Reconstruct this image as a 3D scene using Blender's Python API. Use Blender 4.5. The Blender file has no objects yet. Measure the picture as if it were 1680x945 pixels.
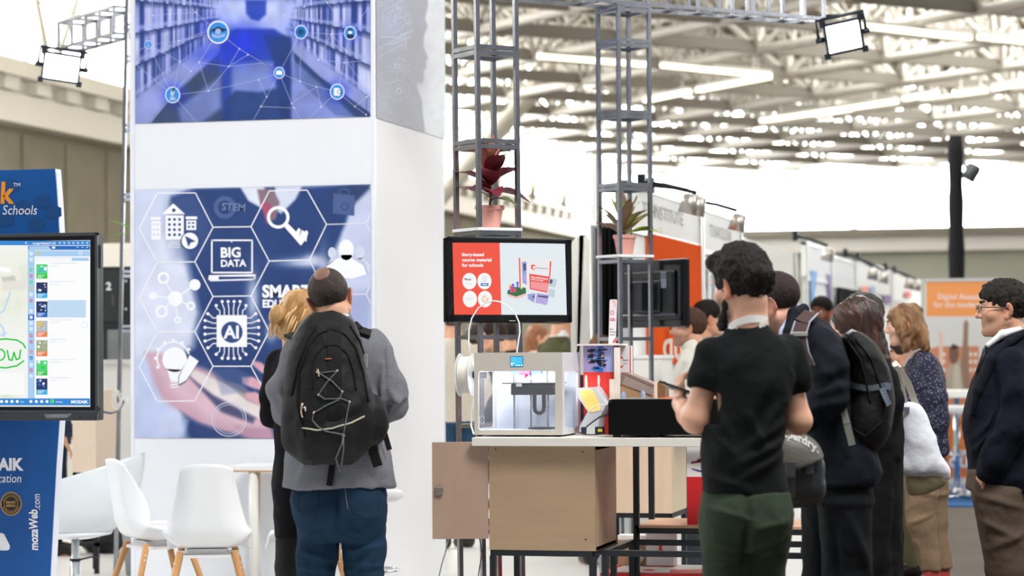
import bpy, bmesh, math, random
import numpy as np
from mathutils import Vector, Matrix, Euler
random.seed(7); RNG = np.random.default_rng(7)
C = bpy.context.scene.collection
SC = bpy.context.scene
PI = math.pi

# ------------------------------------------------------------------ camera, sky, lights, exposure
FPX, CAMZ, YAW, PITCH, ROLL = 4000.0, 1.43, math.radians(13.9), math.atan((575 - 472.5) / 4000.0), -0.006
cam_data = bpy.data.cameras.new('camera')
cam = bpy.data.objects.new('camera', cam_data); C.objects.link(cam)
cam_data.sensor_width = 36.0; cam_data.lens = 36.0 * FPX / 1680.0
cam_data.clip_start = 0.5; cam_data.clip_end = 400
CAM_R = Matrix.Rotation(YAW, 3, 'Z') @ Matrix.Rotation(PI / 2 + PITCH, 3, 'X') @ Matrix.Rotation(ROLL, 3, 'Z')
cam.matrix_world = Matrix.Translation((0, 0, CAMZ)) @ CAM_R.to_4x4()
cam_data.dof.use_dof = True; cam_data.dof.focus_distance = 11.0; cam_data.dof.aperture_fstop = 2.9
SC.camera = cam
SC.view_settings.view_transform = 'Standard'; SC.view_settings.look = 'None'
SC.view_settings.gamma = 1.0; SC.view_settings.use_curve_mapping = False
SC.view_settings.exposure = 0.0
SC.cycles.use_denoising = True
SC.cycles.max_bounces = 7; SC.cycles.diffuse_bounces = 3; SC.cycles.glossy_bounces = 3
SC.cycles.transmission_bounces = 6; SC.cycles.transparent_max_bounces = 12
SC.cycles.sample_clamp_indirect = 6.0; SC.cycles.caustics_reflective = False; SC.cycles.caustics_refractive = False
world = bpy.data.worlds.new('overcast_sky'); SC.world = world; world.use_nodes = True
world.node_tree.nodes['Background'].inputs[0].default_value = (0.93, 0.97, 1.0, 1)
world.node_tree.nodes['Background'].inputs[1].default_value = 0.36

def area_light(name, loc, target, size, power, color=(1, 1, 1), size_y=None):
    d = bpy.data.lights.new(name, 'AREA'); d.energy = power; d.color = color; d.size = size
    if size_y: d.shape = 'RECTANGLE'; d.size_y = size_y
    o = bpy.data.objects.new(name, d); C.objects.link(o); o.location = loc
    o.rotation_euler = (Vector(target) - Vector(loc)).to_track_quat('-Z', 'Y').to_euler()
    return o
area_light('added_hall_light', (1.2, 7.2, 8.3), (-1.6, 10.8, 1.0), 3.2, 900, (1, 0.985, 0.96), 2.4)  # added key light above the stand, for more directional shading
area_light('added_hall_light', (5.5, 15.0, 7.2), (-3.0, 14.0, 1.6), 4.0, 360, (1, 0.99, 0.97), 6.0)  # added light from the right to brighten the tower's side face
area_light('added_hall_light', (-1.0, 24.0, 8.3), (-0.5, 22.0, 0), 10.0, 1500, (1, 0.99, 0.97), 16.0)  # added area light brightening the middle of the hall
area_light('added_hall_light', (3.0, 46.0, 8.3), (3.0, 46.0, 0), 16.0, 6000, (1, 0.98, 0.95), 20.0)  # added area light brightening the far part of the hall

# ------------------------------------------------------------------ picture point -> place in the hall
def ray(px, py):
    return (CAM_R @ Vector(((px - 840) / FPX, -(py - 472.5) / FPX, -1.0)))
CO = Vector((0, 0, CAMZ))
def at(px, py, d): return CO + ray(px, py) * d
def onY(px, py, Y): r = ray(px, py); return CO + r * (Y / r.y)
def onX(px, py, X): r = ray(px, py); return CO + r * (X / r.x)
def onZ(px, py, Z): r = ray(px, py); return CO + r * ((Z - CAMZ) / r.z)
U = Vector((math.cos(PI / 4), math.sin(PI / 4), 0)); V = Vector((-math.cos(PI / 4), math.sin(PI / 4), 0))
ZV = Vector((0, 0, 1))

# ------------------------------------------------------------------ materials
def lin(c): return tuple((x / 12.92 if x <= 0.04045 else ((x + 0.055) / 1.055) ** 2.4) for x in c)
def rgb(h):
    if isinstance(h, str):
        h = h.lstrip('#'); h = tuple(int(h[i:i + 2], 16) / 255 for i in (0, 2, 4))
    return lin(h)
MATS = {}
def M(name, col='#ffffff', rough=0.6, metal=0.0, noise=0.0, nscale=8.0, bump=0.0, bscale=60.0, stretch=(1, 1, 1),
      emit=0.0, attr=False, alpha=1.0, trans=0.0, ior=1.45, sheen=0.0, coat=0.0, spec=0.5, col2=None, sss=0.0):
    if name in MATS: return MATS[name]
    m = bpy.data.materials.new(name); m.use_nodes = True
    nt = m.node_tree; N = nt.nodes; L = nt.links; b = N['Principled BSDF']
    c = rgb(col); b.inputs['Base Color'].default_value = (*c, 1)
    b.inputs['Roughness'].default_value = rough; b.inputs['Metallic'].default_value = metal
    b.inputs['IOR'].default_value = ior; b.inputs['Specular IOR Level'].default_value = spec
    b.inputs['Transmission Weight'].default_value = trans; b.inputs['Alpha'].default_value = alpha
    b.inputs['Sheen Weight'].default_value = sheen; b.inputs['Coat Weight'].default_value = coat
    if sss:
        b.inputs['Subsurface Weight'].default_value = sss; b.inputs['Subsurface Radius'].default_value = (1, .35, .2); b.inputs['Subsurface Scale'].default_value = 0.01
    tc = N.new('ShaderNodeTexCoord'); mp = N.new('ShaderNodeMapping'); mp.inputs['Scale'].default_value = stretch
    L.new(tc.outputs['Object'], mp.inputs['Vector'])
    src = None
    if attr:
        a = N.new('ShaderNodeVertexColor'); a.layer_name = 'col'; src = a.outputs['Color']
    if noise > 0 or col2:
        nz = N.new('ShaderNodeTexNoise'); nz.inputs['Scale'].default_value = nscale; nz.inputs['Detail'].default_value = 5
        L.new(mp.outputs[0], nz.inputs['Vector'])
        if col2:
            mx = N.new('ShaderNodeMix'); mx.data_type = 'RGBA'
            mr = N.new('ShaderNodeMapRange'); mr.inputs[1].default_value = 0.5 - 0.5 * max(0.05, 1 - noise); mr.inputs[2].default_value = 0.5 + 0.5 * max(0.05, 1 - noise)
            L.new(nz.outputs['Fac'], mr.inputs[0]); L.new(mr.outputs[0], mx.inputs['Factor'])
            mx.inputs['A'].default_value = (*c, 1); mx.inputs['B'].default_value = (*rgb(col2), 1)
            src = mx.outputs['Result']
        else:
            hs = N.new('ShaderNodeHueSaturation'); mr = N.new('ShaderNodeMapRange')
            mr.inputs[3].default_value = 1 - noise; mr.inputs[4].default_value = 1 + noise
            mr.inputs[1].default_value = 0.25; mr.inputs[2].default_value = 0.75
            L.new(nz.outputs['Fac'], mr.inputs[0]); L.new(mr.outputs[0], hs.inputs['Value'])
            if src: L.new(src, hs.inputs['Color'])
            else: hs.inputs['Color'].default_value = (*c, 1)
            src = hs.outputs['Color']
    if src: L.new(src, b.inputs['Base Color'])
    if bump > 0:
        bz = N.new('ShaderNodeTexNoise'); bz.inputs['Scale'].default_value = bscale; bz.inputs['Detail'].default_value = 4
        L.new(mp.outputs[0], bz.inputs['Vector'])
        bp = N.new('ShaderNodeBump'); bp.inputs['Strength'].default_value = bump; bp.inputs['Distance'].default_value = 0.01
        L.new(bz.outputs['Fac'], bp.inputs['Height']); L.new(bp.outputs['Normal'], b.inputs['Normal'])
    if emit > 0:
        b.inputs['Emission Strength'].default_value = emit
        if src: L.new(src, b.inputs['Emission Color'])
        else: b.inputs['Emission Color'].default_value = (*c, 1)
    MATS[name] = m
    return m

# ------------------------------------------------------------------ object helpers
def tag(o, label=None, cat=None, group=None, kind=None):
    if label: o['label'] = label
    if cat: o['category'] = cat
    if group: o['group'] = group
    if kind: o['kind'] = kind
    return o
def thing(name, label, cat, loc=(0, 0, 0), rz=0.0, group=None):
    o = bpy.data.objects.new(name, None); C.objects.link(o); o.location = loc; o.rotation_euler = (0, 0, rz)
    o.empty_display_size = 0.1
    return tag(o, label, cat, group)
def link(name, me, mat=None, parent=None, loc=None):
    o = bpy.data.objects.new(name, me); C.objects.link(o)
    if mat is not None:
        for m in (mat if isinstance(mat, (list, tuple)) else [mat]): me.materials.append(m)
    if parent is not None: o.parent = parent
    if loc is not None: o.location = loc
    return o
def copy_tree(o, parent=None):
    c = o.copy(); C.objects.link(c)
    if parent is not None: c.parent = parent
    for ch in list(o.children): copy_tree(ch, c)
    return c
def raw_mesh(name, verts, faces, smooth=False, cols=None):
    me = bpy.data.meshes.new(name); me.from_pydata([tuple(v) for v in verts], [], [tuple(f) for f in faces]); me.update()
    if smooth: me.shade_smooth()
    if cols is not None: set_cols(me, cols)
    return me
def set_cols(me, cols):
    a = me.color_attributes.new('col', 'FLOAT_COLOR', 'POINT')
    k = np.ones((len(me.vertices), 4), np.float32); k[:, :3] = cols
    a.data.foreach_set('color', k.ravel())

class MB:
    """collects shapes into one mesh"""
    def __init__(s): s.v = []; s.f = []; s.sm = []; s.mi = []
    def _add(s, vs, fs, smooth=False, mi=0):
        b = len(s.v); s.v += [tuple(v) for v in vs]; s.f += [tuple(b + i for i in f) for f in fs]
        s.sm += [smooth] * len(fs); s.mi += [mi] * len(fs); return s
    def box(s, lo, hi, mat=None, mi=0, bev=0.0):
        lo = [min(a, b) for a, b in zip(lo, hi)], [max(a, b) for a, b in zip(lo, hi)]
        (x0, y0, z0), (x1, y1, z1) = lo
        if bev > 0:
            bm = bmesh.new(); bmesh.ops.create_cube(bm, size=1)
            for v in bm.verts: v.co = Vector((x0 + (v.co.x + .5) * (x1 - x0), y0 + (v.co.y + .5) * (y1 - y0), z0 + (v.co.z + .5) * (z1 - z0)))
            bmesh.ops.bevel(bm, geom=bm.edges[:], offset=bev, segments=2, affect='EDGES', profile=0.5)
            vs = [v.co.copy() for v in bm.verts]; bm.verts.index_update(); fs = [[v.index for v in f.verts] for f in bm.faces]; bm.free()
        else:
            vs = [Vector((x, y, z)) for z in (z0, z1) for y in (y0, y1) for x in (x0, x1)]
            fs = [(0, 2, 3, 1), (4, 5, 7, 6), (0, 1, 5, 4), (2, 6, 7, 3), (0, 4, 6, 2), (1, 3, 7, 5)]
        if mat is not None: vs = [mat @ v for v in vs]
        return s._add(vs, fs, False, mi)
    def bar(s, a, b, w, h=None, up=ZV, mi=0):
        a, b = Vector(a), Vector(b); h = h or w; d = (b - a).normalized(); up = Vector(up)
        if abs(d.dot(up)) > .98: up = Vector((1, 0, 0)) if abs(d.x) < .9 else Vector((0, 1, 0))
        x = d.cross(up).normalized(); y = x.cross(d).normalized()
        vs = [p + x * (sx * w / 2) + y * (sy * h / 2) for p in (a, b) for sx, sy in ((-1, -1), (1, -1), (1, 1), (-1, 1))]
        return s._add(vs, [(3, 2, 1, 0), (4, 5, 6, 7), (0, 1, 5, 4), (1, 2, 6, 5), (2, 3, 7, 6), (3, 0, 4, 7)], False, mi)
    def tube(s, pts, r, n=8, caps=True, mi=0, closed=False):
        pts = [Vector(p) for p in pts]; rs = r if isinstance(r, (list, tuple)) else [r] * len(pts)
        vs, fs = [], []; px = None
        for i, p in enumerate(pts):
            q0 = pts[i - 1] if (i or closed) else p; q1 = pts[(i + 1) % len(pts)] if (i < len(pts) - 1 or closed) else p
            d = (q1 - q0).normalized()
            if px is None:
                t = ZV if abs(d.z) < .9 else Vector((1, 0, 0)); px = d.cross(t).normalized()
            px = (px - d * px.dot(d)).normalized(); py = d.cross(px)
            for k in range(n):
                t = 2 * PI * k / n; vs.append(p + (px * math.cos(t) + py * math.sin(t)) * rs[i])
        m = len(pts)
        for i in range(m if closed else m - 1):
            j = (i + 1) % m
            for k in range(n): fs.append((i * n + k, i * n + (k + 1) % n, j * n + (k + 1) % n, j * n + k))
        if caps and not closed: fs += [tuple(range(n))[::-1], tuple((m - 1) * n + k for k in range(n))]
        return s._add(vs, fs, True, mi)
    def lathe(s, prof, c=(0, 0, 0), n=24, mat=None, mi=0, smooth=True):
        vs, fs = [], []; c = Vector(c)
        for r, z in prof:
            for k in range(n): t = 2 * PI * k / n; vs.append(Vector((r * math.cos(t), r * math.sin(t), z)) + c)
        for i in range(len(prof) - 1):
            for k in range(n): fs.append((i * n + k, i * n + (k + 1) % n, (i + 1) * n + (k + 1) % n, (i + 1) * n + k))
        fs += [tuple(range(n))[::-1], tuple((len(prof) - 1) * n + k for k in range(n))]
        if mat is not None: vs = [mat @ v for v in vs]
        return s._add(vs, fs, smooth, mi)
    def prism(s, poly, y0, y1, mat=None, mi=0):
        """poly in (x,z), extruded along y"""
        n = len(poly); vs = [Vector((x, y0, z)) for x, z in poly] + [Vector((x, y1, z)) for x, z in poly]
        fs = [tuple(range(n)), tuple(range(2 * n - 1, n - 1, -1))] + [(i, i + n, (i + 1) % n + n, (i + 1) % n) for i in range(n)]
        if mat is not None: vs = [mat @ v for v in vs]
        return s._add(vs, fs, False, mi)
    def ball(s, c, r, n=12, m=8, mi=0):
        c = Vector(c); rr = r if isinstance(r, (tuple, list)) else (r, r, r); vs, fs = [], []
        for i in range(m + 1):
            t = PI * i / m
            for k in range(n):
                p = 2 * PI * k / n; vs.append(c + Vector((rr[0] * math.sin(t) * math.cos(p), rr[1] * math.sin(t) * math.sin(p), rr[2] * math.cos(t))))
        for i in range(m):
            for k in range(n): fs.append((i * n + k, (i + 1) * n + k, (i + 1) * n + (k + 1) % n, i * n + (k + 1) % n))
        return s._add(vs, fs, True, mi)
    def mesh(s, me_name, M4=None):
        me = raw_mesh(me_name, [M4 @ Vector(v) for v in s.v] if M4 else s.v, s.f)
        me.polygons.foreach_set('use_smooth', s.sm); me.polygons.foreach_set('material_index', s.mi)
        return me
    def build(s, name, mat, parent=None, loc=None, M4=None):
        return link(name, s.mesh(name, M4), mat, parent, loc)

def frame(o, ex, ez):
    """matrix: local x->ex, local z->ez, local y = ez x ex (into depth), origin o"""
    ex, ez = Vector(ex).normalized(), Vector(ez).normalized(); ey = ez.cross(ex)
    m = Matrix((ex, ey, ez)).transposed().to_4x4(); m.translation = Vector(o); return m

def text_mesh(mb, txt, x, z, size, mat, y=-0.002, align='LEFT', bold=0.0, sx=1.0, shear=0.0, mi=0, depth=0.0006):
    """flat lettering standing in local x/z plane of matrix mat (front towards -y)"""
    cu = bpy.data.curves.new('t', 'FONT'); cu.body = txt; cu.size = size; cu.align_x = align; cu.offset = bold * size; cu.shear = shear
    cu.resolution_u = 3; cu.extrude = 0
    o = bpy.data.objects.new('t', cu); C.objects.link(o)
    dg = bpy.context.evaluated_depsgraph_get(); me = o.evaluated_get(dg).to_mesh()
    vs = [mat @ Vector((v.co.x * sx + x, y, v.co.y + z)) for v in me.vertices]; fs = [tuple(p.vertices) for p in me.polygons]
    o.evaluated_get(dg).to_mesh_clear(); bpy.data.objects.remove(o); bpy.data.curves.remove(cu)
    mb._add(vs, fs, False, mi)

# ------------------------------------------------------------------ noise and implicit bodies
_T = np.random.default_rng(3).random(4096).astype(np.float32)
def vnoise(P, s=1.0):
    P = np.asarray(P, np.float32) * s; i = np.floor(P).astype(np.int64); f = P - i; f = f * f * (3 - 2 * f)
    def h(dx, dy, dz): return _T[((i[..., 0] + dx) * 73 + (i[..., 1] + dy) * 419 + (i[..., 2] + dz) * 1271) % 4096]
    x, y, z = f[..., 0], f[..., 1], f[..., 2]; r = 0
    for dx in (0, 1):
        for dy in (0, 1):
            for dz in (0, 1):
                r = r + h(dx, dy, dz) * (x if dx else 1 - x) * (y if dy else 1 - y) * (z if dz else 1 - z)
    return r * 2 - 1
def fbm(P, s, o=3): return sum(vnoise(P, s * 2 ** k) / 2 ** k for k in range(o))

class SDF:
    def __init__(s, lo, hi, h):
        s.h = h; s.ax = [np.arange(lo[i], hi[i] + h, h, dtype=np.float32) for i in range(3)]
        s.D = np.full([len(a) for a in s.ax], 9.0, np.float32)
    def _sub(s, lo, hi):
        sl = []
        for i in range(3):
            a = int(np.searchsorted(s.ax[i], lo[i])); b = int(np.searchsorted(s.ax[i], hi[i])); sl.append(slice(max(0, a - 1), min(len(s.ax[i]), b + 1)))
        g = [s.ax[0][sl[0]][:, None, None], s.ax[1][sl[1]][None, :, None], s.ax[2][sl[2]][None, None, :]]
        return tuple(sl), g
    def _mix(s, sl, d, k, sub):
        D = s.D[sl]
        if D.size == 0: return
        if sub:
            d = -d
            if k <= 0: s.D[sl] = np.maximum(D, d); return
            h = np.clip(.5 - .5 * (d - D) / k, 0, 1); s.D[sl] = d * (1 - h) + D * h + k * h * (1 - h)
        else:
            if k <= 0: s.D[sl] = np.minimum(D, d); return
            h = np.clip(.5 + .5 * (d - D) / k, 0, 1); s.D[sl] = d * (1 - h) + D * h - k * h * (1 - h)
    def cap(s, a, b, ra, rb=None, k=0.02, sub=False, flat=None):
        """tapered capsule"""
        rb = ra if rb is None else rb; a = np.array(a, np.float32); b = np.array(b, np.float32); m = max(ra, rb) + k + 3 * s.h
        sl, g = s._sub(np.minimum(a, b) - m, np.maximum(a, b) + m); ab = b - a; L = float(ab @ ab) + 1e-9
        p = [g[i] - a[i] for i in range(3)]
        t = np.clip((p[0] * ab[0] + p[1] * ab[1] + p[2] * ab[2]) / L, 0, 1)
        d = np.sqrt(sum((p[i] - t * ab[i]) ** 2 for i in range(3))) - (ra + (rb - ra) * t)
        s._mix(sl, d, k, sub); return s
    def chain(s, pts, rs, k=0.02):
        for i in range(len(pts) - 1): s.cap(pts[i], pts[i + 1], rs[i], rs[i + 1], k)
        return s
    def ell(s, c, r, k=0.02, rot=None, sub=False):
        c = np.array(c, np.float32); r = np.array(r, np.float32); m = float(max(r)) + k + 3 * s.h
        sl, g = s._sub(c - m, c + m); p = [g[i] - c[i] for i in range(3)]
        if rot is not None:
            R = np.array((rot if isinstance(rot, Matrix) else Euler(rot).to_matrix()).transposed(), np.float32); p = [R[i, 0] * p[0] + R[i, 1] * p[1] + R[i, 2] * p[2] for i in range(3)]
        k0 = np.sqrt(sum((p[i] / r[i]) ** 2 for i in range(3))); k1 = np.sqrt(sum((p[i] / r[i] ** 2) ** 2 for i in range(3))) + 1e-6
        s._mix(sl, k0 * (k0 - 1) / k1, k, sub); return s
    def rbox(s, c, r, rad, k=0.01, rot=None, sub=False):
        c = np.array(c, np.float32); r = np.array(r, np.float32); m = float(np.linalg.norm(r)) + k + 3 * s.h
        sl, g = s._sub(c - m, c + m); p = [g[i] - c[i] for i in range(3)]
        if rot is not None:
            R = np.array((rot if isinstance(rot, Matrix) else Euler(rot).to_matrix()).transposed(), np.float32); p = [R[i, 0] * p[0] + R[i, 1] * p[1] + R[i, 2] * p[2] for i in range(3)]
        q = [np.abs(p[i]) - (r[i] - rad) for i in range(3)]
        d = np.sqrt(sum(np.maximum(x, 0) ** 2 for x in q)) + np.minimum(np.maximum(np.maximum(q[0], q[1]), q[2]), 0) - rad
        s._mix(sl, d, k, sub); return s
    def prof(s, rows, k=0.02, p=2.3, sub=False):
        """upright body of rows (z, cx, cy, rx, ry)"""
        R = np.array(sorted(rows), np.float32); m = k + 3 * s.h
        lo = [(R[:, 1] - R[:, 3]).min() - m, (R[:, 2] - R[:, 4]).min() - m, R[0, 0] - m]; hi = [(R[:, 1] + R[:, 3]).max() + m, (R[:, 2] + R[:, 4]).max() + m, R[-1, 0] + m]
        sl, g = s._sub(lo, hi); z = g[2].ravel(); zz = np.clip(z, R[0, 0], R[-1, 0])
        def it(c):
            y = R[:, c]; x = R[:, 0]; n = len(x); d = np.gradient(y, x); i = np.clip(np.searchsorted(x, zz) - 1, 0, n - 2)
            hh = x[i + 1] - x[i]; t = (zz - x[i]) / hh
            return (2 * t**3 - 3 * t**2 + 1) * y[i] + (t**3 - 2 * t**2 + t) * hh * d[i] + (-2 * t**3 + 3 * t**2) * y[i + 1] + (t**3 - t**2) * hh * d[i + 1]
        cx, cy, rx, ry = [it(c).astype(np.float32)[None, None, :] for c in (1, 2, 3, 4)]
        rx = np.maximum(rx, .005); ry = np.maximum(ry, .005)
        q = (np.abs((g[0] - cx) / rx) ** p + np.abs((g[1] - cy) / ry) ** p) ** (1 / p)
        d = (q - 1) * np.minimum(rx, ry)
        d = np.maximum(d, np.maximum(R[0, 0] - z, z - R[-1, 0])[None, None, :])
        s._mix(sl, d, k, sub); return s
    def cut(s, n, c):
        """remove n.p > c"""
        d = n[0] * s.ax[0][:, None, None] + n[1] * s.ax[1][None, :, None] + n[2] * s.ax[2][None, None, :] - c
        s.D = np.maximum(s.D, d); return s
    def mesh(s, name):
        D = s.D.copy(); D[0] = D[-1] = 1; D[:, 0] = D[:, -1] = 1; D[:, :, 0] = D[:, :, -1] = 1
        D = np.clip(D, -.1, .1); I = D < 0
        cnt = np.zeros([n - 1 for n in D.shape], np.int8)
        for dx in (0, 1):
            for dy in (0, 1):
                for dz in (0, 1): cnt += I[dx:D.shape[0] - 1 + dx, dy:D.shape[1] - 1 + dy, dz:D.shape[2] - 1 + dz]
        act = (cnt > 0) & (cnt < 8); ci = np.argwhere(act)
        idx = np.full(cnt.shape, -1, np.int64); idx[act] = np.arange(len(ci))
        val = {}
        for dx in (0, 1):
            for dy in (0, 1):
                for dz in (0, 1): val[dx, dy, dz] = D[ci[:, 0] + dx, ci[:, 1] + dy, ci[:, 2] + dz]
        acc = np.zeros((len(ci), 3), np.float64); n = np.zeros(len(ci))
        for ax in range(3):
            for p in (0, 1):
                for q in (0, 1):
                    a = [0, 0, 0]; o = [i for i in range(3) if i != ax]; a[o[0]] = p; a[o[1]] = q; b = list(a); b[ax] = 1
                    va, vb = val[tuple(a)], val[tuple(b)]; cr = (va < 0) != (vb < 0)
                    t = np.where(cr, va / np.where(cr, va - vb, 1), 0); pt = np.tile(np.array(a, float), (len(ci), 1)); pt[:, ax] = t
                    acc[cr] += pt[cr]; n += cr
        P = (ci + acc / np.maximum(n, 1)[:, None]) * s.h + np.array([a[0] for a in s.ax])
        F = []
        for ax in range(3):
            A = np.take(I, range(D.shape[ax] - 1), ax); B = np.take(I, range(1, D.shape[ax]), ax); e = np.argwhere(A != B)
            o = [(ax + 1) % 3, (ax + 2) % 3]
            e = e[(e[:, o[0]] > 0) & (e[:, o[1]] > 0) & (e[:, o[0]] < cnt.shape[o[0]]) & (e[:, o[1]] < cnt.shape[o[1]])]
            q = []
            for s0, s1 in ((1, 1), (0, 1), (0, 0), (1, 0)):
                c = e.copy(); c[:, o[0]] -= s0; c[:, o[1]] -= s1; q.append(idx[c[:, 0], c[:, 1], c[:, 2]])
            q = np.stack(q, 1); ins = I[e[:, 0], e[:, 1], e[:, 2]]; q[~ins] = q[~ins][:, ::-1]; F.append(q)
        F = np.concatenate(F)
        me = bpy.data.meshes.new(name); me.vertices.add(len(P)); me.vertices.foreach_set('co', P.astype(np.float32).ravel())
        me.loops.add(F.size); me.loops.foreach_set('vertex_index', F.ravel().astype(np.int32))
        me.polygons.add(len(F)); me.polygons.foreach_set('loop_start', np.arange(0, F.size, 4, dtype=np.int32))
        me.polygons.foreach_set('loop_total', np.full(len(F), 4, np.int32))
        me.update(calc_edges=True); me.validate(); me.shade_smooth(); return me
def vco(me):
    a = np.empty(len(me.vertices) * 3, np.float32); me.vertices.foreach_get('co', a); return a.reshape(-1, 3)
def vno(me):
    a = np.empty(len(me.vertices) * 3, np.float32); me.vertices.foreach_get('normal', a); return a.reshape(-1, 3)
def disp(me, fn):
    P = vco(me); N = vno(me); d = fn(P, N); P = P + N * d[:, None]; me.vertices.foreach_set('co', P.astype(np.float32).ravel()); me.update(); return me
def fold(P, a, b, w, amp):
    a = np.array(a)[[0, 2]]; b = np.array(b)[[0, 2]]; P = P[:, [0, 2]]; ab = b - a; t = np.clip((P - a) @ ab / (ab @ ab), 0, 1)
    d = np.linalg.norm(P - a - t[:, None] * ab, axis=1); return amp * np.exp(-(d / w) ** 2) * (0.35 + 0.65 * np.sin(PI * np.clip(t, .02, .98)))
def relax(me, it=2, f=0.5):
    """smooth a mesh a little"""
    P = vco(me).astype(np.float64); E = np.empty(len(me.edges) * 2, np.int32); me.edges.foreach_get('vertices', E); E = E.reshape(-1, 2); n = len(P)
    deg = np.bincount(E.ravel(), minlength=n).astype(float)[:, None]
    for _ in range(it):
        S = np.zeros_like(P)
        for c in range(3): S[:, c] = np.bincount(E[:, 0], P[E[:, 1], c], n) + np.bincount(E[:, 1], P[E[:, 0], c], n)
        P = P * (1 - f) + f * S / np.maximum(deg, 1)
    me.vertices.foreach_set('co', P.astype(np.float32).ravel()); me.update(); return me
# ------------------------------------------------------------------ the hall
WX, BY, RZ = -14.7, 68.0, 8.8
zc = onX(0, 203, WX).z; zr = onX(0, 128, WX).z        # top of the concrete, rail under the glazing
m_conc = M('concrete', '#948e7a', .9, noise=.10, nscale=1.5, bump=.15, bscale=20)
m_cream = M('cream_paint', '#f3efe2', .6)
m_glow = M('daylight_glass', '#ffffff', .5, emit=10)
m_tube = M('truss_paint', '#cfccc2', .55)
m_rail = M('truss_dark', '#8b877d', .6)
def struct(name, mb, mat, **k):
    o = mb.build(name, mat); o['kind'] = 'structure'; return o
b = MB(); b.box((-40, -6, -.1), (45, BY + 1, 0)); struct('floor', b, M('floor_carpet', '#574d43', .85, noise=.16, nscale=1.2, bump=.1, bscale=150))
b = MB(); b.box((-11.5, 4, 0), (-1.7, 30, .012)); struct('floor_stand', b, M('white_vinyl', '#e6e6e4', .35, noise=.03, nscale=2))
# side wall: ribbed concrete, cream gutter band, glazing
b = MB(); b.box((WX - .4, 4, 0), (WX, BY, zc))
for i in range(44):
    y = 5 + i * 1.45; b.box((WX, y, 0), (WX + .035, y + 1.38, zc - .1))
struct('wall_left', b, m_conc)
b = MB()
for k, (z0, z1, dx) in enumerate(((zc, zc + .22, .30), (zc + .22, zc + .42, .22), (zc + .42, zc + .85, .12), (zc + .85, zr, .38))):
    b.box((WX - .1, 4, z0), (WX + dx, BY, z1))
for i in range(60):
    y = 6 + i * 1.0; b.box((WX + .1, y, zc + .44), (WX + .30, y + .45, zc + .84))
struct('trim_1', b, m_cream)
b = MB(); b.bar((WX + .3, 4, zr + .04), (WX + .3, BY, zr + .04), .08, .09); struct('trim_2', b, M('rail_pale', '#c9c5b8', .5))
b = MB(); b.box((WX - .1, 4, zr), (WX - .05, BY, RZ)); struct('window_1', b, m_glow)
b = MB()
for i in range(18):
    y = 6 + i * 3.6; b.bar((WX + .02, y, zr), (WX + .02, y, RZ), .07, .07)
    b.tube([(WX + .4, y, zr + .1), (WX + .55, y + 1.8, RZ - .6)], .07, 8); b.tube([(WX + .4, y + 3.6, zr + .1), (WX + .55, y + 1.8, RZ - .6)], .07, 8)
for z in (zr + 1.2, zr + 2.3): b.bar((WX + .02, 4, z), (WX + .02, BY, z), .04, .05)
b.tube([(WX + .55, 4, RZ - .6), (WX + .55, BY, RZ - .6)], .08, 8)
struct('window_1_frame', b, M('window_steel', '#cfcbbd', .5))
# back wall
zb = onY(1450, 413, BY).z; zb2 = onY(1450, 385, BY).z
b = MB(); b.box((WX, BY, 0), (45, BY + .4, zb)); struct('wall_back', b, M('concrete_back', '#b3b5a8', .9, noise=.08, nscale=.8))
b = MB(); b.box((WX, BY - .25, zb), (45, BY + .4, zb2)); struct('trim_3', b, M('white_paint', '#f4f3ee', .6))
b = MB(); b.bar((WX, BY - .35, zb2 + .06), (45, BY - .35, zb2 + .06), .2, .22); struct('trim_4', b, m_rail)
b = MB(); b.box((WX, BY, zb2), (45, BY + .1, RZ)); struct('window_2', b, m_glow)
b = MB()
for i in range(10):
    x = WX + i * 5.2 + 2.5
    b.tube([(x, BY - .3, zb2 + .15), (x + 2.6, BY - .45, RZ - 1.9)], .035, 6); b.tube([(x + 5.2, BY - .3, zb2 + .15), (x + 2.6, BY - .45, RZ - 1.9)], .035, 6)
    b.bar((x, BY - .05, zb2), (x, BY - .05, RZ), .03, .03)
struct('window_2_frame', b, M('window_steel_pale', '#e9e7df', .5))
b = MB(); b.box((WX - .4, 14, RZ), (45, BY + .4, RZ + .2)); struct('ceiling', b, M('roof_deck', '#d2c6b4', .85, noise=.08, nscale=.6))
# space frame: bottom chords, top chords, diagonals, laid out on the diagonal of the hall
g = 2.7; zb_, zt_ = 6.4, 8.2
tb, td, rb = MB(), MB(), MB()
def inside(p): return WX + .8 < p.x < 34 and 25 < p.y < BY - .8 and -0.36 * p.y + -3 < p.x < 0.02 * p.y + 8
org = Vector((0, 46, 0))
def node(i, j, z, o=0.0): p = org + U * (i + o) * g + V * (j + o) * g; return Vector((p.x, p.y, z))
for i in range(-17, 18):
    for j in range(-17, 18):
        a = node(i, j, zb_); t = node(i, j, zt_, .5)
        if not inside(a): continue
        tb.tube([a, node(i, j + 1, zb_)], .085, 6, False)
        rb.bar(a + ZV * .06, node(i + 1, j, zb_) + ZV * .06, .12, .2)
        tb.tube([t, node(i, j + 1, zt_, .5)], .06, 6, False); rb.bar(t, node(i + 1, j, zt_, .5), .1, .16)
        for (di, dj) in ((0, 0), (1, 0), (0, 1), (1, 1)): td.tube([t, node(i + di, j + dj, zb_)], .05, 6, False)
        # secondary lattice of the roof deck
        for q in (.25, .5, .75):
            td.tube([node(i, j + q, zt_ + .25), node(i + .5, j + q, zb_ + .2)], .028, 5, False)
            rb.bar(node(i + q, j, RZ - .12), node(i + q, j + 1, RZ - .12), .07, .12)
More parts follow.
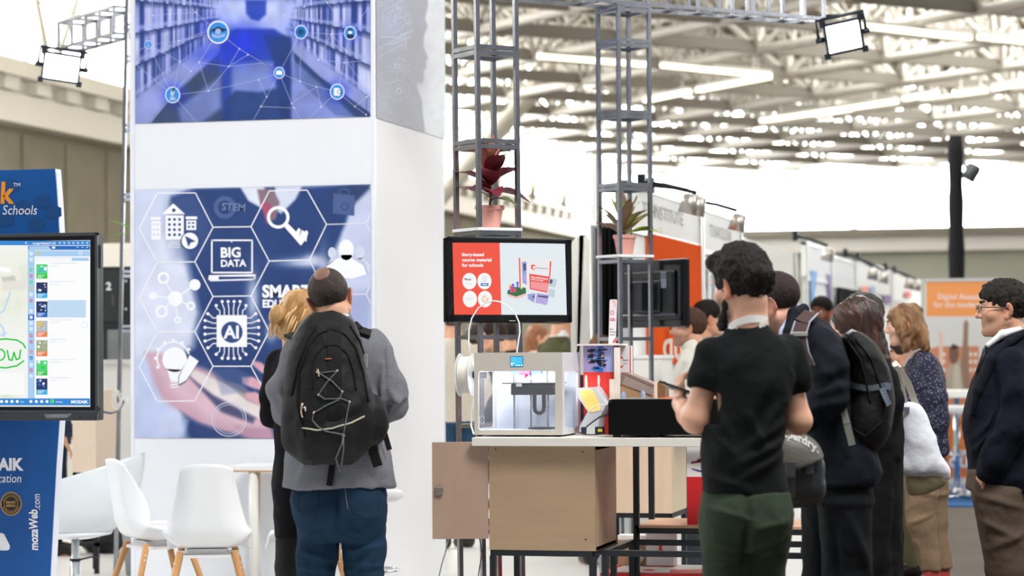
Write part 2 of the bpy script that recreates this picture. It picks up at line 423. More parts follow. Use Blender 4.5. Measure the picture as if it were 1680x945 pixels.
struct('ceiling_truss_tubes', tb, m_tube); struct('ceiling_truss_diagonals', td, m_tube); struct('ceiling_truss_rails', rb, m_rail)
# big raking column strut beside the tower
b = MB()
pa, pb = at(700, 345, 47), at(905, 118, 52); b.tube([pa + (pa - pb) * 1.6, pb, pb + (pb - pa) * .02], .19, 14); b.tube([pb, at(1240, 112, 50)], .16, 12); b.tube([pb, at(870, 96, 58)], .16, 12)
struct('column_strut', b, M('column_paint', '#c9c6bc', .5))
# fluorescent strips under the frame: (picture ends) at the height of the bottom chords
m_lamp = M('strip_lamp_glow', '#fff3d6', .4, emit=3.2); m_lbody = M('strip_lamp_body', '#d8d6cf', .5)
LR = [((885, 92), (1060, 106)), ((1087, 107), (1262, 124)), ((1145, 148), (1262, 126)), ((1404, 41), (1590, 62)), ((1608, 60), (1700, 70)), ((1060, 165), (1130, 150)),
      ((1250, 198), (1470, 166)), ((1484, 162), (1536, 153)), ((1570, 154), (1616, 148)), ((1630, 145), (1700, 132)), ((1340, 188), (1395, 179))]
LB = ['long ceiling strip lamp running behind the left metal lattice post', 'long ceiling strip lamp ending in a corner right of the metal lattice post', 'short ceiling strip lamp meeting the long one at its corner',
      'long ceiling strip lamp starting right beside the lit flood light', 'ceiling strip lamp in the top right corner, next after the one by the flood light', 'short ceiling strip lamp just right of the second lattice post',
      'longest dim ceiling strip lamp above the booth row', 'short ceiling strip lamp, first left of the black pipe top', 'short ceiling strip lamp straight above the black draped column', 'ceiling strip lamp at the right edge above the draped column', 'short ceiling strip lamp lying over the longest dim one']
for (a, c), lb in zip(LR, LB):
    A, B = onZ(a[0], a[1], zb_ - .18), onZ(c[0], c[1], zb_ - .18)
    if (A - CO).length > 75: continue
    t = thing('ceiling_light', lb, 'ceiling light', (A + B) / 2, group='fluorescent strips under the roof frame')
    k = MB(); k.bar(A - (A + B) / 2, B - (A + B) / 2, .11, .07); k.build('diffuser', m_lamp, t)
    k = MB(); k.bar(A - (A + B) / 2 + ZV * .06, B - (A + B) / 2 + ZV * .06, .14, .06)
    for q in (.15, .85): c = (A - (A + B) / 2).lerp(B - (A + B) / 2, q); k.bar(c + ZV * .05, c + ZV * .3, .03)
    k.build('housing', m_lbody, t)
# ------------------------------------------------------------------ flat prints: shapes given by outline on a plane
class Print:
    """pieces laid on one plane; pts in picture-measured coordinates are cast on to the plane"""
    def __init__(s, P0, n, step=0.0007): s.P0 = Vector(P0); s.n = Vector(n).normalized(); s.mb = MB(); s.step = step; s.lay = 0; s.F = lambda p: p
    def w(s, p, lay=0):
        r = ray(*s.F(p)); t = (s.P0 - CO).dot(s.n) / r.dot(s.n); return CO + r * t + s.n * (s.step * (1 + lay))
    def poly(s, pts, mi=0, lay=0): s.mb._add([s.w(p, lay) for p in pts], [tuple(range(len(pts)))], False, mi); return s
    def line(s, pts, wd, mi=0, lay=0, closed=False):
        P = [Vector(p) for p in pts]; n = len(P)
        if closed: P = P + [P[0]]
        for a, b in zip(P[:-1], P[1:]):
            d = (b - a)
            if d.length < 1e-6: continue
            d.normalize(); q = Vector((-d.y, d.x)) * wd / 2; e = d * (wd * .3 if len(P) > 2 else 0)
            s.poly([a - e + q, b + e + q, b + e - q, a - e - q], mi, lay)
        return s
    def disc(s, c, r, mi=0, lay=0, n=20, ry=None):
        ry = ry or r; return s.poly([(c[0] + r * math.cos(2 * PI * k / n), c[1] + ry * math.sin(2 * PI * k / n)) for k in range(n)], mi, lay)
    def ring(s, c, r, wd, mi=0, lay=0, n=22, ry=None, a0=0, a1=360):
        ry = ry or r; q = [math.radians(a0 + (a1 - a0) * k / n) for k in range(n + 1)]
        o = [[(c[0] + (r + e) * math.cos(t), c[1] + (ry + e) * math.sin(t)) for t in q] for e in (wd / 2, -wd / 2)]
        for k in range(n): s.poly([o[0][k], o[0][k + 1], o[1][k + 1], o[1][k]], mi, lay)
        return s
    def rect(s, x0, y0, x1, y1, mi=0, lay=0): return s.poly([(x0, y0), (x1, y0), (x1, y1), (x0, y1)], mi, lay)
    def text(s, txt, x, y, px, mi=0, lay=0, bold=0.0, sx=1.0, align='LEFT', ang=0.0, shear=0.0):
        m = MB(); text_mesh(m, txt, 0, 0, 1.0, Matrix.Identity(4), 0, align, bold, sx, shear)
        ca, sa = math.cos(math.radians(ang)), math.sin(math.radians(ang))
        s.mb._add([s.w((x + (v[0] * ca - v[2] * sa) * px, y - (v[0] * sa + v[2] * ca) * px), lay) for v in m.v], m.f, False, mi); return s
def poly_sd(P, poly):
    """signed distance (inside negative) of 2-D points to a polygon"""
    V_ = np.array(poly, float); n = len(V_); d = np.full(len(P), 1e9); ins = np.zeros(len(P), bool)
    for i in range(n):
        a, b = V_[i], V_[(i + 1) % n]; e = b - a; w = P - a; t = np.clip(w @ e / (e @ e + 1e-9), 0, 1)
        d = np.minimum(d, np.linalg.norm(w - t[:, None] * e, axis=1))
        c = ((a[1] > P[:, 1]) != (b[1] > P[:, 1])); x = a[0] + (P[:, 1] - a[1]) / (b[1] - a[1] + 1e-12) * e[0]; ins ^= c & (P[:, 0] < x)
    return np.where(ins, -d, d)
def paint_sheet(name, x0, y0, x1, y1, nx, ny, painter, P0, n, parent, mat, top=None, bot=None):
    """photographic print: a sheet whose printed picture is computed point by point"""
    pr = Print(P0, n, 0.0)
    X, Y = np.meshgrid(np.linspace(x0, x1, nx), np.linspace(0, 1, ny))
    T = np.interp(X, [x0, x1], top or (y0, y0)); B = np.interp(X, [x0, x1], bot or (y1, y1)); YY = T + (B - T) * Y
    pts = np.stack([X.ravel(), YY.ravel()], 1); col = np.clip(painter(pts), 0, 1)
    vs = [pr.w(p) for p in pts]; fs = [(j * nx + i, (j + 1) * nx + i, (j + 1) * nx + i + 1, j * nx + i + 1) for j in range(ny - 1) for i in range(nx - 1)]
    cl = np.where(col <= .04045, col / 12.92, ((col + .055) / 1.055) ** 2.4)
    me = raw_mesh(name, vs, fs, False, cl); return link(name, me, mat, parent)
def blend(col, P, poly, c, soft, op=1.0):
    a = np.clip(.5 - poly_sd(P, poly) / (2 * soft), 0, 1)[:, None] * op; c = np.array([int(c[i:i + 2], 16) / 255 for i in (1, 3, 5)]); col[:] = col * (1 - a) + c * a
def blob(col, P, c0, r, c, op=1.0):
    q = np.exp(-(((P[:, 0] - c0[0]) / r[0]) ** 2 + ((P[:, 1] - c0[1]) / r[1]) ** 2))[:, None] * op; c = np.array([int(c[i:i + 2], 16) / 255 for i in (1, 3, 5)]); col[:] = col * (1 - q) + c * q
def full(P, c): return np.tile(np.array([int(c[i:i + 2], 16) / 255 for i in (1, 3, 5)]), (len(P), 1)).astype(float)

# ------------------------------------------------------------------ white tower with printed posters
TY, TX = 13.5, None
tl, tr = onY(214.5, 575, TY).x, onY(616.5, 575, TY).x; TX = tr; tback = TY + 1.5; TH = 4.1
tower = thing('display_tower', 'tall white square tower with blue education posters, standing behind the couple', 'display tower', ((tl + tr) / 2, TY, 0))
m_wall = M('white_fabric_panel', '#e9ecf2', .75, noise=.012, nscale=1.5)
m_alu = M('pale_aluminium', '#e6eaf4', .4)
TI = Matrix.Translation(-tower.location)
b = MB(); b.box((tl + .02, TY, 0), (tr - .02, tback, TH)); b.build('panel', m_wall, tower, M4=TI)
b = MB(); b.box((tr - .02, TY + .02, 0), (tr - .002, tback - .02, TH)); b.build('side_panel', M('lit_white_side', '#f4f5f8', .7), tower, M4=TI)  # lighter white than the front: the side's stronger light is in the colour
for (x, y) in ((tl + .012, TY), (tr - .012, TY), (tr - .012, tback - .02), (tl + .012, tback - .02)):
    b = MB(); b.box((x - .012, y - .004, 0), (x + .012, y + .02, TH)); b.build('corner_profile', m_alu, tower, M4=TI)
m_print = M('poster_print', '#ffffff', .5, attr=True)
m_white = M('white_ink', '#f6f8ff', .5); m_white2 = M('soft_white_ink', '#d5dcf0', .5)
FRONT = ((0, TY, 0), (0, -1, 0))
# lower poster: person in a navy waistcoat with an open book
def z2(pts, ox=210, oy=290, s=2.149): return [(ox + x / s, oy + y / s) for x, y in pts]
def paint_low(P):
    col = full(P, '#c9d2ec'); s = 3
    def B(pts, c, soft=2.5, op=1.0): blend(col, P, z2(pts), c, soft, op)
    blob(col, P, (240, 560), (40, 160), '#dfe4f6', .8); blob(col, P, (235, 700), (60, 50), '#b9c6ea', .8)
    B([(150, 70), (235, 40), (430, 35), (640, 35), (800, 25), (770, 160), (700, 330), (640, 560), (560, 960), (200, 960), (210, 880), (150, 760), (190, 640), (240, 480), (200, 330), (140, 180)], '#223f78', 4)
    B([(250, 420), (500, 420), (520, 640), (440, 700), (250, 640)], '#1b3a73', 8, .7)
    B([(395, 35), (480, 35), (505, 120), (470, 110), (425, 85)], '#dfe4f2', 2); B([(520, 35), (615, 32), (590, 80), (540, 130), (505, 110)], '#d6dcf0', 2)
    B([(455, 45), (510, 42), (535, 90), (520, 150), (490, 160), (465, 90)], '#87707f', 2); B([(468, 90), (500, 95), (512, 130), (490, 165)], '#b14c6b', 3)
    B([(690, 60), (800, 25), (855, 25), (855, 45), (760, 130)], '#2b3f70', 4)
    B([(760, 200), (800, 110), (858, 40), (858, 420), (820, 560), (780, 430)], '#c6cdeb', 5); B([(770, 420), (858, 400), (858, 640), (790, 640)], '#a9b4de', 8)
    B([(40, 600), (110, 200), (160, 130), (200, 260), (250, 480), (230, 600), (150, 640), (60, 640)], '#d9dff3', 8, .9)
    B([(140, 80), (235, 50), (300, 180), (235, 300), (160, 290), (130, 180)], '#5b6aa0', 10, .35)
    B([(60, 620), (100, 618), (200, 650), (300, 690), (430, 800), (500, 870), (505, 930), (400, 925), (250, 870), (120, 790), (80, 720)], '#c9a3b6', 5)
    B([(80, 640), (200, 660), (330, 750), (470, 860), (490, 915), (300, 860), (140, 750)], '#dcbcc8', 8, .8)
    B([(210, 690), (240, 683), (490, 800), (492, 860), (455, 850), (300, 770)], '#e5dcdc', 2); B([(330, 715), (400, 735), (490, 800), (492, 815), (420, 790)], '#8d7c80', 2, .7)
    B([(215, 705), (300, 770), (450, 850), (440, 870), (330, 830)], '#2a3560', 3, .8)
    for f in ([(440, 648), (470, 655), (498, 680), (505, 705), (470, 690), (440, 665)], [(402, 708), (440, 705), (500, 740), (500, 760), (440, 745), (405, 730)], [(415, 762), (450, 758), (500, 790), (500, 830), (440, 795), (412, 780)]): B(f, '#d9a6b7', 2)
    B([(190, 850), (330, 900), (505, 925), (505, 960), (190, 960)], '#243a73', 5, .8); B([(380, 880), (500, 885), (520, 925), (420, 925)], '#b98fa6', 5)
    B([(25, 640), (60, 640), (110, 780), (190, 870), (210, 925), (25, 925)], '#bcc8ec', 8, .9)
    B([(90, 840), (170, 820), (215, 860), (200, 905), (110, 905)], '#cbd5f2', 3, .5); B([(300, 680), (370, 670), (430, 700), (410, 760), (330, 770)], '#5d6f9f', 3, .4)
    blob(col, P, (468, 475), (24, 70), '#16356f', .5)
    for c, r in (((500, 431), (40, 8)), ((415, 490), (10, 40)), ((445, 546), (9, 14)), ((513, 425), (16, 9)), ((530, 480), (8, 60))): blob(col, P, c, r, '#e8ecff', .75)
    col *= (1 + .03 * vnoise(np.c_[P, P[:, :1] * 0], .05))[:, None]; return col
low_top, low_bot = (311.2, 302.3), (718.3, 720.6)
poster = paint_sheet('poster', 222, 0, 608, 0, 190, 200, paint_low, (0, TY - .004, 0), (0, -1, 0), tower, m_print, low_top, low_bot)
tag(poster, 'lower poster with white hexagons and icons')
p = Print((0, TY - .004, 0), (0, -1, 0)); H = lambda pts, w=1.5, closed=False, mi=0: p.line(z2(pts), w, mi, 1, closed)
seen = set()
for hx in ([(40, 182), (103, 58), (238, 57), (300, 178), (236, 300), (103, 301)], [(300, 178), (434, 176), (498, 297), (434, 420), (300, 422), (236, 300)], [(434, 176), (498, 50), (632, 47), (700, 168), (640, 293), (498, 297)],
           [(40, 425), (103, 301), (236, 300), (300, 422), (236, 546), (103, 547)], [(236, 546), (300, 422), (434, 420), (498, 545), (434, 668), (300, 668)], [(40, 670), (103, 547), (236, 546), (300, 668), (236, 790), (103, 792)]):
    for a, c in zip(hx, hx[1:] + hx[:1]):
        if frozenset((a, c)) not in seen: seen.add(frozenset((a, c))); p.line(z2([a, c]), 1.7, 0, 1)
H([(700, 168), (840, 165), (856, 130)], 1.2); H([(840, 165), (856, 195)], 1.2); H([(434, 668), (486, 765)], 1.5); H([(700, 416), (840, 414), (856, 380)], 1.2); H([(840, 414), (856, 448)], 1.2); H([(640, 293), (700, 416), (640, 540), (498, 545)], 1.5)
def Q(pts, mi=0, lay=2): p.poly(z2(pts), mi, lay)
def D(c, r, mi=0, lay=2): p.disc(z2([c])[0], r / 2.149, mi, lay)
def RG(c, r, w, mi=0, lay=2, **k): p.ring(z2([c])[0], r / 2.149, w / 2.149, mi, lay, **k)
def R(x0, y0, x1, y1, mi=0, lay=2): Q([(x0, y0), (x1, y0), (x1, y1), (x0, y1)], mi, lay)
# school building with cursor
Q([(120, 132), (160, 94), (202, 132)]); R(133, 136, 197, 222); R(80, 142, 116, 152); R(83, 156, 116, 222); R(204, 140, 244, 150); R(206, 154, 241, 188)
for i in range(3):
    for j in range(4): R(142 + i * 18, 146 + j * 18, 151 + i * 18, 155 + j * 18, 2, 3)
for i in range(2):
    for j in range(3): R(89 + i * 13, 164 + j * 18, 96 + i * 13, 172 + j * 18, 1, 3)
    R(212 + i * 14, 160, 220 + i * 14, 166, 2, 3); R(212 + i * 14, 173, 220 + i * 14, 180, 2, 3)
p.disc(z2([(162, 118)])[0], 3, 2, 3); D((219, 226), 33, 2, 3); D((219, 226), 29, 0, 4); Q([(202, 208), (240, 228), (222, 232), (214, 248)], 2, 5)
for i in range(4): R(148 - i * 3, 226 + i * 7, 184, 229 + i * 7)
# laptop
for a, c_ in (((296, 224), (438, 338)),): p.line(z2([a, (c_[0], a[1]), c_, (a[0], c_[1])]), 2.6, 0, 2, True)
H([(288, 350), (448, 346), (448, 358), (440, 362), (292, 366), (285, 360)], 2.4, True); R(286, 347, 320, 364); R(320, 347, 448, 352); D((366, 229), 3, 1)
p.text('BIG', *z2([(326, 284)])[0], 22.5, 0, 3, .035, .98, ang=1); p.text('DATA', *z2([(327, 317)])[0], 15.8, 0, 3, .035, .98, ang=1)
# key
p.ring(z2([(530, 143)])[0], 16, 5.2, 0, 2); Q([(548, 172), (560, 160), (624, 226), (610, 243)], 0, 3)
for i in range(3): Q([(592 + i * 14, 196 + i * 12), (602 + i * 12, 180 + i * 7), (610 + i * 12, 186 + i * 7), (604 + i * 13, 208 + i * 11)], 0, 4 + i)
Q([(606, 205), (632, 188), (637, 200), (622, 226)], 0, 7)
# people
for c, r in (((770, 258), 32), ((720, 268), 17), ((818, 268), 20)):
    p.disc(z2([c])[0], r / 2.149 * .85, 1 if r < 30 else 0, 2, ry=r / 2.149 * 1.15)
Q([(700, 310), (740, 288), (752, 285), (752, 275), (790, 275), (792, 290), (830, 312), (842, 345), (790, 360), (735, 355), (705, 345)]); Q([(690, 320), (712, 298), (716, 285), (735, 290), (705, 312)], 1); Q([(832, 300), (808, 288), (830, 285), (856, 310), (856, 335), (846, 335)], 1)
# molecule
D((167, 430), 27); D((236, 381), 20); D((90, 420), 14); RG((126, 357), 17, 9); RG((119, 475), 18, 9); RG((222, 455), 12, 8); RG((176, 505), 9, 7)
for q in ((236, 381), (95, 421), (133, 372), (130, 462), (212, 451), (175, 497)): H([(167, 430), q], 2.4)
# chip with AI
R(313, 488, 420, 600)
for i, q in enumerate((324, 340, 356, 372, 388, 404)):
    up = 30 if i in (0, 5) else 44; H([(q, 488), (q, 488 - up * .5), (q + (i - 2.5) * 5, 488 - up + 4)], 1.6); D((q + (i - 2.5) * 5, 484 - up), 5.5); H([(q, 600), (q, 600 + up * .5), (q + (i - 2.5) * 5, 600 + up - 6)], 1.6); D((q + (i - 2.5) * 5, 602 + up - 6), 5.5)
    y = 498 + i * 18; lf = 28 if i in (0, 5) else 38; H([(313, y), (300, y), (313 - lf, y + (i - 2.5) * 6)], 1.6); D((310 - lf, y + (i - 2.5) * 6), 5.5); H([(420, y), (433, y), (420 + lf, y + (i - 2.5) * 6)], 1.6); D((423 + lf, y + (i - 2.5) * 6), 5.5)
D((367, 548), 38, 2, 3); p.text('AI', *z2([(367, 569)])[0], 29, 0, 4, .03, .95, 'CENTER')
for q in range(4):
    H([(328 + q * 26, 490), (328 + q * 26, 506), (344 + q * 15, 518)], 1.3, mi=2); H([(328 + q * 26, 598), (328 + q * 26, 584), (344 + q * 15, 574)], 1.3, mi=2)
    if q in (0, 3): H([(314 + (q == 3) * 104, 530), (330 + (q == 3) * 72, 530), (334 + (q == 3) * 64, 545)], 1.3, mi=2); H([(314 + (q == 3) * 104, 566), (330 + (q == 3) * 72, 566), (334 + (q == 3) * 64, 556)], 1.3, mi=2)
# bulb, gear and pencil
D((165, 645), 44); Q([(138, 678), (192, 680), (180, 720), (150, 720)]); 
for i in range(4): H([(150, 716 + i * 9), (182, 712 + i * 9)], 2.2)
RG((160, 640), 57, 6, 0, 2, a0=150, a1=345)
for a in range(150, 350, 30): q = math.radians(a); H([(160 + 57 * math.cos(q), 640 + 57 * math.sin(q)), (160 + 68 * math.cos(q), 640 + 68 * math.sin(q))], 5)
Q([(222, 622), (252, 642), (206, 722), (178, 738), (178, 704)], 2, 3); Q([(218, 628), (250, 650), (206, 718), (180, 732), (181, 704)], 0, 4); H([(216, 648), (240, 664)], 1.2, mi=2); H([(198, 694), (212, 706)], 1, mi=2)
# faint gear and briefcase
RG((342, 108), 32, 16, 4); p.text('STEM', *z2([(330, 117)])[0], 17, 5, 3, .02, 1.0, ang=-3); Q([(725, 58), (800, 66), (798, 138), (722, 130)], 4); H([(745, 58), (748, 42), (778, 45), (780, 60)], 2, mi=4); H([(722, 92), (800, 100)], 1.5, mi=2); D((764, 105), 14, 2, 3); D((764, 105), 10, 4, 4)
p.ring(z2([(357, 855)])[0], 28, 1.3, 1, 2); p.ring(z2([(357, 855)])[0], 24, .7, 1, 2)
p.text('SMART', *z2([(474, 424)])[0], 27.5, 0, 3, .045, .93); p.text('EDUCATION', *z2([(474, 460)])[0], 17.2, 0, 3, .045, .93)
p.mb.build('printed_graphics', [m_white, m_white2, M('navy_ink', '#2a477f', .5), M('mauve_ink', '#8f97c2', .5), M('faint_ink', '#4a5f92', .5), M('fainter_ink', '#6f82b0', .5)], poster, M4=poster.matrix_parent_inverse)
# upper poster: library in blue
def z3(pts, ox=210, oy=0, s=3.17): return [(ox + x / s, oy + y / s) for x, y in pts]
def paint_up(P):
    X = (P[:, 0] - 210) * 3.17; Y = P[:, 1] * 3.17; col = full(P, '#8f9ad6'); n0 = vnoise(np.c_[X, Y, X * 0], .02)
    def mix(mask, c): c = np.array([int(c[i:i + 2], 16) / 255 for i in (1, 3, 5)]); col[:] = col * (1 - mask[:, None]) + c * mask[:, None]
    vx, vy = 650, 60
    for side in (-1, 1):
        dx = np.maximum((X - vx) * side, 60); u = (Y - vy) / dx; dep = 600 / dx        # rows of shelves running to the far end
        on = np.clip(((X - vx) * side - 150) / 40, 0, 1) * np.clip((dx * .75 + vy - Y) / 30 + .0, 0, 1)
        row = (u * 3.6 + .35) % 1.0; shelf = np.clip(1 - np.abs(row - .86) / .14, 0, 1); shade = np.clip(1 - row / .25, 0, 1)
        bk = vnoise(np.c_[dep * 26, np.floor(u * 3.6 + .35) * 7, X * 0 + side], 1.0); bk2 = vnoise(np.c_[dep * 60, np.floor(u * 3.6 + .35) * 9, X * 0], 1.0)
        mix(on, '#6c7ac8'); mix(on * np.clip(bk * 1.3, 0, 1) * .85, '#c8cdf0'); mix(on * np.clip(-bk * 2.2, 0, .9), '#1d3680'); mix(on * np.clip(bk2, 0, 1) * .4, '#dfe2fa')
        mix(on * shade * .9, '#182c68'); mix(on * shelf * .75, '#a9b2e6')
    pol = lambda pts, c, sft=6, op=1.0: blend(col, P, z3(pts), c, sft / 3.17, op)
    pol([(420, 0), (900, 0), (820, 200), (520, 210)], '#a9b6ef', 30); pol([(520, 20), (780, 10), (780, 170), (560, 180)], '#c9d2f8', 14, .7)
    pol([(480, 180), (560, 150), (760, 150), (850, 210), (850, 640), (480, 640)], '#2443a6', 10); pol([(540, 330), (760, 320), (800, 640), (540, 640)], '#8a97d4', 16, .8); pol([(560, 470), (680, 480), (800, 450), (835, 640), (490, 640), (500, 520)], '#1c3a78', 10, .9)
    pol([(610, 0), (720, 0), (718, 75), (680, 110), (640, 100), (615, 70)], '#2b49b4', 8); pol([(700, 180), (850, 190), (850, 640), (800, 640), (760, 330)], '#1b376f', 10, .85)
    pol([(110, 645), (230, 500), (480, 270), (490, 640)], '#2b3d62', 8, .9); pol([(260, 560), (480, 400), (485, 560), (380, 640), (280, 640)], '#7c8cd0', 14, .8)
    pol([(860, 270), (1000, 400), (1262, 590), (1262, 615), (1080, 600), (870, 400)], '#1d3568', 6, .9); pol([(850, 300), (1040, 470), (1180, 610), (850, 620)], '#7686cc', 10, .7)
    for c, r, op in (((395, 70), (30, 30), .8), ((350, 90), (40, 20), .6), ((345, 45), (22, 16), .5), ((415, 60), (36, 26), .4), ((285, 155), (17, 17), .9), ((458, 119), (12, 12), .9), ((553, 151), (16, 16), .9), ((575, 54), (13, 13), .8), ((493, 52), (13, 13), .7)): blob(col, P, c, r, '#1634e0', op)
    col *= (1 + .06 * n0)[:, None]; return col
up_bot = (203.0, 191.3)
poster2 = paint_sheet('poster', 222, 0, 608, 0, 260, 190, paint_up, (0, TY - .004, 0), (0, -1, 0), tower, m_print, (-60, -60), up_bot)
tag(poster2, 'upper poster of a blue library with glowing round icons')
p = Print((0, TY - .004, 0), (0, -1, 0))
nd = dict(a=(470, 168), b=(900, 167), c=(1157, 172), d=(107, 233), e=(233, 494), f=(787, 379), g=(1089, 477), h=(580, 254), i=(624, 285), j=(524, 346), k=(370, 324), l=(328, 371), m=(418, 473), n=(270, 320), o=(264, 213), q=(352, 65), r=(219, 73), s=(130, 80), t=(679, 415), u=(722, 504), v=(692, 554), w=(865, 562), x=(852, 538), y=(981, 451), z=(1005, 556), A=(1181, 554), B=(1243, 505), C_=(1239, 597), D_=(1057, 178), E=(990, 312), F=(1125, 326), G=(1137, 266), H=(895, 423), I=(918, 34), J=(814, 81), K=(1036, 14))
for e in ('ah', 'hf', 'hj', 'ij', 'jk', 'km', 'mj', 'ak', 'kl', 'le', 'ao', 'on', 'nl', 'do', 'dn', 'ne', 'ds', 'sr', 'rq', 'qa', 'em', 'mt', 'tf', 'tu', 'uf', 'uv', 'vw', 'fx', 'xw', 'xy', 'fH', 'Hy', 'yg', 'yz', 'zg', 'gA', 'AB', 'BC', 'gF', 'FG', 'GD', 'DE', 'EF', 'bE', 'bD', 'Dc', 'Gc', 'bH', 'bf', 'bI', 'IJ', 'Jb', 'Kc', 'de'):
    g2 = lambda ch: nd[ch if ch in nd else ch + '_']; p.line(z3([g2(e[0]), g2(e[1])]), .55, 1, 1)
for a, c_ in (((352, 65), (270, -20)), ((219, 73), (260, -30)), ((130, 80), (125, -20)), ((1157, 172), (1255, 30)), ((1157, 172), (1262, 218)), ((1125, 326), (1262, 312)), ((1137, 320), (1245, 470)), ((233, 494), (355, 632)), ((233, 494), (115, 640)), ((107, 233), (42, 272)), ((233, 494), (42, 335)), ((692, 554), (652, 624)), ((865, 562), (893, 618)), ((1005, 556), (940, 618)), ((1243, 505), (1262, 485)), ((1036, 14), (1130, 5)), ((1036, 14), (1000, -40)), ((520, 346), (700, 328)), ((700, 328), (790, 379)), ((918, 34), (925, -20)), ((1181, 554), (1239, 597)), ((1243, 505), (1239, 597))): p.line(z3([a, c_]), .55, 1, 1)
for q in nd.values(): p.disc(z3([q])[0], 1.15, 0, 2, 10)
icon = [(nd['a'], 57, 60), (nd['b'], 34, 37), (nd['c'], 33, 36), (nd['d'], 20, 22), (nd['e'], 39, 43), (nd['f'], 29, 31), (nd['g'], 38, 42)]
for c, rx, ry in icon:
    q = z3([c])[0]; p.disc(q, rx / 3.17, 0, 3, 28, ry=ry / 3.17); p.disc(q, rx / 3.17 * .88, 2, 4, 28, ry=ry / 3.17 * .88)
def Z(pts, mi, lay=5): p.poly(z3(pts), mi, lay)
Z([(428, 158), (470, 138), (516, 156), (470, 176)], 3); Z([(436, 176), (470, 186), (506, 174), (506, 190), (470, 200), (436, 192)], 4); Z([(430, 160), (434, 160), (434, 198), (430, 198)], 3); p.disc(z3([(470, 165)])[0], 5, 4, 6)
for a in (0, 60, 120):
    q = [(900 + 24 * math.cos(t) * math.cos(math.radians(a)) - 9 * math.sin(t) * math.sin(math.radians(a)), 167 + 24 * math.cos(t) * math.sin(math.radians(a)) + 9 * math.sin(t) * math.cos(math.radians(a))) for t in [2 * PI * k / 20 for k in range(21)]]; p.line(z3(q), .9, 3, 5)
p.disc(z3([(900, 167)])[0], 1.8, 3, 6)
Z([(1138, 190), (1146, 176), (1157, 182), (1168, 176), (1177, 190), (1170, 200), (1144, 200)], 3); p.disc(z3([(1157, 165)])[0], 3.8, 5, 5); p.disc(z3([(1157, 160)])[0], 3.6, 3, 6); p.disc(z3([(1157, 169)])[0], 2.8, 0, 7)
Z([(103, 222), (111, 222), (110, 232), (116, 244), (98, 244), (104, 232)], 4); Z([(218, 520), (250, 520), (246, 512), (222, 512)], 5); Z([(228, 470), (244, 462), (240, 490), (232, 500), (222, 492)], 5); Z([(220, 500), (246, 504), (240, 514), (222, 512)], 4); Z([(238, 455), (247, 458), (236, 480), (230, 474)], 3)
Z([(772, 370), (787, 366), (803, 370), (803, 390), (787, 388), (772, 390)], 0); Z([(1072, 458), (1098, 458), (1106, 466), (1104, 498), (1072, 498)], 0); p.ring(z3([(1100, 478)])[0], 3.2, .9, 3, 6); p.line(z3([(1107, 486), (1114, 494)]), 1.1, 3, 6)
p.mb.build('printed_graphics', [m_white, M('line_ink', '#b9c4f2', .5), M('icon_blue', '#2f8fe0', .5), M('icon_navy', '#14264f', .5), M('icon_pale', '#9db7ee', .5), M('icon_grey', '#cfd3dc', .5)], poster2)
# side print: head in profile with drawn orbits
def paint_side(P):
    col = full(P, '#d3dae0'); pol = z3([(1280, -80), (1558, -80), (1560, 30), (1545, 100), (1560, 140), (1552, 150), (1537, 195), (1537, 240), (1546, 270), (1560, 300), (1547, 320), (1551, 348), (1537, 375), (1541, 398), (1530, 435), (1505, 428), (1500, 450), (1530, 520), (1530, 560), (1545, 690), (1545, 760), (1280, 760)])
    blend(col, P, pol, '#9496a6', .8); blob(col, P, (642, 40), (22, 50), '#93a3c6', .8); blob(col, P, (680, 110), (22, 70), '#8c8a9a', .6); blob(col, P, (630, 160), (25, 40), '#a4aabb', .7)
    n = vnoise(np.c_[P, P[:, :1] * 0], .12); col *= (1 + .03 * n)[:, None]; return col
# (the sheet is sized on the wall so that its lower edge is level)
SX = tr + .002; zlow = onX(625, 195.5, SX).z
def side_sheet():
    y0 = TY + .03; y1 = onX(731, 226, SX).y; nx, ny = 60, 160; z0, z1 = zlow, TH - .2
    YY, ZZ = np.meshgrid(np.linspace(y0, y1, nx), np.linspace(z1, z0, ny)); pts = []
    Mi = CAM_R.transposed(); vs = [Vector((SX, y, z)) for y, z in zip(YY.ravel(), ZZ.ravel())]
    for v in vs: c = Mi @ (v - CO); pts.append((840 + FPX * c.x / -c.z, 472.5 - FPX * c.y / -c.z))
    col = np.clip(paint_side(np.array(pts)), 0, 1); cl = np.where(col <= .04045, col / 12.92, ((col + .055) / 1.055) ** 2.4)
    fs = [(j * nx + i, (j + 1) * nx + i, (j + 1) * nx + i + 1, j * nx + i + 1) for j in range(ny - 1) for i in range(nx - 1)]
    return link('poster', raw_mesh('poster', vs, fs, False, cl), m_print, tower)
poster3 = tag(side_sheet(), 'pale side poster with a grey head in profile')
p = Print((SX, 0, 0), (1, 0, 0))
for c, r in (((1400, 340), (58, 34)), ((1400, 342), (38, 20)), ((1408, 472), (56, 52)), ((1408, 474), (30, 34)), ((1380, 82), (60, 50)), ((1378, 84), (34, 28)), ((1350, 400), (50, 30))):
    p.ring(z3([c])[0], r[0] / 3.17, .45, 0, 1, ry=r[1] / 3.17)
p.ring(z3([(1408, 474)])[0], 4.5, 1.1, 0, 1); p.ring(z3([(1398, 344)])[0], 5, 1, 0, 1, ry=3); rr = random.Random(4)
for i in range(46):
    x = rr.uniform(1380, 1450); y = rr.uniform(-60, 230); l = rr.uniform(8, 40)
    p.line(z3([(x, y), (x, y + l)] if i % 2 else [(x - 30, y + 18), (x + rr.uniform(5, 50), y - 6)]), rr.choice((.4, .6, 1.0)), 0, 1)
for i in range(40): p.disc(z3([(rr.uniform(1310, 1470), rr.uniform(-20, 590))])[0], rr.uniform(.4, 1.0), 0, 1, 8)
